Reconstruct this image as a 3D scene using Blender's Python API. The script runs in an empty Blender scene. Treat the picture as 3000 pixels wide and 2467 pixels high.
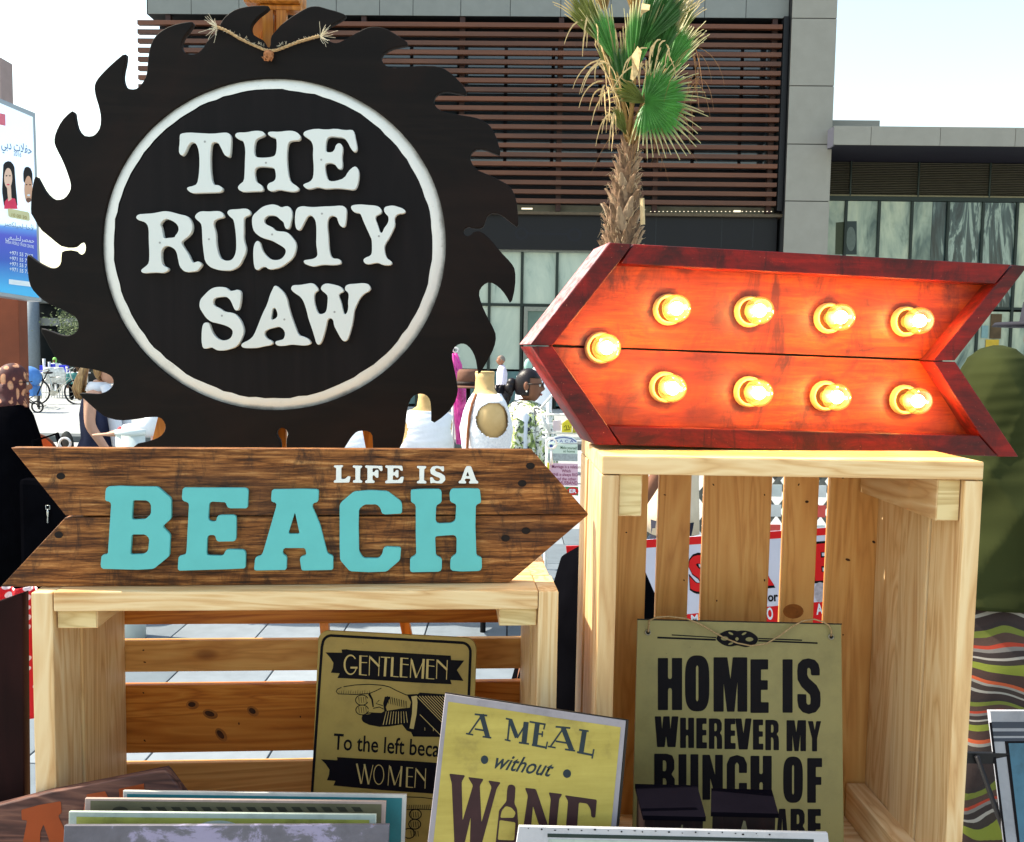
import bpy, bmesh, math, random
from mathutils import Matrix, Vector, Euler, noise as mnoise
random.seed(7)
R = math.radians
S = bpy.context.scene
# ------------------------------------------------------------------ camera, sky, sun, exposure
FPX = 2740.0
CAM_LOC = Vector((0, 0, 1.62))
CAM_ROT = (Matrix.Rotation(R(90 - 4.3), 3, 'X') @ Matrix.Rotation(R(0.9), 3, 'Z'))
cam = bpy.data.cameras.new('camera'); cam.sensor_fit = 'HORIZONTAL'; cam.sensor_width = 36
cam.lens = FPX / 3000 * 36; cam.clip_start = 0.05; cam.clip_end = 2000
camo = bpy.data.objects.new('camera', cam); S.collection.objects.link(camo)
camo.location = CAM_LOC; camo.rotation_euler = CAM_ROT.to_euler()
S.camera = camo
SUN_EL, SUN_AZ = R(50), R(-78)            # the sun stands behind the stall, to the left
w = bpy.data.worlds.new('World'); S.world = w; w.use_nodes = True
nt = w.node_tree; nt.nodes.clear()
sky = nt.nodes.new('ShaderNodeTexSky'); sky.sky_type = 'NISHITA'; sky.sun_disc = False
sky.sun_elevation = SUN_EL; sky.sun_rotation = SUN_AZ
sky.air_density = 1.6; sky.dust_density = 2.0; sky.ozone_density = 1.0
bg = nt.nodes.new('ShaderNodeBackground'); bg.inputs[1].default_value = 0.15
wo = nt.nodes.new('ShaderNodeOutputWorld')
nt.links.new(sky.outputs[0], bg.inputs[0]); nt.links.new(bg.outputs[0], wo.inputs[0])
sl = bpy.data.lights.new('sun', 'SUN'); sl.energy = 4.0; sl.angle = R(0.5); sl.color = (1, .95, .87)
so = bpy.data.objects.new('sun', sl); S.collection.objects.link(so)
sd = Vector((math.sin(SUN_AZ) * math.cos(SUN_EL), math.cos(SUN_AZ) * math.cos(SUN_EL), math.sin(SUN_EL)))
so.rotation_euler = sd.to_track_quat('Z', 'Y').to_euler(); so.location = (-6, 6, 12)
vs = S.view_settings
S.display_settings.display_device = 'sRGB'
vs.view_transform = 'Standard'; vs.look = 'None'; vs.gamma = 1; vs.use_curve_mapping = False
vs.exposure = 1.2
vs.use_white_balance = True; vs.white_balance_temperature = 7100; vs.white_balance_tint = 8
S.cycles.max_bounces = 8; S.cycles.transparent_max_bounces = 12; S.cycles.use_denoising = True

# ------------------------------------------------------------------ materials
def srgb(r, g, b):
    f = lambda c: ((c / 255 + .055) / 1.055) ** 2.4 if c / 255 > .04045 else c / 255 / 12.92
    return (f(r), f(g), f(b), 1)
class NT:
    def __init__(s, name):
        s.m = bpy.data.materials.new(name); s.m.use_nodes = True; s.t = s.m.node_tree
        s.p = s.t.nodes['Principled BSDF']
    def n(s, typ, **kw):
        nd = s.t.nodes.new(typ)
        for k, v in kw.items(): setattr(nd, k, v)
        return nd
    def l(s, a, b): s.t.links.new(a, b)
    def coord(s, scale=(1, 1, 1), rnd=True, rot=(0, 0, 0)):
        tc = s.n('ShaderNodeTexCoord'); mp = s.n('ShaderNodeMapping'); mp.inputs['Scale'].default_value = scale
        mp.inputs['Rotation'].default_value = rot
        s.l(tc.outputs['Object'], mp.inputs['Vector'])
        if rnd:
            oi = s.n('ShaderNodeObjectInfo'); ml = s.n('ShaderNodeMath', operation='MULTIPLY'); ml.inputs[1].default_value = 37.0
            s.l(oi.outputs['Random'], ml.inputs[0]); ad = s.n('ShaderNodeVectorMath', operation='ADD')
            s.l(mp.outputs[0], ad.inputs[0]); s.l(ml.outputs[0], ad.inputs[1]); return ad.outputs[0]
        return mp.outputs[0]
    def noise(s, vec, scale, detail=4, rough=.55, dist=0):
        nd = s.n('ShaderNodeTexNoise'); nd.inputs['Scale'].default_value = scale; nd.inputs['Detail'].default_value = detail
        nd.inputs['Roughness'].default_value = rough; nd.inputs['Distortion'].default_value = dist
        s.l(vec, nd.inputs['Vector']); return nd.outputs['Fac']
    def ramp(s, fac, stops):
        nd = s.n('ShaderNodeValToRGB'); e = nd.color_ramp.elements
        while len(e) < len(stops): e.new(.5)
        for i, (p, c) in enumerate(stops):
            e[i].position = p; e[i].color = c if len(c) == 4 else (*c, 1)
        s.l(fac, nd.inputs[0]); return nd.outputs[0]
    def mix(s, fac, a, b, mode='MIX'):
        nd = s.n('ShaderNodeMix', data_type='RGBA', blend_type=mode)
        for inp, v in ((0, fac), (6, a), (7, b)):
            if hasattr(v, 'links'): s.l(v, nd.inputs[inp])
            else: nd.inputs[inp].default_value = v
        return nd.outputs[2]
    def col(s, c):
        if hasattr(c, 'links'): s.l(c, s.p.inputs['Base Color'])
        else: s.p.inputs['Base Color'].default_value = c
    def bump(s, h, dist=.001, st=.6):
        b = s.n('ShaderNodeBump'); b.inputs['Distance'].default_value = dist; b.inputs['Strength'].default_value = st
        s.l(h, b.inputs['Height']); s.l(b.outputs[0], s.p.inputs['Normal'])
    def rough(s, v): s.p.inputs['Roughness'].default_value = v; return s
MATS = {}
def plain(name, c, rough=.6, var=.12, scale=14, metal=0, bump=0, spec=.28, emit=0, vec=(1, 1, 1)):
    if name in MATS: return MATS[name]
    k = NT(name); v = k.coord(vec)
    f = k.noise(v, scale, 5)
    lo = tuple(x * (1 - var) for x in c[:3]) + (1,); hi = tuple(min(1, x * (1 + var)) for x in c[:3]) + (1,)
    out = k.ramp(f, [(.3, lo), (.7, hi)]); k.col(out); k.rough(rough)
    k.p.inputs['Metallic'].default_value = metal; k.p.inputs['Specular IOR Level'].default_value = spec
    if bump: k.bump(k.noise(v, scale * 6, 4), bump)
    if emit:
        k.l(out, k.p.inputs['Emission Color']); k.p.inputs['Emission Strength'].default_value = emit
    MATS[name] = k.m; return k.m
def wood(name, stops, axis='z', rough=.6, stain=None, knots=True, varobj=.25, fine=1.0, relief=.0006, spec=.3):
    """planed timber: stretched grain + soft rings + a few knots; grain runs along `axis`"""
    if name in MATS: return MATS[name]
    k = NT(name)
    st = {'x': (.09, 1, 1), 'y': (1, .09, 1), 'z': (1, 1, .09)}[axis]
    v = k.coord(st)
    big = k.noise(v, 14 * fine, 3, .6, 1.2); fin = k.noise(v, 52 * fine, 10, .75, .9)
    bands = k.n('ShaderNodeMath', operation='MULTIPLY'); bands.inputs[1].default_value = 14
    k.l(big, bands.inputs[0]); fr = k.n('ShaderNodeMath', operation='PINGPONG'); fr.inputs[1].default_value = 1
    k.l(bands.outputs[0], fr.inputs[0])
    m1 = k.n('ShaderNodeMath', operation='MULTIPLY'); m1.inputs[1].default_value = .42; k.l(fr.outputs[0], m1.inputs[0])
    m2 = k.n('ShaderNodeMath', operation='MULTIPLY_ADD'); m2.inputs[1].default_value = .58; k.l(fin, m2.inputs[0]); k.l(m1.outputs[0], m2.inputs[2])
    c = k.ramp(m2.outputs[0], stops)
    if varobj:
        oi = k.n('ShaderNodeObjectInfo')
        tone = k.ramp(oi.outputs['Random'], [(0, (1 - varobj, 1 - varobj * 1.15, 1 - varobj * 1.35)), (.5, (1, 1, 1)), (1, (1, 1 - .25 * varobj, 1 - .7 * varobj))])
        c = k.mix(1.0, c, tone, 'MULTIPLY')
    if knots:
        kv = k.coord({'x': (.45, 1, 1), 'y': (1, .45, 1), 'z': (1, 1, .45)}[axis])
        vo = k.n('ShaderNodeTexVoronoi'); vo.inputs['Scale'].default_value = 4.5; k.l(kv, vo.inputs['Vector'])
        kk = k.ramp(vo.outputs['Distance'], [(0, (.22, .12, .06)), (.03, (.42, .26, .14)), (.055, (.82, .70, .56)), (.13, (1, 1, 1))])
        c = k.mix(.85, c, kk, 'MULTIPLY')
    if stain:
        sv = k.coord((1, 1, 1)); sf = k.noise(sv, stain[1], 6, .65, .8)
        sm = k.ramp(sf, [(stain[2], (0, 0, 0)), (stain[3], (1, 1, 1))])
        c = k.mix(sm, c, stain[0])
    k.col(c); k.rough(rough); k.bump(m2.outputs[0], relief, .7); k.p.inputs['Specular IOR Level'].default_value = spec
    MATS[name] = k.m; return k.m
def pine(ax): return wood('pale_pine_' + ax, [(.2, srgb(196, 150, 100)), (.42, srgb(219, 182, 132)), (.7, srgb(231, 203, 158))], ax, .55, varobj=.2)

# ------------------------------------------------------------------ mesh makers
def newmesh(name, verts, faces, smooth=False):
    me = bpy.data.meshes.new(name); me.from_pydata([tuple(v) for v in verts], [], faces); me.validate(); me.update()
    bm = bmesh.new(); bm.from_mesh(me); bmesh.ops.recalc_face_normals(bm, faces=bm.faces); bm.to_mesh(me); bm.free()
    if smooth:
        for p in me.polygons: p.use_smooth = True
    return me
def merge(name, parts, smooth=False):
    V, Fc = [], []
    for v, f in parts:
        o = len(V); V += [tuple(a) for a in v]; Fc += [tuple(i + o for i in q) for q in f]
    return newmesh(name, V, Fc, smooth)
def box_vf(x0, x1, y0, y1, z0, z1):
    V = [(x, y, z) for z in (z0, z1) for y in (y0, y1) for x in (x0, x1)]
    return V, [(0, 2, 3, 1), (4, 5, 7, 6), (0, 1, 5, 4), (2, 6, 7, 3), (0, 4, 6, 2), (1, 3, 7, 5)]
def bar_vf(a, b, wd, th, up=Vector((0, 0, 1))):
    a, b = Vector(a), Vector(b); d = (b - a).normalized()
    s = d.cross(up)
    if s.length < 1e-4: s = d.cross(Vector((0, 1, 0)))
    s.normalize(); u = s.cross(d)
    V = [p + s * i * wd / 2 + u * j * th / 2 for p in (a, b) for (i, j) in ((-1, -1), (1, -1), (1, 1), (-1, 1))]
    return V, [(0, 1, 2, 3), (7, 6, 5, 4), (0, 4, 5, 1), (1, 5, 6, 2), (2, 6, 7, 3), (3, 7, 4, 0)]
def tube_vf(path, r, n=8, cap=True):
    path = [Vector(p) for p in path]; rs = r if isinstance(r, (list, tuple)) else [r] * len(path)
    V, Fc = [], []; prev = None
    for i, p in enumerate(path):
        t = (path[min(i + 1, len(path) - 1)] - path[max(i - 1, 0)]).normalized()
        if prev is None:
            s = t.cross(Vector((0, 0, 1)));
            if s.length < 1e-3: s = t.cross(Vector((0, 1, 0)))
        else: s = prev - t * prev.dot(t)
        s.normalize(); prev = s; u = t.cross(s)
        for j in range(n):
            a = 2 * math.pi * j / n; V.append(p + (s * math.cos(a) + u * math.sin(a)) * rs[i])
    for i in range(len(path) - 1):
        for j in range(n):
            k = (j + 1) % n; Fc.append((i * n + j, i * n + k, (i + 1) * n + k, (i + 1) * n + j))
    if cap:
        Fc.append(tuple(range(n - 1, -1, -1))); Fc.append(tuple((len(path) - 1) * n + j for j in range(n)))
    return V, Fc
def loft_vf(rings, n=24, fold=0, nf=9, seed=0, cap=True):
    """rings: (cx, cy, z, rx, ry)"""
    V, Fc = [], []
    for q, (cx, cy, z, rx, ry) in enumerate(rings):
        for j in range(n):
            a = 2 * math.pi * j / n
            f = 1 + fold * (q / max(1, len(rings) - 1)) * (math.sin(nf * a + seed) + .5 * math.sin((nf * 1.7) * a + seed * 2 + q * .3)) + fold * .3 * math.sin(3 * a + q)
            V.append((cx + rx * f * math.cos(a), cy + ry * f * math.sin(a), z))
    for i in range(len(rings) - 1):
        for j in range(n):
            k = (j + 1) % n; Fc.append((i * n + j, i * n + k, (i + 1) * n + k, (i + 1) * n + j))
    if cap:
        Fc.append(tuple(range(n - 1, -1, -1))); Fc.append(tuple((len(rings) - 1) * n + j for j in range(n)))
    return V, Fc
def ball_vf(c, r, nu=16, nv=10):
    rx, ry, rz = r if isinstance(r, (tuple, list)) else (r, r, r)
    V = [(c[0], c[1], c[2] - rz)]; Fc = []
    for i in range(1, nv):
        t = -math.pi / 2 + math.pi * i / nv
        for j in range(nu):
            a = 2 * math.pi * j / nu
            V.append((c[0] + rx * math.cos(t) * math.cos(a), c[1] + ry * math.cos(t) * math.sin(a), c[2] + rz * math.sin(t)))
    V.append((c[0], c[1], c[2] + rz)); L = len(V) - 1
    for j in range(nu):
        k = (j + 1) % nu; Fc.append((0, 1 + k, 1 + j)); Fc.append((L, 1 + (nv - 2) * nu + j, 1 + (nv - 2) * nu + k))
    for i in range(nv - 2):
        for j in range(nu):
            k = (j + 1) % nu; a = 1 + i * nu; b = a + nu; Fc.append((a + j, a + k, b + k, b + j))
    return V, Fc
def smooth2(pts, it=2):
    for _ in range(it):
        q = []
        for i, a in enumerate(pts):
            b = pts[(i + 1) % len(pts)]
            q += [(a[0] * .75 + b[0] * .25, a[1] * .75 + b[1] * .25), (a[0] * .25 + b[0] * .75, a[1] * .25 + b[1] * .75)]
        pts = q
    return pts
def softcorner(pts, r):
    """round every corner a little (r in the units of the points)"""
    q = []
    for i, b in enumerate(pts):
        a = pts[i - 1]; c = pts[(i + 1) % len(pts)]
        for o, first in ((a, True), (c, False)):
            dx, dy = o[0] - b[0], o[1] - b[1]; L = math.hypot(dx, dy) or 1; k = min(r / L, .45)
            q.append((b[0] + dx * k, b[1] + dy * k))
    return q
def ell(cx, cy, rx, ry, n=48, rot=0):
    cr, sr = math.cos(rot), math.sin(rot); o = []
    for i in range(n):
        a = 2 * math.pi * i / n; x, y = rx * math.cos(a), ry * math.sin(a); o.append((cx + x * cr - y * sr, cy + x * sr + y * cr))
    return o
def curve_mesh(name, loops, half, bevel=0):
    cu = bpy.data.curves.new(name, 'CURVE'); cu.dimensions = '2D'; cu.fill_mode = 'BOTH' if half > 0 else 'FRONT'
    if half <= 0: cu.fill_mode = 'BOTH'
    cu.extrude = max(0, half - bevel); cu.bevel_depth = bevel; cu.bevel_resolution = 1; cu.offset = -bevel
    for lp in loops:
        sp = cu.splines.new('POLY'); sp.points.add(len(lp) - 1)
        for p, (x, y) in zip(sp.points, lp): p.co = (x, y, 0, 1)
        sp.use_cyclic_u = True
    ob = bpy.data.objects.new(name, cu); me = bpy.data.meshes.new_from_object(ob); me.name = name
    bpy.data.objects.remove(ob); bpy.data.curves.remove(cu); return me

# ------------------------------------------------------------------ things and parts
def put(name, me, mats, parent=None, loc=(0, 0, 0), rot=None, label=None, kind=None):
    o = bpy.data.objects.new(name, me); S.collection.objects.link(o)
    if mats is not None and not me.materials:
        for m in (mats if isinstance(mats, (list, tuple)) else [mats]): me.materials.append(m)
    if parent is not None: o.parent = parent
    o.location = loc
    if rot is not None: o.rotation_euler = rot
    if label: o['label'] = label
    if kind: o['kind'] = kind
    return o
def bevelbox(name, sx, sy, sz, bev):
    bm = bmesh.new(); bmesh.ops.create_cube(bm, size=1)
    for v in bm.verts: v.co = (v.co.x * sx, v.co.y * sy, v.co.z * sz)
    if bev: bmesh.ops.bevel(bm, geom=list(bm.edges), offset=bev, segments=2, affect='EDGES', profile=.6)
    me = bpy.data.meshes.new(name); bm.to_mesh(me); bm.free(); return me
class Thing:
    """an Empty at the thing's base; local x right, y away from the viewer, z up. px() drops a sight line on the local plane y=d"""
    def __init__(s, name, label, cat, loc, yaw=0, tilt=0, roll=0, group=None, kind=None):
        s.M = Matrix.Translation(loc) @ Matrix.Rotation(R(yaw), 4, 'Z') @ Matrix.Rotation(R(-tilt), 4, 'X') @ Matrix.Rotation(R(roll), 4, 'Y')
        e = bpy.data.objects.new(name, None); S.collection.objects.link(e); e.empty_display_size = .1
        e.matrix_world = s.M; e.location = loc; e.rotation_euler = s.M.to_euler(); s.e = e; s.I = s.M.inverted()
        if label: e['label'] = label
        if cat: e['category'] = cat
        if group: e['group'] = group
        if kind: e['kind'] = kind
    def px(s, x, y, d=0):
        dw = CAM_ROT @ Vector(((x - 1500) / FPX, -(y - 1233.5) / FPX, -1))
        o = s.I @ CAM_LOC; v = s.I.to_3x3() @ dw; t = (d - o.y) / v.y
        return o + v * t
    def p3(s, x, y, d=0): return self_px(s, x, y, d)
    def xz(s, pts, d=0):
        return [(lambda q: (q.x, q.z))(s.px(a, b, d)) for a, b in pts]
    def add(s, name, me, mat, **kw):
        par = kw.pop('under', None) or s.e
        return put(name, me, mat, par, **kw)
    def vf(s, name, parts, mat, smooth=False, **kw): return s.add(name, merge(name, parts, smooth), mat, **kw)
    def box(s, name, x, y, z, mat, bev=.0015, **kw):
        x0, x1 = sorted(x); y0, y1 = sorted(y); z0, z1 = sorted(z)
        me = bevelbox(name, x1 - x0, y1 - y0, z1 - z0, min(bev, (x1 - x0) / 3, (y1 - y0) / 3, (z1 - z0) / 3))
        c = Vector(((x0 + x1) / 2, (y0 + y1) / 2, (z0 + z1) / 2)); und = kw.get('under')
        if und is not None: c = c - und.location
        return s.add(name, me, mat, loc=c, **kw)
    def plate(s, name, loops, d, th, mat, bevel=0, px=True, **kw):
        """outline(s) on the plane y=d (front face), going th deep"""
        L = [s.xz(l, d) for l in loops] if px else loops
        me = curve_mesh(name, L, th / 2, bevel)
        for v in me.vertices: x, y, z = v.co; v.co = (x, d + th / 2 - z, y)
        und = kw.get('under')
        if und is not None:
            for v in me.vertices: v.co = Vector(v.co) - und.location
        return s.add(name, me, mat, **kw)
    def flat(s, name, loops, d, mat, px=True, **kw):
        L = [s.xz(l, d) for l in loops] if px else loops
        me = curve_mesh(name, L, 0, 0)
        for v in me.vertices: x, y, z = v.co; v.co = (x, d, y)
        return s.add(name, me, mat, **kw)
    def strokes(s, name, sts, d, mat, tr=None, **kw):
        """sts: (pts, width px[, end width]); each stroke lies a hair above the one before"""
        tr = tr or (lambda a, b: (a, b)); V, Fc = [], []
        sc = (s.px(1501, 1500, d) - s.px(1500, 1500, d)).length
        for q, st in enumerate(sts):
            pts = [s.px(*tr(*p), d) for p in st[0]]; k = abs(tr(1, 0)[0] - tr(0, 0)[0]); w0 = st[1] * k * sc; w1 = (st[2] if len(st) > 2 else st[1]) * k * sc
            o = len(V); n = len(pts)
            for i, p in enumerate(pts):
                t = pts[min(i + 1, n - 1)] - pts[max(i - 1, 0)]; t.y = 0; t.normalize(); nr = Vector((-t.z, 0, t.x)); ww = (w0 + (w1 - w0) * i / max(1, n - 1)) / 2
                for sg in (-1, 1): V.append((p.x + nr.x * ww * sg, d - q * 2e-6, p.z + nr.z * ww * sg))
            for i in range(n - 1): Fc.append((o + 2 * i, o + 2 * i + 1, o + 2 * i + 3, o + 2 * i + 2))
        me = bpy.data.meshes.new(name); me.from_pydata(V, [], Fc); me.update()
        return s.add(name, me, mat, **kw)
    def text(s, name, txt, a, b, hpx, d, mat, shear=0, th=0, bold=0, **kw):
        """built-in lettering stretched from pixel a to pixel b along the baseline, capitals hpx tall"""
        cu = bpy.data.curves.new(name, 'FONT'); cu.body = txt; cu.shear = shear; cu.offset = bold; cu.extrude = 0; cu.resolution_u = 3
        ob = bpy.data.objects.new(name, cu); me = bpy.data.meshes.new_from_object(ob); bpy.data.objects.remove(ob); me.name = name
        if not me.vertices: return None
        xs = [v.co.x for v in me.vertices]; x0, x1 = min(xs), max(xs)
        A = s.px(*a, d); B = s.px(*b, d); C = s.px(a[0], a[1] - hpx, d); ux = (B - A) / (x1 - x0); uy = (C - A).length / .70
        up = Vector((-(B - A).z, 0, (B - A).x)).normalized() * uy
        for v in me.vertices:
            q = A + ux * (v.co.x - x0) + up * v.co.y; v.co = (q.x, d, q.z)
        return s.add(name, me, mat, **kw)
def zt(x0, y0, s): return lambda a, b: (x0 + a / s, y0 + b / s)
def zl(f, pts): return [f(a, b) for a, b in pts]
def solo(name, me, mat, label, cat, loc=(0, 0, 0), rot=None, group=None, kind=None):
    o = put(name, me, mat, None, loc, rot)
    if label: o['label'] = label
    if cat: o['category'] = cat
    if group: o['group'] = group
    if kind: o['kind'] = kind
    return o
def world_px(px, py, Y):
    d = CAM_ROT @ Vector(((px - 1500) / FPX, -(py - 1233.5) / FPX, -1)); return CAM_LOC + d * (Y / d.y)
# ================================================================== THE STALL
def honey(ax): return wood('honey_pine_' + ax, [(.2, srgb(190, 130, 70)), (.45, srgb(212, 154, 88)), (.8, srgb(222, 170, 104))], ax, .5, varobj=.12)
HX_, HZ_ = honey('x'), honey('z'); AX_ = wood('amber_pine', [(.2, srgb(160, 84, 28)), (.45, srgb(196, 114, 42)), (.75, srgb(216, 138, 60))], 'x', .45, varobj=.05)
PX_, PY_, PZ_ = pine('x'), pine('y'), pine('z')
pine_end = wood('sawn_pine_end', [(.2, srgb(190, 158, 102)), (.6, srgb(226, 202, 150))], 'x', .75, knots=False, varobj=.05, fine=1.6)
TABLE = .80
tbl = Thing('display_table', 'long wooden trestle table that carries the crates and small signs', 'table', (-.03, .86, 0))
for k in range(5): tbl.box('plank', (-.80, .80), (.0 + k * .152, .148 + k * .152), (.765, .80), wood('table_wood', [(.2, srgb(92, 66, 44)), (.7, srgb(140, 104, 70))], 'x'), .002)
for x in (-.74, .74):
    for y in (.05, .70): tbl.box('leg', (x - .03, x + .03), (y - .03, y + .03), (0, .764), MATS['table_wood'], .003)

def crate(t, horiz, X0, X1, D, H, tf, board, cl, slats, topT, wallT=.023):
    """open-fronted crate: top planks, bottom planks, side boards, cleats, back slats"""
    n = 3; g = .0025; bw = (D - g * (n - 1)) / n
    ins = -.0 
    for k in range(n):
        y0 = k * (bw + g)
        t.box('top_plank', (X0 - (0 if not tf else 0), X1) if tf else (X0 + wallT + .001, X1 - wallT - .001), (y0, y0 + bw), (H - topT, H), PX_, .0025)
        t.box('bottom_plank', (X0 + wallT + .001, X1 - wallT - .001), (y0, y0 + bw), (0, topT), PX_, .002)
        zt_ = H - topT - .0015 if tf else H - .001
        for sx, a in ((0, X0), (1, X1 - wallT)):
            o = .0025 if k == 1 else 0
            t.box('side_board', (a + (o if sx == 0 else -o), a + wallT + (o if sx == 0 else -o)), (y0, y0 + bw), (0, zt_), PZ_, .002)
    cw, ch = cl
    for sx in (0, 1):
        x0 = X0 + wallT + .001 if sx == 0 else X1 - wallT - .001 - cw
        for z0 in (H - topT - ch - .001, topT + .001):
            c = t.box('cleat', (x0, x0 + cw), (.012, D - .004), (z0, z0 + ch), PY_, .002)
            t.box('cleat_end', (x0 + .0015, x0 + cw - .0015), (.0108, .0125), (z0 + .0015, z0 + ch - .0015), pine_end, .0004)
    for s_ in slats:
        if horiz: t.box('back_slat', (X0 + .002, X1 - .002), (D + .001, D + .015), s_, AX_ if abs(s_[1] - s_[0]) > .09 else HX_, .0018)
        else: t.box('back_slat', s_, (D + .001, D + .015), (.002, H - .004), HZ_, .0018)

# left crate -------------------------------------------------------
lc = Thing('wooden_crate', 'low wide pine crate under the LIFE IS A BEACH arrow, with horizontal back slats', 'crate', (-.29, 1.27, TABLE), yaw=4.2)
a = lc.px(90, 1735); b = lc.px(1637, 1720); H = a.z
D_ = .285
sl = []
for (y0, y1) in ((1789, 1829), (1876, 1967), (2005, 2203), (2234, 2330)):
    p = lc.px(700, y0, D_); q = lc.px(700, y1, D_); sl.append((q.z, p.z))
sl[0] = (sl[0][0], H - .03)
sl.append((.01, .06))
crate(lc, True, a.x, b.x, D_, H, False, None, (.054, .026), sl, .027, wallT=.028)
def knots(t, y, pts, mat, r=9):
    for i, (px_, py_) in enumerate(pts):
        if r > 5: t.flat('knot', [ell(px_ + 2, py_ + 1, r * (2.3 if i % 2 else 1.9), r * 1.35, 16, rot=.3 * i)], y + .0003, knotl if mat is knotm else mat)
        t.flat('knot', [ell(px_, py_, r * (1.5 if i % 2 else 1.1), r * .75, 14, rot=.3 * i)], y, mat)
knotm = plain('knot_brown', srgb(66, 36, 18), .8, .4, 60)
knotl = plain('knot_tan', srgb(150, 88, 38), .8, .3, 60)
knots(lc, D_ + .0006, [(562, 2064), (614, 2091), (739, 2083), (646, 2152)], knotm, 10)
# tall crate -------------------------------------------------------
tc = Thing('wooden_crate', 'tall pine crate carrying the lit red arrow, with upright back slats', 'crate', (.39, 1.28, TABLE), yaw=1.5, roll=.2)
a = tc.px(1764, 1331); b = tc.px(2884, 1352); H2 = (a.z + tc.px(2897, 1357).z) / 2
sl = []
for x0, x1 in ((1800, 1897), (1929, 2023), (2062, 2259), (2298, 2396), (2429, 2606)):
    p = tc.px(x0, 1500, .285); q = tc.px(x1, 1500, .285); sl.append((p.x, q.x))
crate(tc, False, a.x, b.x, .283, H2, True, None, (.033, .059), sl, .0255, wallT=.0245)
knots(tc, .2836, [(2364, 1470), (2484, 1640), (2560, 1588)], knotm, 5)
knots(tc, .2836, [(2322, 1790)], knotl, 16)
knots(tc, .2836, [(1835, 1560), (1948, 1450), (2004, 1700), (2090, 1420), (2240, 1450), (2240, 1700), (2100, 1760), (2340, 1420), (2470, 1400), (2560, 1420), (2470, 1860), (2570, 2050), (2545, 2250)], knotm, 2.6)
knots(lc, D_ + .0006, [(420, 1905), (424, 1940), (420, 2030), (424, 2170), (880, 2100), (700, 2120)], knotm, 2.8)

# small block of pine on the tall crate's floor, lower right
# ---------------------------------------------------------------- LIFE IS A BEACH arrow
def rusticwood(name):
    k = NT(name); a1 = k.noise(k.coord((.06, 1, 1)), 150, 6, .75, .3); a2 = k.noise(k.coord((.10, 1, 1)), 26, 5, .65, 1.4); a3 = k.noise(k.coord((1.3, 1, .5)), 26, 6, .75, .6); a4 = k.noise(k.coord((.6, 1, 1)), 5, 4, .6)
    c = k.ramp(a1, [(.34, srgb(44, 24, 12)), (.45, srgb(104, 62, 31)), (.55, srgb(152, 98, 52)), (.68, srgb(206, 152, 96))])
    c = k.mix(.55, c, k.ramp(a2, [(.38, (.24, .18, .15)), (.48, (.85, .78, .72)), (.58, (1.0, .92, .82))]), 'MULTIPLY')
    c = k.mix(k.ramp(a3, [(.5, (0, 0, 0)), (.66, (.8, .8, .8))]), c, srgb(44, 31, 26)); c = k.mix(k.ramp(a4, [(.5, (0, 0, 0)), (.68, (.55, .55, .55))]), c, srgb(58, 44, 38))
    k.col(c); k.rough(.65); k.p.inputs['Specular IOR Level'].default_value = .2; k.bump(a1, .0016, .9); return k.m
rustic = rusticwood('rustic_brown_wood')
paleedge = plain('worn_board_edge', srgb(170, 130, 88), .7, .25, 60)
turq = plain('turquoise_paint', srgb(92, 182, 180), .6, .04, 30, bump=.0002)
white = plain('white_paint', srgb(226, 228, 222), .55, .04, 25, bump=.0003)
screwm = plain('dark_screw_hole', srgb(24, 16, 12), .8, .3, 80)
bs = Thing('arrow_sign', 'brown reclaimed-wood arrow reading LIFE IS A BEACH on the low crate', 'sign', (-.35, 1.298, lc.e.location.z + H + .0005), yaw=5.6)
zz = bs.px(700, 1719).z
bs.e.location.z += 0
def bz(pts): return bs.xz(pts)
BT = .019
up_ = bz([(32, 1312), (1558, 1318), (1724, 1506), (1300, 1508), (192, 1511)])
lo_ = bz([(190, 1517), (1300, 1513), (1724, 1509), (1492, 1708), (0, 1722)])
lo_ = [(x, max(z, 0.0005)) for x, z in lo_]
bs.plate('plank', [up_], 0, BT, rustic, .0012, px=False)
bs.plate('plank', [lo_], .001, BT, rustic, .0012, px=False)
bs.box('back_batten', (-.25, -.21), (BT + .002, BT + .012), (.02, .16), rustic, .001)
bs.box('back_batten', (.21, .25), (BT + .002, BT + .012), (.02, .16), rustic, .001)
for h in ((178, 1395), (172, 1567), (1554, 1365), (1530, 1416), (1541, 1555), (1481, 1577)):
    bs.flat('screw_hole', [ell(h[0], h[1], 13, 10, 14)], -.0004, screwm)
zB = zt(280, 1410, 3.6397); zC = zt(840, 1340, 3.518)
LB = [zl(zB, [(120, 60), (250, 52), (420, 58), (660, 60), (805, 185), (805, 400), (712, 482), (795, 570), (785, 800), (620, 935), (450, 945), (65, 935), (52, 900), (62, 790), (130, 778), (165, 240), (150, 218), (100, 210), (105, 100)]),
      zl(zB, [(398, 212), (410, 203), (550, 205), (590, 245), (590, 350), (530, 405), (395, 410), (385, 395)]), zl(zB, [(385, 568), (530, 568), (572, 610), (560, 740), (515, 778), (372, 782), (372, 760)])]
LE = [zl(zB, [(930, 70), (1300, 72), (1600, 72), (1628, 90), (1620, 290), (1420, 290), (1395, 260), (1390, 225), (1230, 218), (1210, 240), (1200, 410), (1230, 430), (1285, 430), (1295, 375), (1320, 362), (1480, 360), (1500, 380), (1498, 620), (1480, 642), (1300, 645), (1283, 620), (1275, 575), (1205, 575), (1190, 600), (1182, 780), (1200, 792), (1350, 797), (1375, 775), (1380, 740), (1410, 728), (1580, 732), (1600, 760), (1598, 930), (1400, 940), (880, 955), (875, 920), (885, 800), (955, 785), (968, 760), (995, 240), (980, 225), (930, 210), (918, 180)])]
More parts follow.
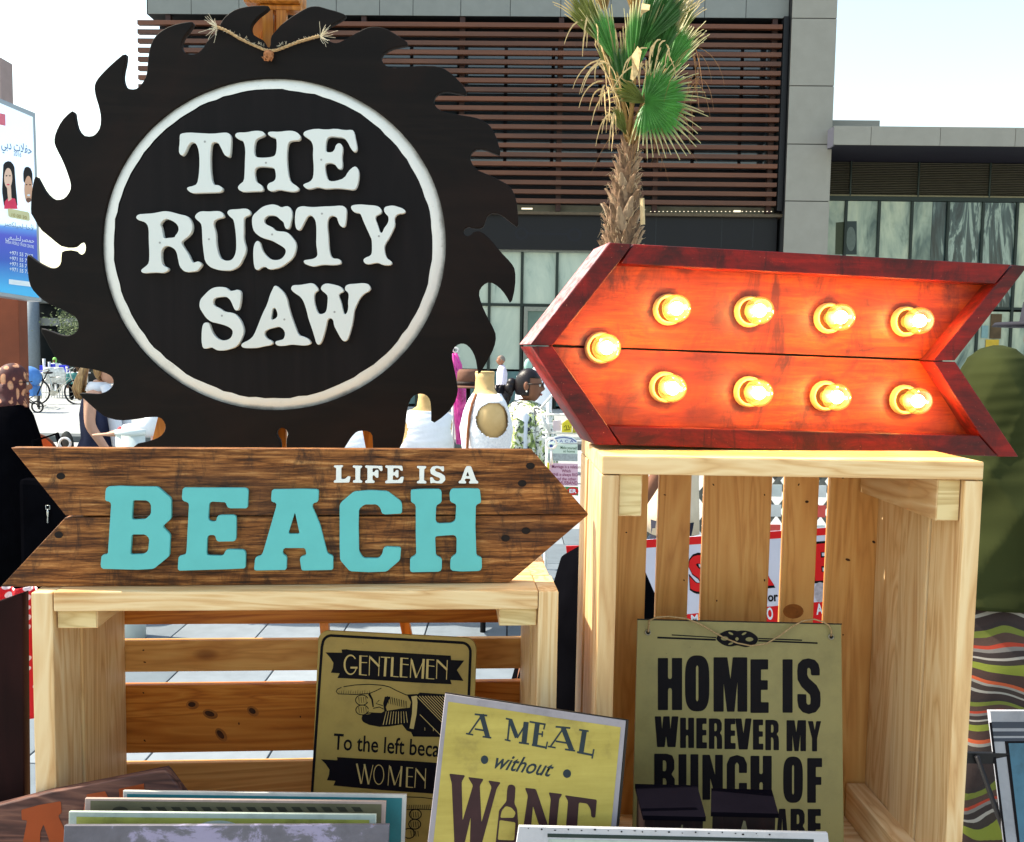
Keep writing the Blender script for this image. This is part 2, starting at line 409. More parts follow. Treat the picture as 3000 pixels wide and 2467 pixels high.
LA = [[(796.5, 1434.7), (793.8, 1465), (796.5, 1471), (809, 1473), (810, 1481), (791, 1547), (772, 1613), (766, 1628), (750, 1632), (747, 1638), (744, 1668), (747, 1672), (839, 1670), (840.5, 1632.5), (835, 1627), (827, 1623), (831, 1606), (894, 1606), (898, 1627), (883, 1630), (878, 1636), (883, 1670), (887, 1672), (976, 1670), (976, 1628.5), (962, 1624), (958, 1618), (938, 1539), (914, 1482), (918, 1474), (932, 1471), (934, 1438), (929.5, 1434), (883, 1433)], [(864, 1500.6), (878, 1564.5), (844, 1564.5)]]
LC = [zl(zC, [(545, 490), (560, 465), (690, 355), (860, 340), (1040, 350), (1180, 455), (1190, 500), (1188, 580), (1000, 590), (975, 570), (970, 530), (930, 485), (800, 487), (745, 535), (740, 700), (745, 970), (790, 1040), (950, 1042), (985, 1000), (995, 940), (1020, 922), (1180, 928), (1168, 1060), (1030, 1178), (850, 1185), (650, 1175), (550, 1060), (545, 900)])]
LH = [zl(zC, [(1278, 345), (1290, 335), (1400, 328), (1580, 328), (1597, 350), (1597, 465), (1560, 485), (1540, 500), (1535, 660), (1560, 683), (1700, 678), (1740, 650), (1748, 490), (1730, 475), (1685, 460), (1678, 370), (1700, 325), (1850, 322), (1990, 325), (2005, 460), (1990, 475), (1950, 490), (1945, 700), (1955, 1005), (1975, 1025), (2010, 1030), (2012, 1150), (1990, 1172), (1800, 1178), (1695, 1168), (1685, 1140), (1688, 1050), (1710, 1020), (1750, 1000), (1752, 830), (1730, 800), (1650, 805), (1530, 815), (1538, 1010), (1560, 1025), (1600, 1040), (1598, 1160), (1575, 1180), (1280, 1185), (1270, 1165), (1272, 1040), (1320, 1015), (1335, 1000), (1330, 800), (1330, 500), (1315, 475), (1280, 465)])]
for L in (LB, LE, LA, LC, LH):
    bs.plate('letter', [softcorner(q, 4) for q in L], -.0072, .0071, turq, .00045)
LIFE = [
 [[(485, 85), (580, 82), (580, 100), (562, 105), (562, 225), (600, 225), (630, 195), (658, 198), (645, 260), (485, 262), (485, 240), (508, 235), (510, 108), (485, 102)]],
 [[(680, 85), (778, 88), (778, 105), (758, 112), (755, 235), (778, 240), (778, 262), (682, 262), (682, 240), (708, 235), (708, 110), (680, 105)]],
 [[(808, 85), (985, 90), (988, 140), (965, 142), (945, 112), (885, 112), (885, 155), (905, 152), (915, 130), (945, 130), (945, 212), (920, 210), (905, 185), (885, 185), (885, 235), (905, 242), (905, 265), (808, 265), (808, 242), (832, 235), (832, 110), (808, 105)]],
 [[(1015, 85), (1190, 88), (1198, 140), (1178, 140), (1155, 112), (1098, 112), (1098, 158), (1115, 155), (1125, 132), (1152, 132), (1152, 208), (1128, 208), (1115, 185), (1095, 185), (1092, 235), (1150, 235), (1180, 200), (1208, 202), (1195, 265), (1015, 268), (1015, 245), (1040, 238), (1040, 110), (1015, 105)]],
 [[(1342, 90), (1438, 92), (1438, 112), (1418, 118), (1415, 240), (1440, 248), (1440, 270), (1342, 268), (1342, 248), (1368, 242), (1368, 115), (1342, 110)]],
 [[(1620, 92), (1622, 145), (1600, 145), (1580, 118), (1545, 110), (1525, 125), (1535, 145), (1590, 165), (1632, 195), (1635, 235), (1600, 270), (1550, 268), (1510, 262), (1480, 270), (1478, 205), (1502, 205), (1525, 240), (1560, 248), (1582, 235), (1580, 215), (1530, 195), (1485, 170), (1478, 130), (1500, 98), (1550, 88), (1590, 98)]],
 [[(1855, 92), (1900, 92), (1955, 240), (1975, 248), (1975, 270), (1878, 270), (1878, 250), (1895, 245), (1890, 220), (1840, 220), (1832, 240), (1850, 248), (1850, 270), (1772, 268), (1772, 248), (1795, 240), (1840, 115)], [(1866, 145), (1883, 195), (1848, 195)]]]
for L in LIFE: bs.plate('letter', [softcorner(zl(zC, q), 2) for q in L], -.0036, .0035, white, .0003)
hookm = plain('white_enamelled_wire', srgb(225, 230, 232), .3, .05)
for hx in (190, 1615):
    c = bs.px(hx, 1299, .03); rr_ = .0075
    bs.vf('hanging_ring', [tube_vf([(c.x + rr_ * math.cos(q * .35), c.y, c.z + rr_ * math.sin(q * .35)) for q in range(19)], .0017, 6), tube_vf([(c.x, c.y, c.z - rr_), (c.x, c.y - .008, c.z - .03)], .0015, 6)], hookm, True)

# ---------------------------------------------------------------- THE RUSTY SAW
SAW = [(104, 513), (114, 532), (131, 563), (152, 582), (171, 586), (190, 580), (205, 559), (207, 540), (198, 510), (183, 471), (163, 433), (157, 414), (162, 388), (179, 354), (201, 331), (215, 323), (219, 354), (226, 380), (243, 397), (266, 400), (281, 392), (293, 373), (295, 342), (289, 312), (279, 281), (275, 255), (281, 236), (300, 213), (331, 183), (368, 152), (367, 179), (359, 213), (359, 236), (367, 255), (384, 262), (403, 259), (422, 236), (430, 213), (432, 183), (437, 141), (452, 106), (483, 82), (521, 68), (563, 62), (566, 71), (551, 91), (536, 110), (529, 133), (536, 150), (551, 159), (574, 158), (593, 144), (608, 118), (624, 103), (639, 87), (646, 65), (665, 42), (692, 25), (730, 17), (785, 15), (788, 24), (756, 47), (737, 69), (734, 83), (739, 99), (754, 109), (770, 116), (776, 126), (782, 138), (792, 138), (793, 107), (803, 95), (822, 73), (848, 52), (882, 31), (905, 19), (929, 17), (948, 22), (960, 26), (988, 33), (1013, 43), (1011, 50), (988, 64), (957, 79), (946, 95), (955, 112), (970, 124), (990, 126), (1007, 117), (1041, 98), (1071, 81), (1096, 77), (1126, 81), (1160, 100), (1203, 130), (1169, 136), (1143, 143), (1120, 158), (1116, 173), (1126, 190), (1148, 200), (1182, 196), (1233, 192), (1284, 193), (1310, 205), (1339, 230), (1361, 256), (1370, 279), (1339, 272), (1305, 266), (1280, 275), (1269, 294), (1276, 313), (1297, 327), (1339, 335), (1391, 343), (1420, 354), (1442, 375), (1457, 409), (1469, 456), (1446, 448), (1416, 436), (1391, 437), (1378, 452), (1378, 471), (1395, 497), (1425, 509), (1463, 527), (1489, 541), (1506, 563), (1514, 593), (1518, 631), (1519, 667), (1497, 652), (1472, 631), (1450, 622), (1429, 629), (1421, 652), (1414, 668), (1385, 669), (1372, 664), (1360, 670), (1357, 682), (1366, 692), (1380, 688), (1388, 678), (1410, 677), (1439, 702), (1465, 736), (1499, 771), (1510, 792), (1510, 839), (1497, 894), (1482, 864), (1461, 839), (1435, 824), (1414, 834), (1401, 856), (1410, 890), (1427, 928), (1444, 958), (1454, 984), (1448, 1018), (1431, 1052), (1402, 1101), (1399, 1086), (1393, 1048), (1380, 1022), (1363, 1007), (1344, 1007), (1327, 1020), (1322, 1043), (1329, 1077), (1338, 1120), (1341, 1150), (1329, 1188), (1303, 1218), (1263, 1245), (1263, 1197), (1260, 1171), (1248, 1156), (1226, 1153), (1205, 1163), (1194, 1188), (1188, 1222), (1182, 1282), (1168, 1320), (1140, 1345), (1110, 1360), (1094, 1345), (1092, 1299), (1090, 1269), (1069, 1261), (1043, 1265), (1026, 1282), (1005, 1316), (985, 1345), (940, 1366), (890, 1372), (852, 1370), (841, 1345), (838, 1290), (843, 1277), (842, 1262), (830, 1253), (815, 1256), (808, 1268), (813, 1282), (822, 1292), (822, 1345), (780, 1362), (720, 1360), (650, 1352), (560, 1345), (490, 1335), (400, 1345), (385, 1330), (394, 1301), (436, 1293), (469, 1280), (485, 1260), (483, 1239), (469, 1222), (436, 1222), (394, 1229), (349, 1233), (307, 1222), (282, 1202), (249, 1173), (227, 1151), (257, 1153), (290, 1155), (315, 1146), (332, 1129), (331, 1108), (317, 1096), (286, 1085), (249, 1079), (216, 1075), (187, 1069), (162, 1048), (141, 1011), (114, 960), (145, 969), (178, 982), (203, 984), (224, 973), (231, 953), (224, 932), (207, 920), (174, 903), (133, 886), (100, 857), (85, 832), (79, 787), (78, 743), (95, 758), (120, 774), (145, 785), (166, 785), (178, 772), (179, 749), (181, 735), (216, 732), (226, 743), (239, 747), (249, 739), (251, 720), (245, 709), (232, 709), (222, 718), (214, 724), (183, 724), (166, 712), (141, 691), (116, 671), (95, 633), (89, 624), (91, 570), (97, 532)]
sawm = wood('rusty_brown_painted_board', [(.2, srgb(13, 10, 9)), (.6, srgb(18, 14, 12)), (.9, srgb(25, 19, 16))], 'x', .7, stain=(srgb(33, 20, 15), 3, .5, .85), knots=False, varobj=0, fine=.5, relief=.0003, spec=.15)
sawin = wood('dark_disc_board', [(.2, srgb(14, 12, 13)), (.6, srgb(19, 16, 17)), (.9, srgb(25, 21, 22))], 'z', .7, knots=False, varobj=0, fine=.4, relief=.0003, spec=.15)
ss = Thing('saw_blade_sign', 'round dark brown saw-blade sign with raised white letters THE RUSTY SAW', 'sign', (-.41, 1.62, world_px(800, 1372, 1.62).z))
SO = smooth2(SAW, 1)
CXS, CYS = 802, 715
ring_o = ell(CXS, CYS, 504, 487, 120); ring_i = ell(CXS, CYS, 466, 452, 120)
jr = random.Random(3)
ring_i = [(x + jr.uniform(-2, 2), y + jr.uniform(-2, 2)) for x, y in ring_i]
ss.plate('blade', [SO, ring_o], 0, .013, sawm, .0012)
ss.plate('disc', [ring_i], .001, .013, sawin, .001)
# worn white groove with painted edge shade: a dished ring between blade and disc
oo = ss.xz(ring_o, .006); ii = ss.xz(ring_i, .006); V = []; Fc = []; n = len(oo)
for j in range(n):
    (ax, az), (bx, bz_) = oo[j], ii[j]
    for q in range(7):
        f = q / 6; dd = .0075 - .0062 * math.sin(f * math.pi / 2)
        V.append((ax * (1 - f) + bx * f + (ax - bx) * (.05 if q == 0 else 0), .0005 + dd, az * (1 - f) + bz_ * f + (az - bz_) * (.05 if q == 0 else 0)))
for j in range(n):
    k = (j + 1) % n
    for q in range(6): Fc.append((j * 7 + q, j * 7 + q + 1, k * 7 + q + 1, k * 7 + q))
kk = NT('worn_edge_shaded_ring'); v = kk.coord((1, 1, 1)); f1 = kk.noise(v, 5, 6, .7); f2 = kk.noise(v, 70, 5, .7)
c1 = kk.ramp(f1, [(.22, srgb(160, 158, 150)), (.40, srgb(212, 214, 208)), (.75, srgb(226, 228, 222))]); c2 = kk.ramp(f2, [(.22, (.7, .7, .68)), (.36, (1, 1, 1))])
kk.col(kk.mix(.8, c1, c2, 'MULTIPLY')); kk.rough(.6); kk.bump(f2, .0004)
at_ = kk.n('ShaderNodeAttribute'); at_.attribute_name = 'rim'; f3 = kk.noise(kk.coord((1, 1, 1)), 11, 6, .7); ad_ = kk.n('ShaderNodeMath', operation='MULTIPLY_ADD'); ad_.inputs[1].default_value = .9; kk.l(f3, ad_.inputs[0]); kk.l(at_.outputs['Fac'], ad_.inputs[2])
src_ = kk.p.inputs['Base Color'].links[0].from_socket; kk.col(kk.mix(kk.ramp(ad_.outputs[0], [(.42, (.85, .85, .85)), (.78, (0, 0, 0))]), src_, srgb(92, 88, 82)))  # painted shade darkens the outer edge, broken up by smudges
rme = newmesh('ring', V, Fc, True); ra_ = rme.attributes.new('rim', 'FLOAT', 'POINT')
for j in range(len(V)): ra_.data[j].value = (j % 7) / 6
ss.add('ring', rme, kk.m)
ss.plate('backing_board', [ell(CXS, CYS, 520, 503, 90)], .0135, .008, sawm, 0)
zT = zt(500, 360, 3.518); zA = zt(390, 590, 5.2775); zA2 = zt(790, 590, 5.2775); zS = zt(570, 820, 3.983)
LET = [
 (zT, [[(105, 110), (180, 98), (300, 105), (430, 112), (540, 100), (590, 100), (620, 130), (622, 190), (612, 330), (600, 350), (575, 345), (550, 325), (520, 260), (490, 205), (455, 195), (425, 205), (412, 240), (405, 400), (415, 560), (440, 640), (490, 640), (530, 665), (535, 690), (510, 715), (430, 718), (330, 720), (230, 725), (190, 710), (165, 680), (175, 662), (230, 650), (272, 630), (290, 540), (298, 400), (290, 290), (265, 215), (225, 195), (195, 210), (170, 250), (150, 300), (120, 340), (95, 325), (82, 290), (92, 200), (92, 130)]]),
 (zT, [[(665, 115), (690, 98), (780, 98), (850, 82), (920, 80), (960, 95), (972, 125), (930, 145), (890, 160), (868, 190), (858, 260), (862, 330), (885, 355), (960, 360), (1050, 350), (1080, 330), (1092, 270), (1092, 180), (1075, 150), (1040, 145), (1005, 125), (1000, 100), (1030, 88), (1120, 92), (1200, 80), (1270, 82), (1320, 110), (1340, 145), (1325, 178), (1270, 180), (1225, 190), (1205, 220), (1195, 330), (1200, 450), (1220, 580), (1250, 620), (1300, 650), (1325, 680), (1300, 705), (1250, 710), (1180, 700), (1110, 685), (1060, 705), (1010, 700), (990, 660), (1010, 620), (1060, 605), (1085, 570), (1080, 500), (1065, 462), (1000, 452), (920, 448), (870, 465), (862, 520), (875, 590), (890, 615), (930, 635), (952, 670), (950, 705), (850, 705), (740, 712), (700, 690), (690, 660), (715, 630), (755, 600), (762, 500), (765, 380), (770, 280), (755, 200), (735, 180), (690, 165), (665, 140)]]),
 (zT, [[(1368, 100), (1400, 78), (1500, 58), (1600, 70), (1700, 58), (1790, 75), (1870, 70), (1890, 90), (1905, 170), (1922, 250), (1915, 290), (1890, 300), (1860, 270), (1820, 190), (1785, 152), (1700, 142), (1640, 138), (1605, 165), (1595, 250), (1600, 300), (1660, 305), (1690, 275), (1700, 230), (1735, 205), (1765, 225), (1775, 270), (1762, 350), (1770, 420), (1765, 470), (1735, 478), (1715, 460), (1695, 425), (1640, 410), (1590, 420), (1590, 480), (1610, 570), (1640, 602), (1700, 600), (1790, 570), (1830, 500), (1890, 445), (1925, 460), (1942, 510), (1935, 600), (1915, 670), (1885, 692), (1800, 680), (1700, 672), (1600, 680), (1560, 672), (1510, 660), (1450, 680), (1400, 680), (1365, 650), (1370, 630), (1440, 605), (1470, 560), (1475, 450), (1465, 350), (1470, 240), (1445, 180), (1400, 150), (1370, 130)]]),
 (zA, [[(45, 235), (80, 200), (180, 192), (300, 185), (400, 165), (480, 150), (570, 158), (650, 180), (740, 205), (820, 220), (870, 260), (910, 340), (915, 420), (895, 490), (840, 550), (770, 600), (740, 640), (780, 710), (850, 810), (890, 900), (920, 950), (960, 940), (1010, 925), (1050, 955), (1060, 990), (1010, 1050), (980, 1080), (880, 1090), (830, 1095), (770, 1070), (715, 1000), (695, 900), (675, 800), (645, 740), (580, 700), (520, 685), (470, 705), (435, 760), (430, 850), (440, 940), (470, 1000), (530, 1020), (545, 1060), (500, 1095), (440, 1108), (350, 1098), (230, 1105), (160, 1112), (120, 1085), (130, 1050), (200, 1000), (245, 950), (250, 800), (240, 600), (240, 430), (215, 350), (160, 310), (90, 295), (50, 265)], [(410, 350), (490, 265), (560, 280), (640, 320), (690, 370), (705, 430), (690, 480), (650, 530), (640, 558), (550, 565), (470, 575), (455, 500), (435, 400)]]),
 (zA, [[(955, 225), (990, 180), (1050, 150), (1170, 158), (1270, 148), (1350, 152), (1390, 190), (1405, 235), (1370, 255), (1300, 270), (1250, 300), (1238, 360), (1260, 430), (1280, 520), (1280, 640), (1300, 760), (1340, 870), (1390, 905), (1450, 920), (1510, 912), (1555, 870), (1590, 780), (1595, 640), (1585, 480), (1565, 350), (1550, 280), (1500, 240), (1455, 190), (1460, 150), (1500, 125), (1620, 120), (1720, 108), (1780, 120), (1815, 165), (1810, 200), (1770, 225), (1715, 245), (1705, 320), (1710, 450), (1705, 560), (1720, 640), (1745, 720), (1735, 800), (1700, 880), (1650, 980), (1580, 1040), (1500, 1070), (1380, 1070), (1270, 1050), (1180, 1010), (1110, 930), (1090, 800), (1070, 620), (1065, 470), (1060, 380), (1040, 330), (990, 290), (958, 255)]]),
 (zA2, [[(60, 45), (120, 60), (180, 95), (240, 75), (290, 75), (325, 110), (345, 170), (345, 240), (325, 320), (310, 400), (280, 430), (245, 420), (225, 370), (215, 320), (160, 280), (110, 230), (50, 215), (-20, 218), (-60, 240), (-95, 290), (-75, 345), (0, 382), (40, 400), (80, 445), (130, 462), (250, 470), (300, 500), (360, 570), (400, 630), (412, 700), (390, 800), (350, 880), (270, 950), (170, 1020), (50, 1050), (-20, 1050), (-61, 1010), (-121, 1015), (-181, 1065), (-221, 1050), (-241, 1000), (-253, 900), (-256, 780), (-246, 690), (-221, 630), (-186, 605), (-146, 640), (-131, 720), (-91, 800), (-21, 870), (30, 900), (100, 910), (170, 895), (220, 850), (250, 790), (245, 740), (200, 700), (130, 660), (60, 620), (0, 595), (-91, 572), (-161, 540), (-241, 470), (-271, 380), (-276, 270), (-256, 210), (-191, 150), (-121, 90), (-61, 65), (0, 50)]]),
 (zA2, [[(395, 180), (410, 120), (450, 85), (520, 72), (600, 85), (700, 88), (820, 78), (960, 75), (1110, 62), (1165, 85), (1190, 130), (1185, 230), (1175, 340), (1155, 395), (1120, 400), (1085, 370), (1060, 320), (1040, 245), (970, 218), (925, 235), (895, 290), (890, 400), (905, 520), (910, 640), (920, 760), (945, 850), (990, 885), (1060, 885), (1100, 915), (1105, 960), (1060, 980), (940, 985), (850, 978), (770, 985), (680, 1010), (620, 995), (560, 975), (525, 945), (530, 910), (600, 900), (690, 885), (740, 840), (735, 770), (718, 660), (722, 520), (722, 400), (710, 300), (670, 235), (620, 210), (580, 235), (545, 300), (510, 370), (480, 430), (445, 450), (410, 425), (392, 350), (390, 260)]]),
 (zA2, [[(1252, 80), (1290, 55), (1400, 45), (1500, 55), (1620, 62), (1690, 80), (1730, 130), (1730, 175), (1680, 205), (1640, 225), (1632, 270), (1660, 340), (1690, 430), (1705, 475), (1730, 490), (1750, 470), (1765, 420), (1820, 350), (1840, 290), (1835, 230), (1790, 190), (1765, 140), (1775, 90), (1830, 70), (1910, 62), (1990, 85), (2060, 110), (2105, 150), (2080, 185), (1990, 192), (1945, 225), (1928, 280), (1940, 360), (1910, 440), (1850, 560), (1790, 650), (1770, 710), (1780, 800), (1810, 880), (1870, 915), (1893, 955), (1870, 985), (1800, 990), (1730, 975), (1680, 950), (1620, 952), (1560, 970), (1490, 970), (1455, 940), (1448, 900), (1480, 870), (1560, 840), (1582, 790), (1582, 680), (1578, 590), (1550, 530), (1500, 420), (1450, 310), (1415, 215), (1390, 180), (1320, 175), (1270, 135)]]),
 (zS, [[(55, 290), (65, 230), (110, 180), (180, 110), (240, 85), (310, 80), (370, 90), (410, 130), (460, 125), (500, 112), (540, 130), (540, 200), (530, 290), (515, 345), (490, 360), (465, 345), (445, 300), (430, 260), (400, 215), (360, 195), (290, 200), (235, 212), (212, 245), (220, 300), (290, 330), (350, 375), (430, 380), (490, 410), (540, 480), (570, 560), (572, 620), (545, 690), (500, 770), (430, 805), (340, 825), (270, 825), (230, 805), (195, 785), (130, 805), (95, 795), (80, 720), (82, 600), (95, 520), (130, 492), (170, 510), (190, 580), (220, 640), (270, 690), (330, 710), (390, 700), (430, 670), (448, 610), (430, 570), (370, 535), (280, 510), (190, 490), (130, 440), (90, 380), (60, 330)]]),
 (zS, [[(925, 75), (950, 65), (1000, 105), (1050, 160), (1080, 230), (1095, 310), (1130, 430), (1170, 540), (1210, 645), (1270, 662), (1330, 690), (1362, 740), (1330, 760), (1270, 768), (1190, 760), (1120, 755), (1050, 770), (975, 772), (940, 745), (945, 715), (1010, 702), (1040, 690), (1058, 630), (1040, 580), (990, 543), (920, 560), (860, 575), (815, 605), (815, 650), (850, 690), (900, 710), (915, 745), (880, 765), (810, 775), (730, 795), (640, 798), (570, 795), (540, 770), (555, 740), (640, 700), (690, 650), (740, 530), (790, 400), (850, 280), (880, 170), (915, 100)], [(925, 322), (950, 340), (970, 400), (960, 440), (910, 468), (888, 460), (900, 390), (905, 345)]]),
 (zS, [[(1125, 90), (1150, 60), (1230, 60), (1310, 45), (1370, 35), (1410, 60), (1450, 120), (1415, 140), (1392, 175), (1395, 260), (1420, 350), (1450, 402), (1510, 395), (1540, 360), (1550, 280), (1555, 190), (1530, 160), (1490, 130), (1470, 100), (1490, 60), (1540, 38), (1630, 55), (1700, 75), (1740, 120), (1735, 140), (1690, 160), (1680, 190), (1710, 260), (1730, 360), (1745, 405), (1775, 395), (1795, 330), (1790, 260), (1800, 180), (1790, 145), (1755, 120), (1755, 80), (1790, 50), (1880, 45), (1970, 35), (2030, 50), (2055, 95), (2040, 130), (1980, 160), (1930, 210), (1880, 310), (1860, 370), (1850, 460), (1830, 560), (1800, 660), (1780, 705), (1745, 722), (1710, 690), (1660, 600), (1625, 530), (1620, 470), (1585, 443), (1550, 460), (1535, 540), (1510, 640), (1480, 730), (1450, 762), (1420, 740), (1400, 670), (1370, 570), (1330, 460), (1310, 370), (1280, 270), (1240, 200), (1170, 155), (1130, 120)]])]
letpt = plain('grey_white_letter_paint', srgb(206, 213, 210), .6, .025, 9, bump=.00012)
for f_, L in LET: ss.plate('letter', [smooth2(zl(f_, q), 1) for q in L], -.0105, .0112, letpt, .0005)
scr = plain('filled_screw', srgb(150, 154, 152), .5)
for x, y in ((600, 415), (779, 477), (941, 468), (468, 711), (612, 701), (797, 687), (943, 626), (1110, 692), (650, 925), (833, 936), (980, 914)):
    ss.flat('screw_plug', [ell(x, y, 3.2, 3.2, 10)], -.0108, scr)
# twine with frayed ends
twm = plain('jute_twine', srgb(170, 142, 104), .95, .3, 300, bump=.0006)
tw = Thing('twine', 'frayed jute twine knotted at the top of the saw blade sign', 'twine', (-.43, 1.60, 2.05))
def twp(pts, d=-.006): return [ss.px(x, y, d) for x, y in pts]
def towards(t, pts): return [t.I @ (ss.M @ p) for p in pts]
rope = twp([(638, 80), (655, 86), (675, 96), (700, 112), (725, 124), (750, 135), (775, 146), (793, 149), (810, 147), (830, 140), (855, 130), (880, 121), (905, 114), (925, 108), (938, 106)])
rp = towards(tw, rope)
strand = []
for ph in (0, 2.1, 4.2):
    P_ = []
    for i in range(len(rp) - 1):
        for q in range(6):
            f = q / 6; c = rp[i].lerp(rp[i + 1], f); a_ = (i * 6 + q) * .75 + ph
            P_.append(c + Vector((0, math.cos(a_) * .0013, math.sin(a_) * .0013)))
    strand.append(tube_vf(P_, .0015, 6))
tw.vf('cord', strand, twm, True)
rk = random.Random(5); kn = towards(tw, twp([(787, 160)]))[0]
tw.vf('knot', [ball_vf(kn, (.009, .007, .008), 10, 8)] + [tube_vf([kn + Vector((math.cos(i) * .007, -.003, -.002 + .004 * math.sin(i * 2))), kn + Vector((math.cos(i + 1.2) * .009, -.006, -.006)), kn + Vector((math.cos(i + 2) * .006, -.003, -.011))], .0014, 5) for i in range(7)], plain('reddish_jute_knot', srgb(158, 104, 68), .95, .4, 200), True)
fr = []
for base, dr in ((rp[0], -1), (rp[-1], 1)):
    for i in range(34):
        p = [base]; v = Vector((dr * rk.uniform(.1, 1), rk.uniform(-.5, .2), rk.uniform(-.8, 1.1))).normalized() * rk.uniform(.002, .0065)
        for q in range(4): v = v + Vector((rk.uniform(-1, 1), rk.uniform(-.5, .5), rk.uniform(-1, 1))) * .0012; p.append(p[-1] + v)
        fr.append(tube_vf(p, .00035, 3, False))
    for i in range(26):
        b0 = base.lerp(kn + Vector((0, 0, .01)), rk.random() ** 1.5); v = Vector((rk.uniform(-1, 1), -.2, rk.uniform(-.3, 1))).normalized() * .0028
        fr.append(tube_vf([b0, b0 + v, b0 + v * 1.9 + Vector((rk.uniform(-1, 1), 0, rk.uniform(-1, 1))) * .001], .00025, 3, False))
tw.vf('frayed_fibres', fr, plain('pale_fibre', srgb(215, 205, 180), .95, .2), False, kind='stuff')
# easel -----------------------------------------------------------
ew = wood('orange_varnished_wood', [(.2, srgb(150, 84, 28)), (.6, srgb(196, 122, 46)), (.9, srgb(216, 146, 66))], 'z', .4, knots=False, varobj=.06)
es = Thing('easel', 'orange varnished wooden easel standing behind the saw blade sign', 'easel', (-.42, 1.665, 0))
def ebar(name, pa, pb, wd, th, d=0):
    A = es.px(*pa, d); B = es.px(*pb, d); return es.vf(name, [bar_vf(A, B, wd, th)], ew)
def foot(pa, pb, d=.02):
    A = es.px(*pa, d); B = es.px(*pb, d); f = A.z / (A.z - B.z); return A + (B - A) * f
es.box('head_block', (es.px(717, 0).x, es.px(884, 0).x), (-.02, .045), (es.px(800, 16).z, es.px(800, -60).z), ew, .008)
es.box('head_rail', (es.px(760, 0).x, es.px(885, 0).x), (-.008, .02), (es.px(800, 33).z, es.px(800, 17).z), ew, .003)
es.vf('mast', [bar_vf(es.px(786, 25, .0), es.px(788, 158, .0), .018, .012, Vector((0, 1, 0)))], ew)
es.vf('mast', [bar_vf(es.px(826, 25, .0), es.px(826, 1400, .012), .017, .012, Vector((0, 1, 0)))], ew)
for pa, pb, wd in (((770, 40), (474, 1250), .017), ((845, 60), (1083, 1290), .017)):
    A = es.px(*pa, .03); Fq = foot(pa, pb, .03); es.vf('leg', [bar_vf(A, Fq, wd, .014, Vector((0, 1, 0)))], ew)
A = es.px(806, 40, .05); es.vf('leg', [bar_vf(A, Vector((A.x + .02, .75, 0)), .02, .014, Vector((0, 1, 0)))], ew)

# ---------------------------------------------------------------- lit red arrow
k = NT('worn_red_stained_wood'); v = k.coord((.12, 1, 1)); g1 = k.noise(v, 90, 6, .7); s1 = k.noise(k.coord((1, 1, 1)), 7, 7, .7, 1.0); s2 = k.noise(k.coord((2.5, 1, .35)), 24, 5, .7, .4)
c = k.ramp(g1, [(.25, srgb(78, 12, 12)), (.5, srgb(122, 18, 16)), (.75, srgb(158, 26, 20))])
m = k.ramp(s1, [(.42, (0, 0, 0)), (.62, (.9, .9, .9))]); c = k.mix(m, c, srgb(50, 17, 17)); m2 = k.ramp(s2, [(.56, (0, 0, 0)), (.68, (.75, .75, .75))]); c = k.mix(m2, c, srgb(48, 17, 17))
s3 = k.noise(k.coord((1, 1, 1)), 300, 3, .6); m3 = k.ramp(s3, [(.70, (0, 0, 0)), (.76, (.8, .8, .8))]); c = k.mix(m3, c, srgb(214, 130, 96))
k.col(c); k.rough(.5); k.p.inputs['Specular IOR Level'].default_value = .25; k.bump(g1, .0006, .8); redfr = k.m
k = NT('red_stained_panel'); v = k.coord((.12, 1, 1)); g1 = k.noise(v, 80, 9, .78, .8); g2 = k.noise(v, 16, 3, .6, 1.5); s1 = k.noise(k.coord((1.6, 1, .6)), 9, 7, .72, 1.0)
c = k.ramp(g1, [(.3, srgb(92, 20, 2)), (.48, srgb(154, 50, 4)), (.7, srgb(186, 78, 8))]); c2 = k.ramp(g2, [(.38, (.45, .3, .28)), (.52, (1, 1, 1))]); c = k.mix(.7, c, c2, 'MULTIPLY')
m = k.ramp(s1, [(.49, (0, 0, 0)), (.63, (.85, .85, .85))]); c = k.mix(m, c, srgb(64, 16, 13)); sd2 = k.noise(k.coord((1, 1, 1)), 3.5, 5, .7); c = k.mix(k.ramp(sd2, [(.44, (0, 0, 0)), (.66, (.7, .7, .7))]), c, srgb(96, 18, 14))
vo = k.n('ShaderNodeTexVoronoi'); vo.inputs['Scale'].default_value = 6; k.l(k.coord((.6, 1, 1)), vo.inputs['Vector'])
c = k.mix(1.0, c, k.ramp(vo.outputs['Distance'], [(0, (.1, .03, .02)), (.05, (.35, .15, .1)), (.085, (1, 1, 1))]), 'MULTIPLY')
k.col(c); k.rough(.5); k.bump(g1, .0007, .8); redpn = k.m
ma = Thing('marquee_arrow_sign', 'big red wooden arrow pointing left with nine glowing bulbs on the tall crate', 'sign', (.42, 1.392, world_px(2350, 1322, 1.392).z), yaw=8.9)
DP = .098
def mbar(name, pts): return ma.plate(name, [pts], 0, DP, redfr, .0012)
mbar('frame_bar', [(1556, 1010), (1789, 711), (1853, 715), (1812, 771), (1619, 1012)])
mbar('frame_bar', [(1557, 1015), (1619, 1015), (1781, 1249), (1817, 1304), (1744, 1303)])
mbar('frame_bar', [(1857, 715), (2963, 775), (2916, 831), (1820, 772)])
mbar('frame_bar', [(2967, 776), (3012, 779), (2798, 1056), (2734, 1056), (2921, 831)])
mbar('frame_bar', [(2735, 1060), (2799, 1060), (2984, 1338), (2926, 1338), (2872, 1275)])
mbar('frame_bar', [(1785, 1249), (2868, 1277), (2921, 1337), (1822, 1304)])
PD = .034
pu = ma.xz([(1556, 1008), (1789, 711), (3000, 778), (2794, 1053)], 0); pl = ma.xz([(1556, 1016), (2796, 1062), (2976, 1334), (1744, 1303)], 0)
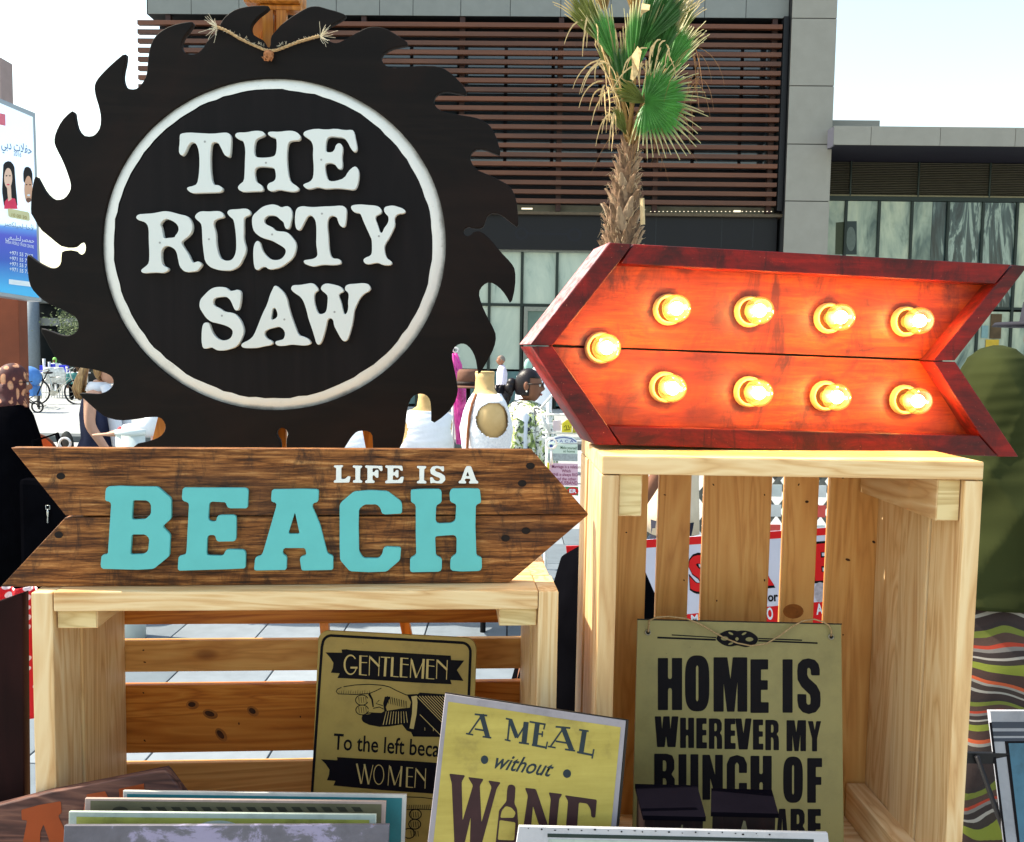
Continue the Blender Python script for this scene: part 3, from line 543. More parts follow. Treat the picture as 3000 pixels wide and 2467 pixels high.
def shrink(p, k_=.012):
    cx = sum(a for a, b in p) / len(p); cz = sum(b for a, b in p) / len(p); o = []
    for a, b in p:
        L = math.hypot(a - cx, b - cz); o.append((a - (a - cx) / L * k_, b - (b - cz) / L * k_))
    return o
up4 = [ma.xz([(1590, 1008)])[0], ma.xz([(1800, 740)])[0], ma.xz([(2945, 800)])[0], ma.xz([(2766, 1053)])[0]]
ma.plate('panel_backing', [[(1610, 1000), (2760, 1046), (2760, 1070), (1610, 1024)]], PD + .0145, .006, plain('black_metal', srgb(18, 18, 22), .5, .1), 0)
lo4 = [ma.xz([(1588, 1014)])[0], ma.xz([(2768, 1059)])[0], ma.xz([(2930, 1312)])[0], ma.xz([(1765, 1280)])[0]]
ma.plate('panel_plank', [up4], PD, .012, redpn, .001, px=False)
ma.plate('panel_plank', [lo4], PD + .0015, .012, redpn, .001, px=False)
sockm = plain('cream_bulb_socket', srgb(206, 170, 108), .5, .04)
sockin = plain('amber_socket_throat', srgb(120, 70, 26), .5, .1)
k = NT('clear_bulb_glass'); nt_ = k.t; fres = k.n('ShaderNodeLayerWeight'); fres.inputs[0].default_value = .35
tr_ = k.n('ShaderNodeBsdfTransparent'); tr_.inputs[0].default_value = (1, .93, .72, 1); gl = k.n('ShaderNodeBsdfGlossy'); gl.inputs['Roughness'].default_value = .08
mx = k.n('ShaderNodeMixShader'); k.l(fres.outputs['Facing'], mx.inputs[0]); k.l(tr_.outputs[0], mx.inputs[1]); k.l(gl.outputs[0], mx.inputs[2])
em = k.n('ShaderNodeEmission'); em.inputs[0].default_value = (1, .46, .10, 1); em.inputs[1].default_value = .16
ad = k.n('ShaderNodeAddShader'); k.l(mx.outputs[0], ad.inputs[0]); k.l(em.outputs[0], ad.inputs[1]); k.l(ad.outputs[0], nt_.nodes['Material Output'].inputs[0]); bulbm = k.m
k = NT('glowing_filament'); em = k.n('ShaderNodeEmission'); em.inputs[0].default_value = (1, .84, .56, 1); em.inputs[1].default_value = 16
k.l(em.outputs[0], k.t.nodes['Material Output'].inputs[0]); filam = k.m
brass = plain('brass_screw_cap', srgb(226, 190, 120), .4, .1, metal=0)
NB = 20
def lathe_y(prof, c, n=NB):
    V, Fc = [], []
    for (r, y) in prof:
        for j in range(n): a_ = 2 * math.pi * j / n; V.append((c.x + r * math.cos(a_), c.y + y, c.z + r * math.sin(a_)))
    for i in range(len(prof) - 1):
        for j in range(n): q = (j + 1) % n; Fc.append((i * n + j, i * n + q, (i + 1) * n + q, (i + 1) * n + j))
    return V, Fc
LIGHTS = []
for sx, sy in ((1758.6, 1019), (1958, 907), (2195, 913), (2427, 932), (2652, 942), (1946.6, 1134.5), (2193, 1148), (2416, 1160), (2648, 1171.5)):
    c = ma.px(sx, sy, PD - .002); z0 = Vector((0, 0, 0)); P0 = c
    sk = ma.add('socket', merge('socket', [lathe_y([(.0235, .002), (.0235, -.004), (.0215, -.0075), (.0185, -.008), (.0178, -.005), (.0175, -.002)], z0)], True), sockm, loc=P0); ma.add('socket_throat', merge('socket_throat', [lathe_y([(.0180, -.0015), (.012, -.0035), (.0, -.0038)], z0)], True), sockin, loc=(0, 0, 0), under=sk)
    bl = ma.add('bulb', merge('bulb', [lathe_y([(.0105, -.006), (.012, -.015), (.0165, -.022), (.0198, -.031), (.0205, -.039), (.0188, -.047), (.0145, -.0535), (.008, -.0575), (.0, -.0588)], z0)], True), bulbm, loc=P0)
    ma.add('bulb_cap', merge('bulb_cap', [lathe_y([(.0098, -.004), (.0104, -.014), (.0, -.0145)], z0)], True), brass, loc=(0, 0, 0), under=bl)
    ma.add('filament', merge('filament', [ball_vf((0, -.038, 0), (.0098, .0105, .0098), 14, 10), tube_vf([(0, -.012, 0), (0, -.032, 0)], .0014, 5)], True), filam, loc=(0, 0, 0), under=bl)
    ld = bpy.data.lights.new('bulb_light', 'POINT'); ld.energy = 1.15; ld.color = (1, .58, .18); ld.shadow_soft_size = .009
    lo = bpy.data.objects.new('bulb_light', ld); S.collection.objects.link(lo); lo.parent = ma.e; lo.location = P0 + Vector((0, -.032, 0))
k = NT('sunlit_worn_pink_paint'); g1 = k.noise(k.coord((1, 1, 1)), 60, 7, .75); k.col(k.ramp(g1, [(.36, srgb(150, 62, 66)), (.5, srgb(196, 132, 134)), (.66, srgb(222, 186, 184))])); k.rough(.5); k.bump(g1, .001)  # worn paint, with the sun's pale glare on this face painted in
qa, qb = ma.xz([(1556, 1009)])[0], ma.xz([(1789, 711)])[0]; dx_, dz_ = qb[0] - qa[0], qb[1] - qa[1]; L_ = math.hypot(dx_, dz_); nx_, nz_ = -dz_ / L_, dx_ / L_
V = [(a_[0] + nx_ * o_, y_, a_[1] + nz_ * o_) for a_ in (qa, qb) for y_ in (.001, DP - .001) for o_ in (.0002, .0012)]
ma.vf('sunlit_worn_side', [(V, [(0, 1, 3, 2), (4, 6, 7, 5), (0, 2, 6, 4), (1, 5, 7, 3), (0, 4, 5, 1), (2, 3, 7, 6)])], k.m)
# the sign's foot: a scrap of wood under the low right end
# ---------------------------------------------------------------- HOME IS WHEREVER sign
def printed(name, c, var=.10, scale=9, dirt=None):
    if name in MATS: return MATS[name]
    k = NT(name); v = k.coord((1, 1, 1), rnd=True); f1 = k.noise(v, scale, 7, .7); f2 = k.noise(v, 90, 5, .7)
    lo = tuple(x * (1 - 2.4 * var) for x in c[:3]) + (1,); hi = tuple(min(1, x * (1 + var)) for x in c[:3]) + (1,)
    cc = k.ramp(f1, [(.3, lo), (.5, c), (.75, hi)]); m = k.ramp(f2, [(.68, (0, 0, 0)), (.76, (1, 1, 1))]); cc = k.mix(m, cc, dirt or tuple(x * .35 for x in c[:3]) + (1,))
    k.col(cc); k.rough(.5); k.bump(f2, .0002, .5); MATS[name] = k.m; return k.m
olive = printed('olive_printed_board', srgb(142, 131, 80)); inkb = plain('black_print', srgb(14, 11, 17), .6, .15, 40, spec=.12)
edgeb = plain('dark_board_edge', srgb(38, 32, 26), .7, .3)
eyelet = plain('steel_eyelet', srgb(150, 145, 130), .35, .1, metal=.8)
def board(t, pts, th, mat, bev=.0006, rnd=3, edge=None, zb=0.0):
    """front outline: given top corners in pixels, sides carried straight down to the board's foot"""
    q = t.xz(pts); (ax, az), (bx, bz2) = q[-1], q[-2]
    def down(top, low):
        f = (top[1] - zb) / (top[1] - low[1]); return (top[0] + (low[0] - top[0]) * f, zb)
    n = len(q); P_ = q[1:n - 1]; L = down(q[1], q[0]); Rr = down(q[n - 2], q[n - 1])
    out = [L] + P_ + [Rr]; t.plate('board', [out], 0, th, mat, bev, px=False)
    return out
GL = {
 'H': [[(0, 0), (0, 1), (.42, 1), (.42, .63), (.45, .6), (.55, .6), (.58, .63), (.58, 1), (1, 1), (1, 0), (.58, 0), (.58, .38), (.55, .42), (.45, .42), (.42, .38), (.42, 0)]],
 'M': [[(0, 0), (0, 1), (.41, 1), (.5, .6), (.57, 1), (1, 1), (1, 0), (.71, 0), (.71, .55), (.62, 0), (.4, 0), (.3, .52), (.3, 0)]],
 'E': [[(0, 0), (0, 1), (.97, 1), (.97, .81), (.58, .81), (.58, .61), (.95, .61), (.95, .43), (.58, .43), (.58, .2), (1, .2), (1, 0)]],
 'I': [[(0, 0), (0, 1), (1, 1), (1, 0)]],
 'R': [[(0, 0), (0, 1), (.6, 1), (.85, .96), (.97, .85), (.97, .62), (.83, .53), (.97, .44), (1, .3), (1, 0), (.6, 0), (.6, .34), (.53, .42), (.42, .42), (.42, 0)], [(.42, .58), (.42, .84), (.55, .84), (.6, .78), (.6, .63), (.55, .58)]],
 'B': [[(0, 0), (0, 1), (.6, 1), (.88, .96), (.98, .84), (.98, .64), (.84, .53), (1, .42), (1, .14), (.88, .03), (.6, 0)], [(.42, .6), (.42, .85), (.55, .84), (.59, .78), (.59, .66), (.55, .6)], [(.42, .16), (.42, .44), (.55, .43), (.6, .36), (.6, .22), (.55, .16)]],
 'W': [[(0, 1), (.1, 0), (.42, 0), (.48, .36), (.54, 0), (.88, 0), (1, 1), (.72, 1), (.66, .58), (.63, 1), (.36, 1), (.31, .58), (.27, 1)]],
 'V': [[(0, 1), (.22, 0), (.76, 0), (1, 1), (.62, 1), (.5, .52), (.38, 1)]],
 'Y': [[(0, 1), (.32, .42), (.32, 0), (.7, 0), (.7, .42), (1, 1), (.64, 1), (.52, .7), (.4, 1)]],
 'U': [[(0, 1), (0, .15), (.1, .03), (.3, -.01), (.7, -.01), (.9, .03), (1, .15), (1, 1), (.6, 1), (.6, .2), (.5, .15), (.4, .2), (.4, 1)]],
 'N': [[(0, 0), (0, 1), (.36, 1), (.62, .55), (.62, 1), (1, 1), (1, 0), (.68, 0), (.38, .48), (.38, 0)]],
 'C': [[(1, .62), (1, .82), (.85, .97), (.5, 1.02), (.15, .97), (0, .82), (0, .18), (.15, .03), (.5, -.02), (.85, .03), (1, .18), (1, .4), (.6, .4), (.6, .2), (.5, .14), (.41, .2), (.41, .8), (.5, .86), (.6, .8), (.6, .62)]],
 'F': [[(0, 0), (0, 1), (1, 1), (1, .8), (.58, .8), (.58, .58), (.95, .58), (.95, .4), (.58, .4), (.58, 0)]],
 'A': [[(0, 0), (.25, 1), (.75, 1), (1, 0), (.62, 0), (.58, .2), (.42, .2), (.38, 0)], [(.45, .36), (.55, .36), (.5, .75)]],
 'O': [[(.5 + .5 * (abs(math.cos(t)) ** .75) * (1 if math.cos(t) > 0 else -1), .5 + .52 * (abs(math.sin(t)) ** .55) * (1 if math.sin(t) > 0 else -1)) for t in [i * math.pi / 18 for i in range(36)]], [(.45, .2), (.45, .8), (.5, .84), (.55, .8), (.55, .2), (.5, .16)]],
}
Sg = [(1935, 690), (1848, 690), (1835, 680), (1832, 625), (1815, 602), (1795, 612), (1793, 680), (1810, 720), (1900, 800), (1940, 880), (1945, 960), (1940, 1040), (1890, 1105), (1810, 1127), (1740, 1105), (1695, 1050), (1682, 980), (1682, 900), (1783, 903), (1785, 1000), (1800, 1022), (1828, 1015), (1832, 960), (1825, 910), (1730, 820), (1685, 740), (1680, 640), (1690, 560), (1740, 510), (1810, 497), (1880, 515), (1920, 560), (1935, 620)]
GL['S'] = [[((a - 1680) / 265, 1 - (b - 497) / 630) for a, b in Sg]]
def word(t, f, items, d, mat, rough=1.0, name='lettering'):
    L = []
    for ch, x0, x1, y0, y1 in items:
        for lp in GL[ch]:
            q = [(x0 + a * (x1 - x0), y1 - b * (y1 - y0)) for a, b in lp]
            L.append(softcorner([f(*p) for p in q], 1.6))
    t.flat(name, L, d, mat)
hs = Thing('printed_sign', 'olive printed board HOME IS WHEREVER MY BUNCH OF with twine, in the tall crate', 'sign', (.36, 1.40, TABLE + .028), yaw=-1.5, tilt=6)
board(hs, [(1853, 2433), (1868, 1815), (2465, 1829), (2472, 2433)], .006, olive, .0006)
hs.plate('board_edge', [[(1867, 1813), (2467, 1827), (2466.5, 1830.5), (1867, 1816.5)]], -.0003, .0015, edgeb, 0)
zh = zt(1900, 1800, 3.857); z8 = zt(1800, 1780, 2.5275)
word(hs, zh, [('H', 105, 380, 493, 1082), ('O', 412, 688, 475, 1085), ('M', 735, 1116, 485, 1100), ('E', 1152, 1358, 508, 1114), ('I', 1515, 1628, 508, 1112), ('S', 1680, 1945, 497, 1127)], -.0004, inkb)
word(hs, zh, [('W', 70, 338, 1152, 1500), ('H', 357, 515, 1168, 1510), ('E', 540, 660, 1172, 1515), ('R', 682, 832, 1176, 1520), ('E', 858, 984, 1176, 1523), ('V', 980, 1165, 1176, 1527), ('E', 1180, 1298, 1188, 1530), ('R', 1320, 1474, 1192, 1535), ('M', 1560, 1780, 1196, 1546), ('Y', 1800, 1950, 1206, 1548)], -.0004, inkb)
word(hs, z8, [('B', 295, 447, 1082, 1405), ('U', 475, 622, 1086, 1410), ('N', 652, 803, 1090, 1424), ('C', 832, 982, 1098, 1432), ('H', 1008, 1165, 1098, 1436), ('O', 1250, 1396, 1110, 1440), ('F', 1428, 1538, 1115, 1446)], -.0004, inkb)
word(hs, z8, [('A', 1195, 1290, 1490, 1760), ('R', 1305, 1412, 1490, 1760), ('E', 1432, 1532, 1492, 1760)], -.0004, inkb)
blob = [(760, 270), (800, 220), (880, 180), (960, 178), (1000, 190), (1060, 180), (1140, 190), (1210, 230), (1245, 275), (1220, 330), (1160, 360), (1090, 375), (1000, 345), (930, 368), (850, 350), (790, 310)]
hs.flat('knot_emblem', [zl(zh, smooth2(blob, 2))] + [zl(zh, ell(*e, 16)) for e in ((860, 272, 42, 24), (1000, 278, 19, 20), (1140, 282, 44, 24))] + [zl(zh, ell(a_, b_, rx, ry, 12, r_)) for a_, b_, rx, ry, r_ in ((930, 216, 30, 12, .45), (1080, 218, 30, 12, -.45), (930, 330, 30, 11, -.35))], -.0004, inkb)
for s_ in [([(100, 262), (760, 288)], 20), ([(262, 232), (765, 262)], 12), ([(1240, 272), (1735, 292)], 14), ([(1240, 298), (1910, 325)], 18)]: hs.strokes('emblem_line', [s_], -.0004, inkb, tr=zh)
for ex, ey in ((1898, 1853), (2435, 1866)):
    c = hs.px(ex, ey, -.001); hs.vf('eyelet', [tube_vf([(c.x + .0038 * math.cos(q * .42), c.y, c.z + .0038 * math.sin(q * .42)) for q in range(16)], .0011, 6)], eyelet, True)
    hs.flat('eyelet_hole', [ell(ex, ey, 5, 5, 12)], -.0006, plain('hole_shadow', (.01, .01, .01, 1), .9))
tp = [(1899, 1852), (1901, 1835), (1902, 1818), (1925, 1808), (1960, 1806), (2010, 1812), (2050, 1828), (2085, 1848), (2120, 1868), (2160, 1884), (2200, 1892), (2245, 1886), (2285, 1862), (2320, 1836), (2350, 1820), (2385, 1814), (2412, 1822), (2428, 1832), (2436, 1848), (2435, 1864)]
hs.vf('hanging_twine', [tube_vf([hs.px(x, y, -.005 - .004 * math.sin(i / 19 * 3.14)) for i, (x, y) in enumerate(tp)], .0012, 6)], twm, True)
# ---------------------------------------------------------------- GENTLEMEN sign
gold = printed('mustard_printed_board', srgb(170, 143, 72), .14, 7)
goldi = printed('mustard_print', srgb(200, 174, 108), .08, 9)
ge = Thing('printed_sign', 'mustard toilet sign with rounded corners reading GENTLEMEN and WOMEN, in the low crate', 'sign', (-.17, 1.425, TABLE + .028), yaw=-3, tilt=6)
def arc(cx, cy, r, a0, a1, n=6): return [(cx + r * math.cos(R(a0 + (a1 - a0) * i / n)), cy + r * math.sin(R(a0 + (a1 - a0) * i / n))) for i in range(n + 1)]
board(ge, [(900, 2600), (932, 1880)] + arc(962, 1877, 30, 185, 265) + arc(1364, 1898, 30, 275, 355) + [(1396, 1900), (1372, 2600)], .005, gold)
z6 = zt(850, 1800, 2.6027); z9 = zt(940, 1900, 4.96)
ge.strokes('border_line', [([(875, 2900)] + [(943, 1895)] + arc(971, 1888, 26, 185, 265) + arc(1352, 1909, 26, 275, 355) + [(1378, 1920), (1340, 2900)], 8)], -.0004, inkb)
ge.flat('ribbon', [zl(z6, [(270, 290), (395, 292), (392, 268), (430, 266), (470, 273), (800, 290), (1225, 315), (1228, 348), (1328, 352), (1272, 425), (1322, 507), (1222, 500), (1232, 533), (950, 520), (600, 497), (360, 485), (378, 450), (310, 445), (325, 410), (330, 370), (305, 330)])], -.0004, inkb)
ge.flat('ribbon', [zl(z6, [(235, 1105), (360, 1112), (358, 1088), (500, 1097), (900, 1117), (1240, 1140), (1232, 1378), (1100, 1368), (700, 1340), (330, 1305), (345, 1270), (280, 1265), (295, 1225), (300, 1185), (270, 1140)])], -.0004, inkb)
def arcpts(cx, cy, rx, ry, a0, a1, n=18): return [(cx + rx * math.cos(R(a0 + (a1 - a0) * i / n)), cy + ry * math.sin(R(a0 + (a1 - a0) * i / n))) for i in range(n + 1)]
st = [(arcpts(432, 236, 88, 138, -38, -180, 12), 16, 28), (arcpts(432, 236, 88, 138, -180, -345, 14), 28, 12), ([(430, 278), (532, 278)], 26),
      ([(575, 100), (570, 385)], 32), ([(560, 108), (680, 112)], 10), ([(580, 203), (672, 205)], 12), ([(575, 380), (668, 388)], 12),
      ([(710, 105), (702, 392)], 12), ([(715, 125), (850, 262)], 30), ([(852, 118), (838, 400)], 12), ([(870, 124), (1010, 132)], 13), ([(945, 130), (928, 405)], 34),
      ([(1042, 125), (1030, 408)], 36), ([(1045, 405), (1128, 412)], 11), ([(1172, 135), (1162, 418)], 34), ([(1160, 138), (1272, 146)], 12), ([(1180, 226), (1275, 236)], 12), ([(1175, 412), (1258, 418)], 12),
      ([(1314, 145), (1300, 425)], 12), ([(1318, 165), (1386, 425)], 30), ([(1388, 420), (1498, 160)], 11), ([(1495, 152), (1478, 438)], 34), ([(1552, 155), (1542, 440)], 34), ([(1545, 160), (1650, 167)], 12), ([(1560, 250), (1650, 259)], 12), ([(1552, 437), (1648, 443)], 12),
      ([(1688, 160), (1680, 440)], 12), ([(1692, 172), (1835, 310)], 30), ([(1838, 170), (1825, 452)], 12)]
ge.strokes('lettering', st, -.0008, goldi, tr=z9)
st = [([(508, 1138), (542, 1292)], 13), ([(545, 1290), (566, 1150)], 5), ([(566, 1142), (598, 1296)], 13), ([(600, 1294), (632, 1148)], 5), (arcpts(676, 1222, 38, 74, 0, 360, 24), 6), ([(757, 1150), (746, 1305)], 5), ([(762, 1158), (797, 1302)], 12), ([(799, 1300), (850, 1162)], 5), ([(850, 1158), (838, 1313)], 14),
      ([(893, 1165), (888, 1318)], 14), ([(888, 1168), (938, 1171)], 6), ([(895, 1235), (935, 1238)], 6), ([(888, 1316), (938, 1320)], 6), ([(960, 1172), (950, 1322)], 6), ([(962, 1182), (1028, 1268)], 13), ([(1034, 1175), (1028, 1328)], 6)]
ge.strokes('lettering', st, -.0008, goldi, tr=z6)
ge.text('lettering', 'To the left because', (976, 2195), (1352, 2222), 47, -.0004, inkb, bold=.012)
hand = [(600, 965), (612, 1065), (700, 1110), (850, 1138), (1000, 1132), (1180, 1104), (1250, 1195), (1310, 1215), (1340, 1280), (1690, 1285), (1860, 1290), (1850, 670), (1440, 640), (1400, 668), (1250, 672), (1310, 780), (1290, 860), (1180, 870), (960, 905), (945, 850), (1010, 700), (930, 700), (905, 800), (920, 910), (880, 935), (760, 930), (700, 955)]
ge.flat('pointing_hand', [zl(z9, hand)], -.0004, inkb)
st = [([(300, 565), (242, 590), (222, 625), (252, 660), (500, 668), (700, 655), (800, 615), (880, 575)], 12), ([(330, 555), (500, 530), (700, 520), (900, 535), (1000, 560), (1100, 612), (1240, 675), (1400, 668)], 13), (arcpts(596, 750, 92, 74, 20, 340), 13), (arcpts(600, 893, 92, 72, 10, 350), 13), (arcpts(730, 1015, 132, 80, 100, 330), 14), ([(700, 660), (745, 740), (760, 850)], 34, 20), ([(850, 750), (800, 800), (900, 830)], 12), ([(760, 870), (850, 850), (910, 880)], 13)]
for i in range(14): st.append(([(262 + i * 34, 655), (268 + i * 34, 622 - (i % 3) * 12)], 7, 3))
for i in range(4): st.append(([(550 + i * 34, 705), (558 + i * 34, 792)], 9, 5)); st.append(([(550 + i * 34, 850), (560 + i * 34, 938)], 9, 5)); st.append(([(640 + i * 42, 970), (655 + i * 42, 1050)], 9, 5))
for i in range(9): st.append(([(965 + i * 34, 690 + i * 9), (985 + i * 32, 800 + i * 8)], 13, 7))
ge.strokes('hand_outline', st, -.00045, inkb, tr=z9)
st = [([(i * 36 + 950, 915), (905 + i * 44, 1110 - i * 4)], 7, 10) for i in range(9)] + [([(1352, 692), (1368, 780), (1358, 950), (1318, 1165)], 80, 60)] + [([(1430 + i * 42, 690 + (0 if i > 3 else 0)), (1430 + i * 42 + 420, 1120)], 10) for i in range(-1, 9)] + [([(1440, 960), (1740, 1260)], 9), ([(1508, 1170), (1514, 1170)], 44), ([(1632, 1180), (1638, 1180)], 40)]
ge.strokes('hand_highlights', st, -.0009, goldi, tr=z9)
st = [([(890, 1392), (1000, 1395), (1120, 1412)], 6), ([(888, 1488), (1000, 1486), (1120, 1490)], 6)] + [(arcpts(cx, cy, 46, 38, 0, 360, 14), 8) for cx, cy in ((955, 1525), (950, 1600), (905, 1670))] + [([(920 + i * 18, cy - 20), (924 + i * 18, cy + 24)], 5) for i in range(4) for cy in (1525, 1600, 1670)] + [([(900 + i * 14, 1484), (896 + i * 14, 1452)], 4) for i in range(13)]
ge.strokes('hand_outline', st, -.0004, inkb, tr=z6)
# ---------------------------------------------------------------- A MEAL without WINE
z7 = zt(1200, 1950, 3.0157)
greyb = printed('grey_white_worn_border', srgb(146, 138, 142), .12, 14)
yel = printed('mustard_yellow_print', srgb(176, 164, 62), .12, 8)
k = NT('brushed_yellow_print'); v = k.coord((.08, 1, 1)); f1 = k.noise(v, 60, 5, .7); f2 = k.noise(k.coord((1, 1, 1)), 12, 6, .7)
cc = k.mix(.5, k.ramp(f1, [(.3, srgb(150, 130, 46)), (.7, srgb(188, 168, 80))]), k.ramp(f2, [(.32, srgb(96, 80, 36)), (.46, srgb(166, 147, 62)), (.8, srgb(186, 168, 84))])); k.col(cc); k.rough(.5); yel = k.m
teal_ink = plain('dark_teal_ink', srgb(32, 44, 50), .55, .2, 60); maroon = plain('maroon_ink', srgb(52, 26, 28), .55, .2, 60)
wi = Thing('printed_sign', 'yellow printed board A MEAL without WINE leaning in front of both crates', 'sign', (.02, 1.115, TABLE + .001), yaw=4, tilt=13)
board(wi, [(1253, 2467), (1304.5, 2032), (1834, 2111), (1806, 2421)], .006, greyb)
bq = wi.xz([(1253, 2467), (1304.5, 2032), (1834, 2111), (1806, 2421)])
wi.plate('board_edge', [[(1304, 2031), (1306, 2029), (1842, 2110), (1835, 2113)]], .0003, .0065, edgeb, 0)
wi.plate('board_edge', [[(1835.5, 2112), (1842, 2111), (1812, 2440), (1805.5, 2440)]], .0003, .0065, edgeb, 0)
wi.flat('print_field', [zl(z7, [(342, 318), (900, 400), (1300, 462), (1866, 545), (1780, 1425), (1765, 1640), (195, 1700)])], -.0003, yel)
st = [([(645, 430), (522, 605)], 14), ([(636, 432), (690, 632)], 40), ([(575, 560), (672, 576)], 14), ([(575, 430), (686, 442)], 15), ([(498, 600), (562, 612)], 13), ([(645, 628), (722, 638)], 14),
      ([(885, 475), (866, 660)], 15), ([(890, 482), (948, 636)], 36), ([(950, 640), (1036, 502)], 14), ([(1030, 498), (1010, 690)], 44), ([(850, 468), (906, 480)], 14), ([(840, 654), (892, 666)], 13), ([(965, 680), (1055, 693)], 14),
      ([(1130, 505), (1105, 705)], 42), ([(1060, 496), (1202, 520)], 15), ([(1197, 512), (1185, 565)], 12), ([(1125, 602), (1180, 608)], 14), ([(1175, 580), (1170, 630)], 12), ([(1080, 700), (1212, 726)], 17), ([(1218, 672), (1204, 738)], 12),
      ([(1365, 545), (1240, 722)], 14), ([(1356, 548), (1432, 748)], 42), ([(1290, 668), (1400, 686)], 14), ([(1290, 540), (1420, 552)], 15), ([(1222, 714), (1290, 726)], 13), ([(1372, 740), (1462, 753)], 14),
      ([(1545, 575), (1515, 772)], 42), ([(1498, 567), (1582, 580)], 14), ([(1480, 764), (1622, 792)], 17), ([(1628, 738), (1612, 822)], 13)]
wi.strokes('lettering', st, -.0006, teal_ink, tr=z7)
wi.text('lettering', 'without', z7(752, 905), z7(1262, 985), 46, -.0006, teal_ink, shear=.45, bold=.012)
wi.flat('dot', [zl(z7, ell(662, 832, 33, 38, 20))], -.0006, teal_ink); wi.flat('dot', [zl(z7, ell(1391, 955, 36, 38, 20))], -.0006, teal_ink)
W_ = [[(350, 955), (492, 970), (460, 1025), (468, 1370), (560, 1060), (515, 985), (655, 1002), (620, 1060), (635, 1385), (725, 1075), (693, 1015), (806, 1032), (770, 1085), (620, 1640), (530, 1640), (540, 1340), (470, 1640), (400, 1640), (395, 1559), (372, 1040)]]
N_ = [[(1018, 1080), (1115, 1090), (1150, 1190), (1225, 1420), (1247, 1180), (1228, 1120), (1350, 1135), (1322, 1180), (1285, 1560), (1190, 1560), (1090, 1240), (1060, 1560), (985, 1560), (1045, 1150)]]
E_ = [[(1370, 1145), (1655, 1185), (1640, 1345), (1605, 1340), (1600, 1270), (1570, 1220), (1495, 1210), (1470, 1560), (1370, 1560), (1400, 1200)]]
bot = [(870, 1060), (890, 1050), (920, 1055), (935, 1075), (930, 1170), (925, 1215), (950, 1270), (958, 1380), (945, 1640), (752, 1640), (785, 1330), (790, 1280), (830, 1230), (855, 1200), (862, 1100)]
holes = [[(850, 1240), (900, 1255), (938, 1300), (920, 1345), (800, 1345), (815, 1280)], [(795, 1365), (935, 1385), (925, 1545), (778, 1540)]]
wi.flat('lettering', [softcorner(zl(z7, q), 3) for q in W_ + N_ + E_], -.0006, maroon)
wi.flat('bottle_print', [softcorner(zl(z7, q), 3) for q in [bot] + holes], -.0006, maroon)
# ---------------------------------------------------------------- stack of small boards in front
pinkb = printed('pinkish_grey_border', srgb(160, 140, 132), .12, 20)
tealp = printed('teal_print', srgb(24, 112, 118), .1, 12)
dolive = printed('dark_olive_print', srgb(92, 88, 64), .12, 12)
mint = printed('pale_mint_border', srgb(164, 176, 166), .1, 25)
lime = printed('lime_print', srgb(150, 152, 68), .16, 30)
k = NT('peeling_violet_grey'); f1 = k.noise(k.coord((.7, 1, 1)), 14, 8, .68, .4); f2 = k.noise(k.coord((1, 1, 1)), 60, 5)
cc = k.ramp(f1, [(.3, srgb(70, 68, 76)), (.5, srgb(92, 90, 100)), (.54, srgb(136, 130, 156)), (.8, srgb(150, 144, 170))]); k.col(cc); k.rough(.55); k.bump(f2, .0003); violet = k.m
def stackboard(lab, Y, pts, th, bm_, fields, tilt=10, yaw=0, x=-.3):
    t = Thing('printed_sign', lab, 'sign', (x, Y, TABLE + .001), yaw=yaw, tilt=tilt)
    board(t, pts, th, bm_)
    for nm, p_, m_ in fields: t.flat(nm, [p_], -.0004, m_)
    return t
stackboard('board with white rim and teal field, hindmost of the stack at lower left', 1.165, [(362, 2500), (360.5, 2317), (1191, 2328), (1184, 2500)], .006, printed('offwhite_rim', srgb(196, 194, 186), .08, 20), [('print_field', [(372, 2800), (372, 2326), (1178, 2338), (1166, 2800)], tealp)])
dk = plain('dark_olive_ink', srgb(46, 46, 34), .6)
t = stackboard('dark olive board with pinkish rim and hatched print, third in the stack at lower left', 1.14, [(243, 2500), (249, 2339), (1130.5, 2348), (1124, 2500)], .006, pinkb, [('print_field', [(258, 2800), (265, 2346), (1118, 2356), (1105, 2800)], dolive)])
t.flat('print_disc', [ell(352, 2376, 24, 13, 24)], -.0007, dk)
t.flat('hatching', [[(412 + i * 44, 2364), (438 + i * 44, 2364.5), (448 + i * 44, 2378), (424 + i * 44, 2378)] for i in range(15)], -.0007, dk)
t = stackboard('lime green board with pale mint rim, second in the stack at lower left', 1.11, [(199, 2500), (201.6, 2378), (1101.6, 2387), (1098, 2500)], .006, mint, [('print_field', [(222, 2800), (224, 2393), (1082, 2402), (1075, 2800)], lime)])
t.flat('print_disc', [ell(640, 2430, 66, 26, 24)], -.0007, mint)
stackboard('peeling violet-grey board, foremost of the stack at lower left', 1.08, [(184, 2500), (188, 2419), (1140, 2417), (1136, 2500)], .007, violet, [])
t = stackboard('grey-white board with a dark green line, standing at the bottom centre', 1.09, [(1508, 2500), (1520, 2421), (2425, 2441), (2432, 2500)], .007, printed('grey_white_board', srgb(176, 176, 180), .1, 16), [], x=.25, yaw=1)
t.flat('green_line', [[(1604, 2442), (2384, 2459), (2384, 2470), (1604, 2453)]], -.0004, plain('bottle_green_ink', srgb(36, 50, 46), .6))
t.flat('inner_field', [[(1606, 2458), (2380, 2475), (2380, 2800), (1600, 2800)]], -.0004, mint)
t.flat('paint_chips', [ell(1548 + i * 37 + (i * 53 % 17), 2427 + i * .8 + (i * 7 % 5), 2 + i % 3, 1.6 + i % 2, 7) for i in range(20)], -.0006, inkb)
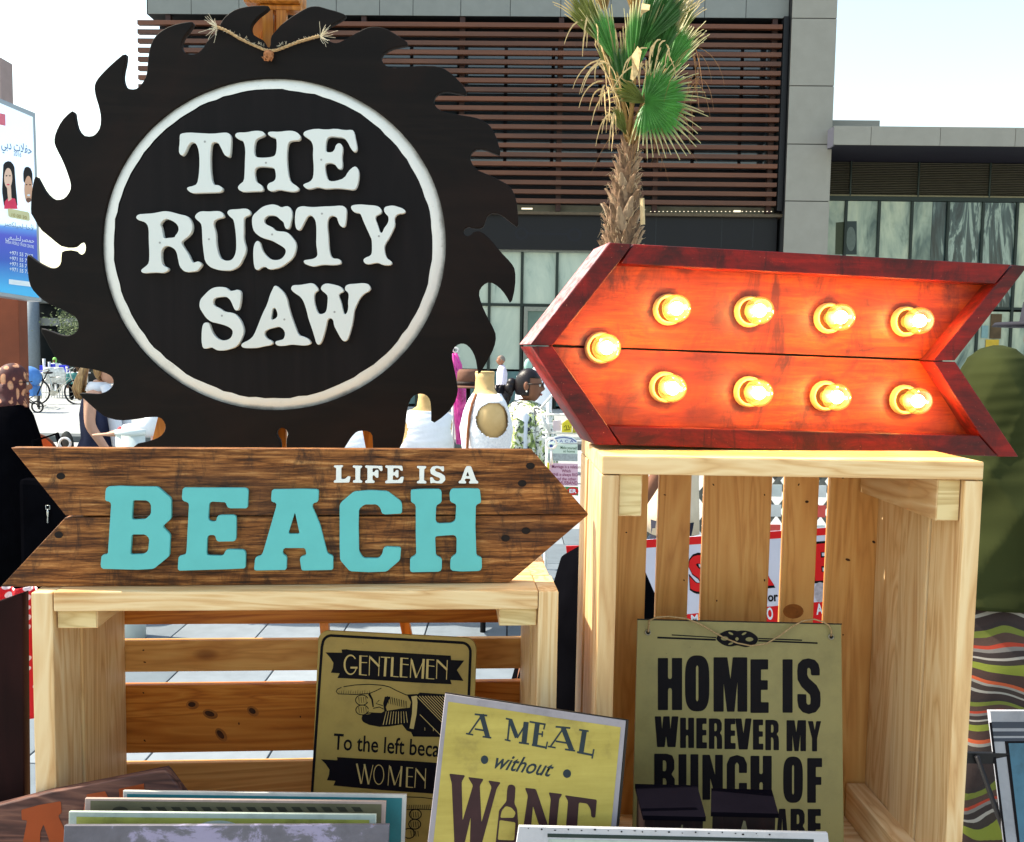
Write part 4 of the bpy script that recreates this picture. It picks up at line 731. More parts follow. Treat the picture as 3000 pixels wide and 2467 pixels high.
# two dark little boxes with sloping lids in front of the HOME sign
dkw = wood('dark_maroon_box_wood', [(.2, srgb(20, 11, 13)), (.6, srgb(30, 16, 17)), (.9, srgb(42, 22, 22))], 'z', .6, knots=False, varobj=.1)
dkl = plain('slate_dark_lid', srgb(14, 12, 18), .9, .12, 20, spec=0)
for i, (a0, a1, b0, b1, yt, yb, lab) in enumerate(((1867, 2037, 1890, 2060, 2314, 2388, 'left of the two small dark boxes with sloping lids below the HOME sign'), (2091, 2256, 2088, 2272, 2327, 2378, 'right of the two small dark boxes with sloping lids, bearing a pale triangle'))):
    t = Thing('small_box', lab, 'box', (world_px((b0 + b1) / 2, yb, 1.17).x, 1.17, TABLE + .001), yaw=-1)
    f0 = t.px(b0, yb); f1 = t.px(b1, yb + (4 if i == 0 else 8)); r0 = t.px(a0, yt, .075); r1 = t.px(a1, yt + 6, .075); zf = f0.z - .002; zr = r0.z
    t.vf('body', [([(f0.x, 0, 0), (f1.x, 0, 0), (r1.x, .075, 0), (r0.x, .075, 0), (f0.x, 0, zf - .004), (f1.x, 0, zf - .004), (r1.x, .075, zr), (r0.x, .075, zr)], [(0, 1, 2, 3), (4, 5, 6, 7), (0, 1, 5, 4), (1, 2, 6, 5), (2, 3, 7, 6), (3, 0, 4, 7)])], dkw)
    e = .003
    V = [(f0.x - e, -e, zf - .003), (f1.x + e, -e, zf - .003), (r1.x + e, .078, zr + .001), (r0.x - e, .078, zr + .001), (f0.x - e, -e, zf + .003), (f1.x + e, -e, zf + .003), (r1.x + e, .078, zr + .007), (r0.x - e, .078, zr + .007)]
    t.vf('lid', [(V, [(0, 3, 2, 1), (4, 5, 6, 7), (0, 1, 5, 4), (1, 2, 6, 5), (2, 3, 7, 6), (3, 0, 4, 7)])], dkl)
    tri = [(2170, 2432), (2178, 2404), (2184, 2406), (2190, 2434)] if i else [(1940, 2427), (1994, 2425), (1997, 2416), (2001, 2417), (2001, 2440), (1940, 2440)]
    t.flat('pale_mark', [tri], -.0006, plain('tarnished_cream', srgb(126, 118, 88), .6))
# arrow sign with orange letters, lower left
purp = wood('purple_brown_weathered_wood', [(.15, srgb(42, 26, 26)), (.45, srgb(84, 54, 48)), (.7, srgb(112, 76, 64)), (.92, srgb(140, 104, 78))], 'x', .65, knots=False, varobj=0, relief=.001)
orange = plain('burnt_orange_paint', srgb(150, 66, 24), .55, .1, 20, bump=.0003)
oa = Thing('arrow_sign', 'tilted weathered arrow sign with burnt-orange letters at the lower left', 'sign', (-.52, 1.205, TABLE + .001), tilt=6)
q5 = zt(0, 2220, 3.7696)
out = [zl(q5, [(-700, 690), (0, 520), (520, 385), (1130, 268), (1815, 130), (1850, 165), (2010, 380), (2300, 760), (1800, 1250), (-700, 1700)])]
top = oa.xz(out[0]); oa.plate('plank', [[(x, max(z, .001)) for x, z in top]], 0, .018, purp, .002, px=False)
oa.flat('letter_paint', [softcorner(zl(q5, q), 3) for q in ([(235, 575), (440, 520), (672, 480), (680, 610), (640, 640), (700, 760), (745, 1000), (545, 1000), (540, 900), (480, 735), (445, 820), (440, 1000), (240, 1000), (300, 690), (240, 690)],)], -.0006, orange)
oa.flat('letter_paint', [zl(q5, [(960, 405), (1160, 370), (1195, 440), (1300, 800), (880, 900), (930, 520)])], -.0006, orange)
oa.flat('letter_paint', [zl(q5, [(1310, 345), (1590, 285), (1600, 420), (1560, 800), (1300, 860), (1320, 440)])], -.0006, orange)
# upright dark board at the far left and the spotted cloth behind it
k = NT('dark_chestnut_panel'); k.col(k.ramp(k.noise(k.coord((1, 1, .2)), 30, 5), [(.3, srgb(26, 11, 11)), (.7, srgb(40, 18, 18))])); k.rough(.8); k.p.inputs['Specular IOR Level'].default_value = .1; chest = k.m
db = Thing('display_board', 'dark chestnut wooden board standing upright at the left edge of the stall', 'board', (-.72, 1.275, TABLE + .001), yaw=0)
board(db, [(-200, 2600), (-200, 1830), (66, 1738), (74, 2600)], .018, chest, .002)
# framed print, lower right, on a black metal easel
fp = Thing('framed_print', 'grey and blue framed print on a thin black easel at the lower right', 'print', (.92, 1.62, world_px(2960, 2640, 1.62).z), tilt=9, yaw=-2)
silver = printed('silver_grey_print', srgb(150, 152, 160), .12, 10); slate = plain('slate_stripe', srgb(58, 64, 76), .55, .1); bluep = printed('teal_blue_wash', srgb(52, 104, 128), .22, 9)
L0 = zt(2500, 1880, 2.958)
board(fp, [L0(1340, 1900), L0(1183, 600), (3160, 2083), (3190, 2560)], .012, silver)
fp.flat('stripe', [zl(L0, [(1195, 695), (2000, 695), (2000, 750), (1200, 750)])], -.0004, slate)
fp.flat('stripe', [zl(L0, [(1204, 778), (2000, 776), (2000, 815), (1208, 818)])], -.0004, slate)
fp.flat('stripe', [zl(L0, [(1210, 836), (2000, 834), (2000, 860), (1212, 866)])], -.0004, slate)
fp.flat('inner_line', [zl(L0, [(1312, 862), (2100, 860), (2200, 1900), (1440, 1900)])], -.0006, inkb)
fp.flat('painting', [zl(L0, [(1345, 880), (2080, 878), (2170, 1900), (1462, 1900)])], -.0009, bluep)
fp.flat('outer_line', [zl(L0, [(1178, 700), (1200, 700), (1345, 1900), (1325, 1900)])], -.0006, inkb)
blk = plain('black_metal', srgb(18, 18, 22), .4, .1)
be = Thing('metal_easel', 'thin black metal easel holding the framed blue print', 'easel', (.92, 1.66, 0))
for a_, b_, dd in (((2862, 2216), (2936, 2421), -.005), ((3150, 2216), (3090, 2421), -.005)):
    A = be.px(*a_, dd); B = be.px(*b_, dd); f = A.z / (A.z - B.z)
    be.vf('leg', [tube_vf([A + (A - B) * .0, A + (B - A) * f], .0045, 6)], blk, True)
zf_ = world_px(2960, 2640, 1.62).z
be.box('ledge', (-.14, .30), (-.085, .0), (zf_ - .012, zf_ - .001), blk, .001)
be.vf('rear_leg', [tube_vf([(.1, 0, .9), (.12, .5, 0)], .0045, 6)], blk, True)
be.box('cross_bar', (-.1, .25), (.0, .008), (.88, .9), blk, .001)
# ================================================================== GROUND
k = NT('pale_plaza_concrete'); f1 = k.noise(k.coord((.25, 1, 1), rnd=False), .8, 6, .6); f2 = k.noise(k.coord((1, 1, 1), rnd=False), 14, 5)
k.col(k.mix(.35, k.ramp(f1, [(.3, srgb(132, 136, 136)), (.7, srgb(168, 170, 168))]), k.ramp(f2, [(.3, srgb(118, 122, 124)), (.7, srgb(172, 174, 172))]))); k.rough(.75); plaza = k.m
solo('ground', newmesh('ground', [(-600, -60, 0), (600, -60, 0), (600, 1200, 0), (-600, 1200, 0)], [(0, 1, 2, 3)]), plaza, None, None, kind='structure')
# dark drain strip and a low step across the plaza
solo('kerb', bevelbox('kerb', 60, .5, .10, .01), plain('dark_kerb_stone', srgb(78, 84, 86), .8, .15, 6), None, None, loc=(-8, 15.6, .05), kind='structure')
k = NT('grey_paving_tile'); oi = k.n('ShaderNodeObjectInfo'); c = k.ramp(oi.outputs['Random'], [(0, srgb(92, 104, 112)), (.5, srgb(108, 118, 126)), (.8, srgb(132, 140, 146)), (1, srgb(98, 110, 120))])
c = k.mix(.4, c, k.ramp(k.noise(k.coord((1, 1, 1)), 9, 6), [(.3, (.6, .6, .6)), (.6, (1, 1, 1))]), 'MULTIPLY'); k.col(c); k.rough(.7); tilem = k.m
pv = Thing('pavement', None, None, (0, 0, 0), kind='structure')
pv.box('joint_bed', (-3.3, 3.3), (2.0, 8.2), (.0, .006), plain('joint_sand', srgb(110, 112, 112), .9, .2, 30), 0)
tm = bevelbox('tile', .452, .692, .02, .003); n_ = 0
for j in range(9):
    for i in range(14):
        o = pv.add('tile', tm, tilem, loc=(-3.0 + i * .46 + (.23 if j % 2 else 0), 2.4 + j * .70, .0165)); n_ += 1

# ================================================================== MALL
clad = plain('grey_cladding_panel', srgb(124, 128, 125), .6, .05, 3, bump=.0005)
clad2 = plain('warm_grey_cladding', srgb(140, 138, 130), .6, .05, 3, bump=.0005)
jointd = plain('dark_joint', srgb(40, 42, 44), .8)
darkw = plain('dark_recess_wall', srgb(26, 26, 32), .7, .15, 2)
k = NT('brown_timber_slat'); oi = k.n('ShaderNodeObjectInfo'); f1 = k.noise(k.coord((.15, 1, 1)), 3, 5, .6)
k.col(k.mix(.6, k.ramp(oi.outputs['Random'], [(0, srgb(74, 38, 21)), (.5, srgb(92, 50, 27)), (1, srgb(118, 62, 31))]), k.ramp(f1, [(.3, srgb(60, 35, 24)), (.7, srgb(102, 62, 40))]))); k.rough(.5); slatm = k.m
k = NT('dark_window_glass'); k.col((.03, .04, .05, 1)); k.rough(.05); k.p.inputs['Metallic'].default_value = 0; k.p.inputs['Specular IOR Level'].default_value = 1.0; dglass = k.m
k = NT('painted_reflection_shop_glass'); f1 = k.noise(k.coord((1, 1, .5)), .6, 5, .65, 1.5); k.col(k.ramp(f1, [(.3, srgb(96, 122, 116)), (.45, srgb(158, 174, 164)), (.7, srgb(182, 194, 180))])); k.rough(.12); pglass = k.m  # blurred reflections painted into the pane colour as blotches
mull = plain('dark_green_mullion', srgb(34, 46, 42), .4, .1, 5)
mb = Thing('mall_building', 'grey shopping mall with brown horizontal timber slats over dark glass storefront', 'building', (0, 26, 0), yaw=-1.4)
def rb(t, name, x0, x1, y0, y1, d, th, mat, bev=0, **kw):
    xm, ym = (x0 + x1) / 2, (y0 + y1) / 2
    return t.box(name, (t.px(x0, ym, d).x, t.px(x1, ym, d).x), (d, d + th), (t.px(xm, y1, d).z, t.px(xm, y0, d).z), mat, bev, **kw)
zg = lambda t, y, d, x=1500: t.px(x, y, d).z
XL = mb.px(432, 300).x; XR = mb.px(2300, 300).x; XP1 = mb.px(2400, 600).x + .15
ztop = zg(mb, 46, 0, 1300); 
mb.box('wall', (XL, XP1), (.9, 12), (0, 15), darkw, 0)
mb.box('fascia_backing', (XL, XR + .02), (.03, .9), (ztop, 15), jointd, 0)
px_ = [432, 560, 700, 840, 985, 1052 + 60, 1210, 1350, 1495, 1643, 1790, 1927, 2065, 2186, 2312]
for i in range(len(px_) - 1):
    for z0, z1 in ((ztop + .0, ztop + 1.9), (ztop + 1.92, 14.9)):
        mb.box('cladding_panel', (mb.px(px_[i], 20).x + .008, mb.px(px_[i + 1], 20).x - .008), (0, .03), (z0, z1), clad, .003)
# slats
for i in range(20):
    y = 78 + i * 27.1
    z = zg(mb, y + 8 * 0, -.05, 1900) 
    mb.box('slat', (mb.px(406, 300, -.1).x, mb.px(2283, 330, -.1).x), (-.12, .03), (z - .058, z + .058), slatm, .004)
for x in (1640, 1925, 2262, 1352, 1065, 778, 495):
    mb.box('slat_post', (mb.px(x, 330, .05).x - .07, mb.px(x, 330, .05).x + .07), (.05, .2), (zg(mb, 618, .1), ztop + .05), plain('dark_brown_post', srgb(58, 36, 32), .5), .004)
mb.box('frame_edge', (mb.px(2286, 330, -.1).x, mb.px(2302, 330, -.1).x), (-.14, .3), (zg(mb, 620, 0, 2280), ztop), plain('black_steel', srgb(20, 20, 24), .4), .004)
for i in range(13):
    x0 = 520 + i * 138
    mb.box('window', (mb.px(x0, 300, .7).x, mb.px(x0 + 128, 300, .7).x), (.72, .88), (zg(mb, 490, .7), zg(mb, 140, .7)), dglass, 0)
conc = plain('raw_concrete_strip', srgb(112, 110, 98), .8, .15, 2)
rb(mb, 'concrete_strip', 432, 2285, 598, 618, .25, .6, conc)
rb(mb, 'sill_beam', 432, 2300, 617, 625, -.05, .9, plain('bronze_trim', srgb(84, 72, 56), .5, .2))
ledm = NT('lit_strip_lamp'); em = ledm.n('ShaderNodeEmission'); em.inputs[0].default_value = (1, .9, .7, 1); em.inputs[1].default_value = .7; ledm.l(em.outputs[0], ledm.t.nodes['Material Output'].inputs[0])
rb(mb, 'lamp', 1528, 1560, 609, 613, -.09, .04, ledm.m)
for i in range(30): rb(mb, 'lamp', 1905 + i * 12.2, 1908 + i * 12.2, 618.6, 620.2, -.09, .03, ledm.m)
rb(mb, 'lamp', 2150, 2170, 616, 621, -.09, .04, ledm.m)
navy = plain('dark_navy_sign_band', srgb(13, 13, 19), .4, .1, 2)
rb(mb, 'sign_band', 432, 2276, 626, 728, .1, .7, navy)
nv2 = plain('slate_blue_emblem', srgb(18, 20, 29), .5)
mb.flat('emblem', [ell(1683, 688, 21, 20, 24), ell(1683, 688, 14, 13, 20)], .095, nv2); mb.flat('emblem', [ell(1528, 684, 20, 18, 24), ell(1528, 684, 13, 12, 20)], .095, nv2); mb.flat('emblem', [[(1548, 681), (1662, 683), (1662, 689), (1548, 687)]], .095, nv2)
for x in (1920, 2113, 2205): rb(mb, 'panel_joint', x, x + 3, 628, 726, .095, .01, jointd)
rb(mb, 'storefront_head', 432, 2276, 728, 735, .2, .3, plain('aluminium_trim', srgb(120, 124, 120), .4, metal=.4))
zb_ = 0.0
mx = [1006, 1114, 1222, 1330, 1433, 1528, 1630, 1735, 1840, 1945, 2050, 2155, 2276]
for i in range(len(mx) - 1):
    xa, xb = mb.px(mx[i], 900, .3).x, mb.px(mx[i + 1], 900, .3).x; zt1 = zg(mb, 736, .3); zm = zg(mb, 893, .3, 1500)
    mb.box('mullion', (xa - .035, xa + .035), (.25, .38), (0, zt1), mull, .003)
    mb.box('pane', (xa + .04, xb - .04), (.31, .33), (zm + .04, zt1), pglass, 0)
    if i != 5:
        mb.box('pane', (xa + .04, xb - .04), (.31, .33), (1.1, zm - .04), pglass, 0); mb.box('pane', (xa + .04, xb - .04), (.31, .33), (.08, 1.04), plain('teal_shaded_glass', srgb(86, 116, 116), .1, .3, 2), 0)
    mb.box('transom', (xa + .036, xb - .036), (.26, .37), (zm - .035, zm + .035), mull, .002)
xa, xb = mb.px(1531, 900, .2).x + .04, mb.px(1626, 900, .2).x - .03
alum = plain('grey_door_frame', srgb(126, 130, 122), .4, metal=.2)
dr = mb.box('door', (xa, xb), (.20, .25), (.02, zm - .05), plain('door_glass_green', srgb(104, 130, 122), .1, .3, 1.2), 0)
for a_, b_, c_, d_ in ((xa, xa + .11, 0.02, zm - .05), (xb - .11, xb, .02, zm - .05), (xa + .111, xb - .111, zm - .17, zm - .05), (xa + .111, xb - .111, .02, .2)):
    mb.box('door_frame', (a_, b_), (.17, .26), (c_, d_), alum, .003)
# left half of the ground floor, behind the saw
mb.box('pier', (XL, mb.px(1003, 900, .3).x), (.3, .9), (0, zg(mb, 735, .3)), darkw, 0)
# pillar on the right with cladding joints
zj = [zg(mb, y, -.35, 2350) for y in (1040, 830, 589, 422, 251, 53)] + [15]; zj[0] = 0
mb.box('pillar_core', (XR + .03, XP1 - .01), (-.3, .9), (0, 15), jointd, 0)
for i in range(len(zj) - 1):
    mb.box('cladding_panel', (XR + .02, XP1), (-.34, -.3), (zj[i] + .012, zj[i + 1] - .012), clad2, .004)
    mb.box('cladding_panel', (XP1 - .008, XP1 + .02), (-.34, .9), (zj[i] + .012, zj[i + 1] - .012), clad2, .004)
# right wing -------------------------------------------------------
WD = 1.2
xe = mb.px(3300, 500, WD).x; xw = XP1 + .03
zl_ = lambda y, d=WD, x=2700: zg(mb, y, d, x)
mb.box('wing_wall', (xw, xe), (WD + .5, 11), (0, zl_(372, -.9)), darkw, 0)
CD = -1.0
x_c = [2442, 2552, 2755, 2975, 3190]
for i in range(len(x_c) - 1):
    mb.box('canopy_fascia', (mb.px(x_c[i], 400, CD).x + .006, mb.px(x_c[i + 1], 400, CD).x - .006), (CD, CD + .06), (zg(mb, 426, CD, 2700), zg(mb, 371, CD, 2700)), clad2, .004)
mb.vf('canopy_end', [([(mb.px(2442, 400, CD).x, CD, zg(mb, 426, CD, 2442)), (mb.px(2442, 400, CD).x, CD, zg(mb, 371, CD, 2442)), (XP1 + .03, WD + .4, zg(mb, 455, WD, 2410) + .0), (XP1 + .03, WD + .4, zg(mb, 400, WD, 2410)),
    (mb.px(2442, 400, CD).x + .05, CD + .06, zg(mb, 426, CD, 2442)), (mb.px(2442, 400, CD).x + .05, CD + .06, zg(mb, 371, CD, 2442)), (XP1 + .09, WD + .4, zg(mb, 455, WD, 2410)), (XP1 + .09, WD + .4, zg(mb, 400, WD, 2410))], [(0, 1, 3, 2), (4, 6, 7, 5), (0, 2, 6, 4), (1, 5, 7, 3)])], plain('violet_grey_panel', srgb(128, 126, 138), .6, .06))
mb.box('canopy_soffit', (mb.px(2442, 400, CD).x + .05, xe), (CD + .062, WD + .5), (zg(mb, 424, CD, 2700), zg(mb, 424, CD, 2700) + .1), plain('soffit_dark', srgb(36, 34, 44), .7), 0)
mb.box('canopy_roof', (mb.px(2442, 400, CD).x + .05, xe), (CD + .062, WD + .5), (zg(mb, 380, CD, 2700), zg(mb, 372, CD, 2700)), clad2, 0)
mb.box('upstand', (XP1 + .04, mb.px(2578, 360, .4).x), (.4, 3), (zg(mb, 380, .4, 2500), zg(mb, 352, .4, 2500)), clad2, .01)
zA_, zB_ = zl_(577), zl_(455)
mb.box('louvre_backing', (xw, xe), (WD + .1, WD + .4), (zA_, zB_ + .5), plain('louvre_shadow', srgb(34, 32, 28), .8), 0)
nl = 24; L = []
for i in range(nl):
    z = zA_ + (zB_ - zA_) * (i + .3) / nl; h = (zB_ - zA_) / nl
    L.append(([(xw, WD - .02, z), (xe, WD - .02, z), (xe, WD + .08, z + h * .75), (xw, WD + .08, z + h * .75), (xw, WD, z - .012), (xe, WD, z - .012), (xe, WD + .1, z + h * .6), (xw, WD + .1, z + h * .6)], [(0, 1, 2, 3), (4, 7, 6, 5), (0, 4, 5, 1)]))
mb.vf('louvre_blades', L, plain('olive_brown_louvre', srgb(92, 88, 74), .5, .1, 4), kind='stuff')
for x in (2412, 2493, 2692, 2901): mb.box('louvre_post', (mb.px(x, 520, WD - .05).x - .02, mb.px(x, 520, WD - .05).x + .02), (WD - .06, WD), (zA_, zB_ + .3), mull, 0)
rb(mb, 'louvre_sill', 2404, 3300, 574, 578, WD - .05, .2, plain('tan_sill', srgb(124, 118, 92), .6))
rb(mb, 'wing_transom', 2404, 3300, 578, 591, WD - .03, .3, mull)
k = NT('ghosted_portrait_glass'); f1 = k.noise(k.coord((1.6, 1, .5)), .55, 4, .55, 2.2); f2 = k.noise(k.coord((1, 1, .6)), 2.2, 5, .6, 1.5); c = k.ramp(f1, [(.3, srgb(70, 92, 90)), (.42, srgb(140, 156, 142)), (.58, srgb(176, 186, 164)), (.75, srgb(160, 174, 160))])
c = k.mix(.4, c, k.ramp(f2, [(.3, (.55, .6, .58)), (.5, (1, 1, 1))]), 'MULTIPLY'); k.col(c); k.rough(.12); gglass = k.m
k = NT('dark_reflecting_glass'); f1 = k.noise(k.coord((2.2, 1, .35)), .9, 4, .6, 2.5); k.col(k.ramp(f1, [(.35, srgb(26, 38, 44)), (.5, srgb(60, 80, 82)), (.56, srgb(146, 164, 154)), (.7, srgb(38, 54, 58))])); k.rough(.1); rglass = k.m
wm = [2404, 2477, 2574, 2670, 2776, 2878, 2978, 3080, 3180, 3290]
zq = zl_(591); 
for i in range(len(wm) - 1):
    xa, xb = mb.px(wm[i], 650, WD).x, mb.px(wm[i + 1], 650, WD).x
    if i: mb.box('mullion', (xa - .035, xa + .035), (WD - .05, WD + .1), (0, zq), mull, .003)
    xs = [xa + .036, xb - .036]
    if i == 3: xs = [xa + .036, (xa + xb) / 2 + .08, xb - .036]
    for q in range(len(xs) - 1):
        mm = rglass if (i == 3 and q == 1) or i in (4, 5) else gglass
        mb.box('pane', (xs[q], xs[q + 1] - (.01 if q == 0 and len(xs) > 2 else 0)), (WD + .02, WD + .04), (zl_(905) + .05, zq), mm, 0)
    mb.box('pane', (xs[0], xs[-1]), (WD + .02, WD + .04), (.1, zl_(905) - .05), gglass, 0)
pf = plain('pale_ghost_print', srgb(176, 188, 168), .3, .06, 1.5); pd2 = plain('shadow_ghost_print', srgb(150, 164, 148), .3, .1, 1.5); pd3 = plain('dark_ghost_print', srgb(44, 58, 58), .3, .2, 3)
for cx, lt, dk_ in ():
    mb.flat('printed_face', [ell(cx, 668, 30, 48, 26)], WD + .014, pd2 if cx != 2600 else pf); mb.flat('printed_face', [ell(cx - 3, 676, 22, 40, 26)], WD + .010, lt)
    for ex in (-11, 9): mb.flat('printed_eye', [ell(cx + ex - 3, 664, 6, 3, 12)], WD + .007, dk_)
    mb.flat('printed_mouth', [ell(cx - 3, 702, 8, 3, 12)], WD + .007, dk_)
mb.flat('dark_print', [[(2449, 652), (2474, 650), (2474, 745), (2447, 745)]], WD + .012, plain('olive_dark_print', srgb(58, 66, 44), .4))
mb.flat('dark_print', [[(2480, 648), (2510, 648), (2510, 746), (2478, 746)]], WD + .012, pd3)
mb.flat('printed_face', [ell(2493, 700, 14, 36, 20)], WD + .008, plain('mid_ghost_print', srgb(92, 104, 98), .3))
# shop dummies and a yellow picture in the right-hand window
rb(mb, 'wing_transom', 2404, 3300, 899, 906, WD - .02, .1, mull)
rb(mb, 'window_picture', 2888, 2926, 995, 1032, WD - .02, .03, plain('golden_picture', srgb(196, 162, 52), .5, .2, 3))
rb(mb, 'window_poster', 2876, 2895, 954, 990, WD - .02, .03, plain('blue_grey_poster', srgb(120, 152, 152), .5, .1))
rb(mb, 'window_poster', 2902, 2934, 920, 992, WD - .02, .03, plain('brown_poster', srgb(84, 66, 44), .6, .3, 5))

# ---------------------------------------------------------------- dark building and canopy, far left
lb = Thing('far_building', 'dark glass building with grey columns far behind the bikes at the left', 'building', (-20, 40, 0), yaw=0)
lb.box('wall', (lb.px(-200, 900).x, lb.px(432, 900).x), (0, 8), (0, zg(lb, 872, 0, 200)), plain('dark_glass_wall', srgb(24, 30, 34), .3, .2, 1), 0)
lb.box('canopy', (lb.px(112, 900).x, lb.px(432, 900).x), (-.8, 0), (zg(lb, 955, 0, 150), zg(lb, 933, 0, 150)), clad, .01)
lb.box('roof_band', (lb.px(112, 900).x, lb.px(432, 900).x), (-.8, 0), (zg(lb, 890, 0, 150), zg(lb, 874, 0, 150)), clad, .01)
for a_, b_, m_ in ((42, 76, plain('dark_green_grey_column', srgb(62, 72, 70), .6, .1)), (76, 114, plain('blue_grey_column', srgb(120, 132, 142), .6, .08))):
    xa, xb = lb.px(a_, 950, -1).x, lb.px(b_, 950, -1).x; lb.vf('column', [loft_vf([((xa + xb) / 2, -1, 0, (xb - xa) / 2, .3), ((xa + xb) / 2, -1, zg(lb, 872, 0, 100), (xb - xa) / 2, .3)], 20)], m_, True)
lb.box('window', (lb.px(170, 950).x, lb.px(230, 950).x), (-.05, 0), (.2, zg(lb, 894, 0, 200)), plain('green_grey_glass', srgb(52, 70, 68), .15, .2, 1), 0)

# ---------------------------------------------------------------- light-box poster on a rusty post, far left
pp = Thing('advertising_board', 'tall light-box poster in a silver frame, two smiling faces and phone numbers', 'signboard', world_px(0, 1500, 6.0).to_tuple()[:2] + (0,), yaw=58)
fr = [(-160, 222), (0, 286), (104, 331), (121, 884), (0, 868), (-160, 845)]
sil = plain('silver_frame', srgb(150, 160, 170), .35, .05, metal=.3)
pp.plate('frame', [[(-160, 222), (104, 331), (122, 884), (-160, 846)]], 0, .12, sil, .004)
k = NT('poster_blue_print'); tc = k.n('ShaderNodeTexCoord'); sx = k.n('ShaderNodeSeparateXYZ'); k.l(tc.outputs['Object'], sx.inputs[0])
mr = k.n('ShaderNodeMapRange'); mr.inputs[1].default_value = pp.px(50, 850).z; mr.inputs[2].default_value = pp.px(50, 320).z; k.l(sx.outputs['Z'], mr.inputs[0])
c = k.ramp(mr.outputs[0], [(0, srgb(40, 140, 190)), (.16, srgb(26, 66, 150)), (.30, srgb(52, 62, 160)), (.345, srgb(66, 120, 186)), (.36, srgb(196, 222, 240)), (.6, srgb(200, 218, 240)), (1, srgb(196, 222, 244))]); k.col(c); k.rough(.3)
k.l(c, k.p.inputs['Emission Color']); k.p.inputs['Emission Strength'].default_value = .35; posm = k.m
pp.flat('print', [[(-150, 240), (0, 302), (96, 343), (114, 873), (-150, 833)]], -.003, posm)
wt = plain('white_print', srgb(226, 236, 244), .4, .03); db_ = plain('steel_blue_print', srgb(70, 110, 150), .4, .05)
hair = plain('black_hair_print', srgb(22, 20, 26), .5, .2); skin1 = plain('light_skin_print', srgb(232, 196, 176), .5, .04); skin2 = plain('tan_skin_print', srgb(212, 166, 140), .5, .05); pinkp = plain('pink_top_print', srgb(222, 60, 96), .5, .15)
pp.flat('portrait_hair', [softcorner([(10, 478), (28, 470), (42, 485), (46, 540), (52, 606), (12, 606), (6, 560)], 5)], -.005, hair)
pp.flat('portrait_top', [[(14, 590), (26, 578), (44, 582), (52, 612), (12, 612)]], -.0065, pinkp)
pp.flat('portrait_face', [ell(24, 522, 12, 30, 20)], -.008, skin1); pp.flat('portrait_neck', [[(20, 545), (32, 545), (34, 584), (24, 590)]], -.0075, skin1)
for ex in (19, 29): pp.flat('portrait_eye', [ell(ex, 515, 2.5, 2, 8)], -.009, hair)
pp.flat('portrait_mouth', [ell(24, 541, 4.5, 2, 8)], -.009, pinkp)
pp.flat('portrait_hair', [softcorner([(68, 505), (74, 488), (88, 490), (95, 506), (96, 545), (69, 535)], 4)], -.005, hair)
pp.flat('portrait_face', [ell(83, 555, 12, 40, 20)], -.006, skin2)
for ex in (78, 88): pp.flat('portrait_eye', [ell(ex, 541, 2.5, 2, 8)], -.007, hair)
pp.flat('portrait_mouth', [ell(84, 572, 5, 3, 8)], -.007, wt); pp.flat('portrait_beard', [ell(84, 586, 8, 7, 10)], -.0065, plain('stubble_print', srgb(120, 88, 74), .6))
pp.flat('badge', [softcorner([(22, 610), (86, 622), (88, 648), (25, 636)], 4)], -.010, plain('pale_gold_print', srgb(206, 204, 160), .4, .05))
pp.text('lettering', '\uFEF2\uFE91\uFEA9 \uFE95\uFEFC\uFED4\uFEA3', (4, 432), (93, 452), 26, -.006, db_, bold=.01)
pp.text('lettering', '2016', (40, 455), (62, 461), 14, -.006, db_)
pp.text('lettering', '10 00 30', (34, 634), (78, 643), 10, -.011, plain('gold_brown_print', srgb(150, 132, 70), .5))
pp.text('lettering', '\uFEAE\uFEBB\uFEDC\uFEE0\uFEF4\uFEA4\uFEDF\u2013\uFE8E\uFEA3\uFEF8', (12, 660), (100, 676), 14, -.006, db_)
pp.text('lettering', '\uFEF2\uFECC\uFEF4\uFE92\uFEC4\uFEDF\uFEAE\uFEBC\uFEE4\uFEA3', (16, 700), (100, 712), 14, -.006, wt)
pp.text('lettering', 'DUBAI WORLD TRADE CENTRE', (16, 712), (99, 728), 9, -.006, wt)
for i in range(4): pp.text('lettering', '+971 55 716' + '0', (28, 745 + i * 16), (96, 756 + i * 16), 11, -.006, wt, bold=.01)
pp.text('lettering', 'www.ticketmaster', (26, 827), (98, 838), 7, -.006, wt) if 0 else pp.strokes('lettering', [([(26, 825), (98, 834)], 4)], -.006, wt)
pp.text('lettering', 'du', (-8, 352), (17, 357), 9, -.006, plain('red_print', srgb(220, 60, 80), .5)) if 0 else pp.strokes('lettering', [([(-20, 344), (16, 352)], 9)], -.006, plain('red_pink_print', srgb(226, 120, 140), .5))
rust = plain('rust_brown_post', srgb(118, 60, 38), .6, .15, 6, bump=.001)
X0 = world_px(-60, 1000, 6.25).x; X1 = world_px(44, 1000, 6.25).x
pst = solo('steel_post', bevelbox('steel_post', X1 - X0, .12, world_px(20, 780, 6.25).z, .006), rust, 'rust-brown square post carrying the light-box poster', 'post', loc=((X0 + X1) / 2 - .03, 6.42, world_px(20, 780, 6.25).z / 2))
mb_ = bevelbox('steel_post', .16, .16, 3.6, .006)
solo('steel_post', mb_, plain('mauve_grey_steel', srgb(150, 132, 130), .5, .06), 'mauve-grey steel upright above the poster, at the photo’s left edge', 'post', loc=(world_px(-16, 100, 6.75).x, 6.75, 1.8))

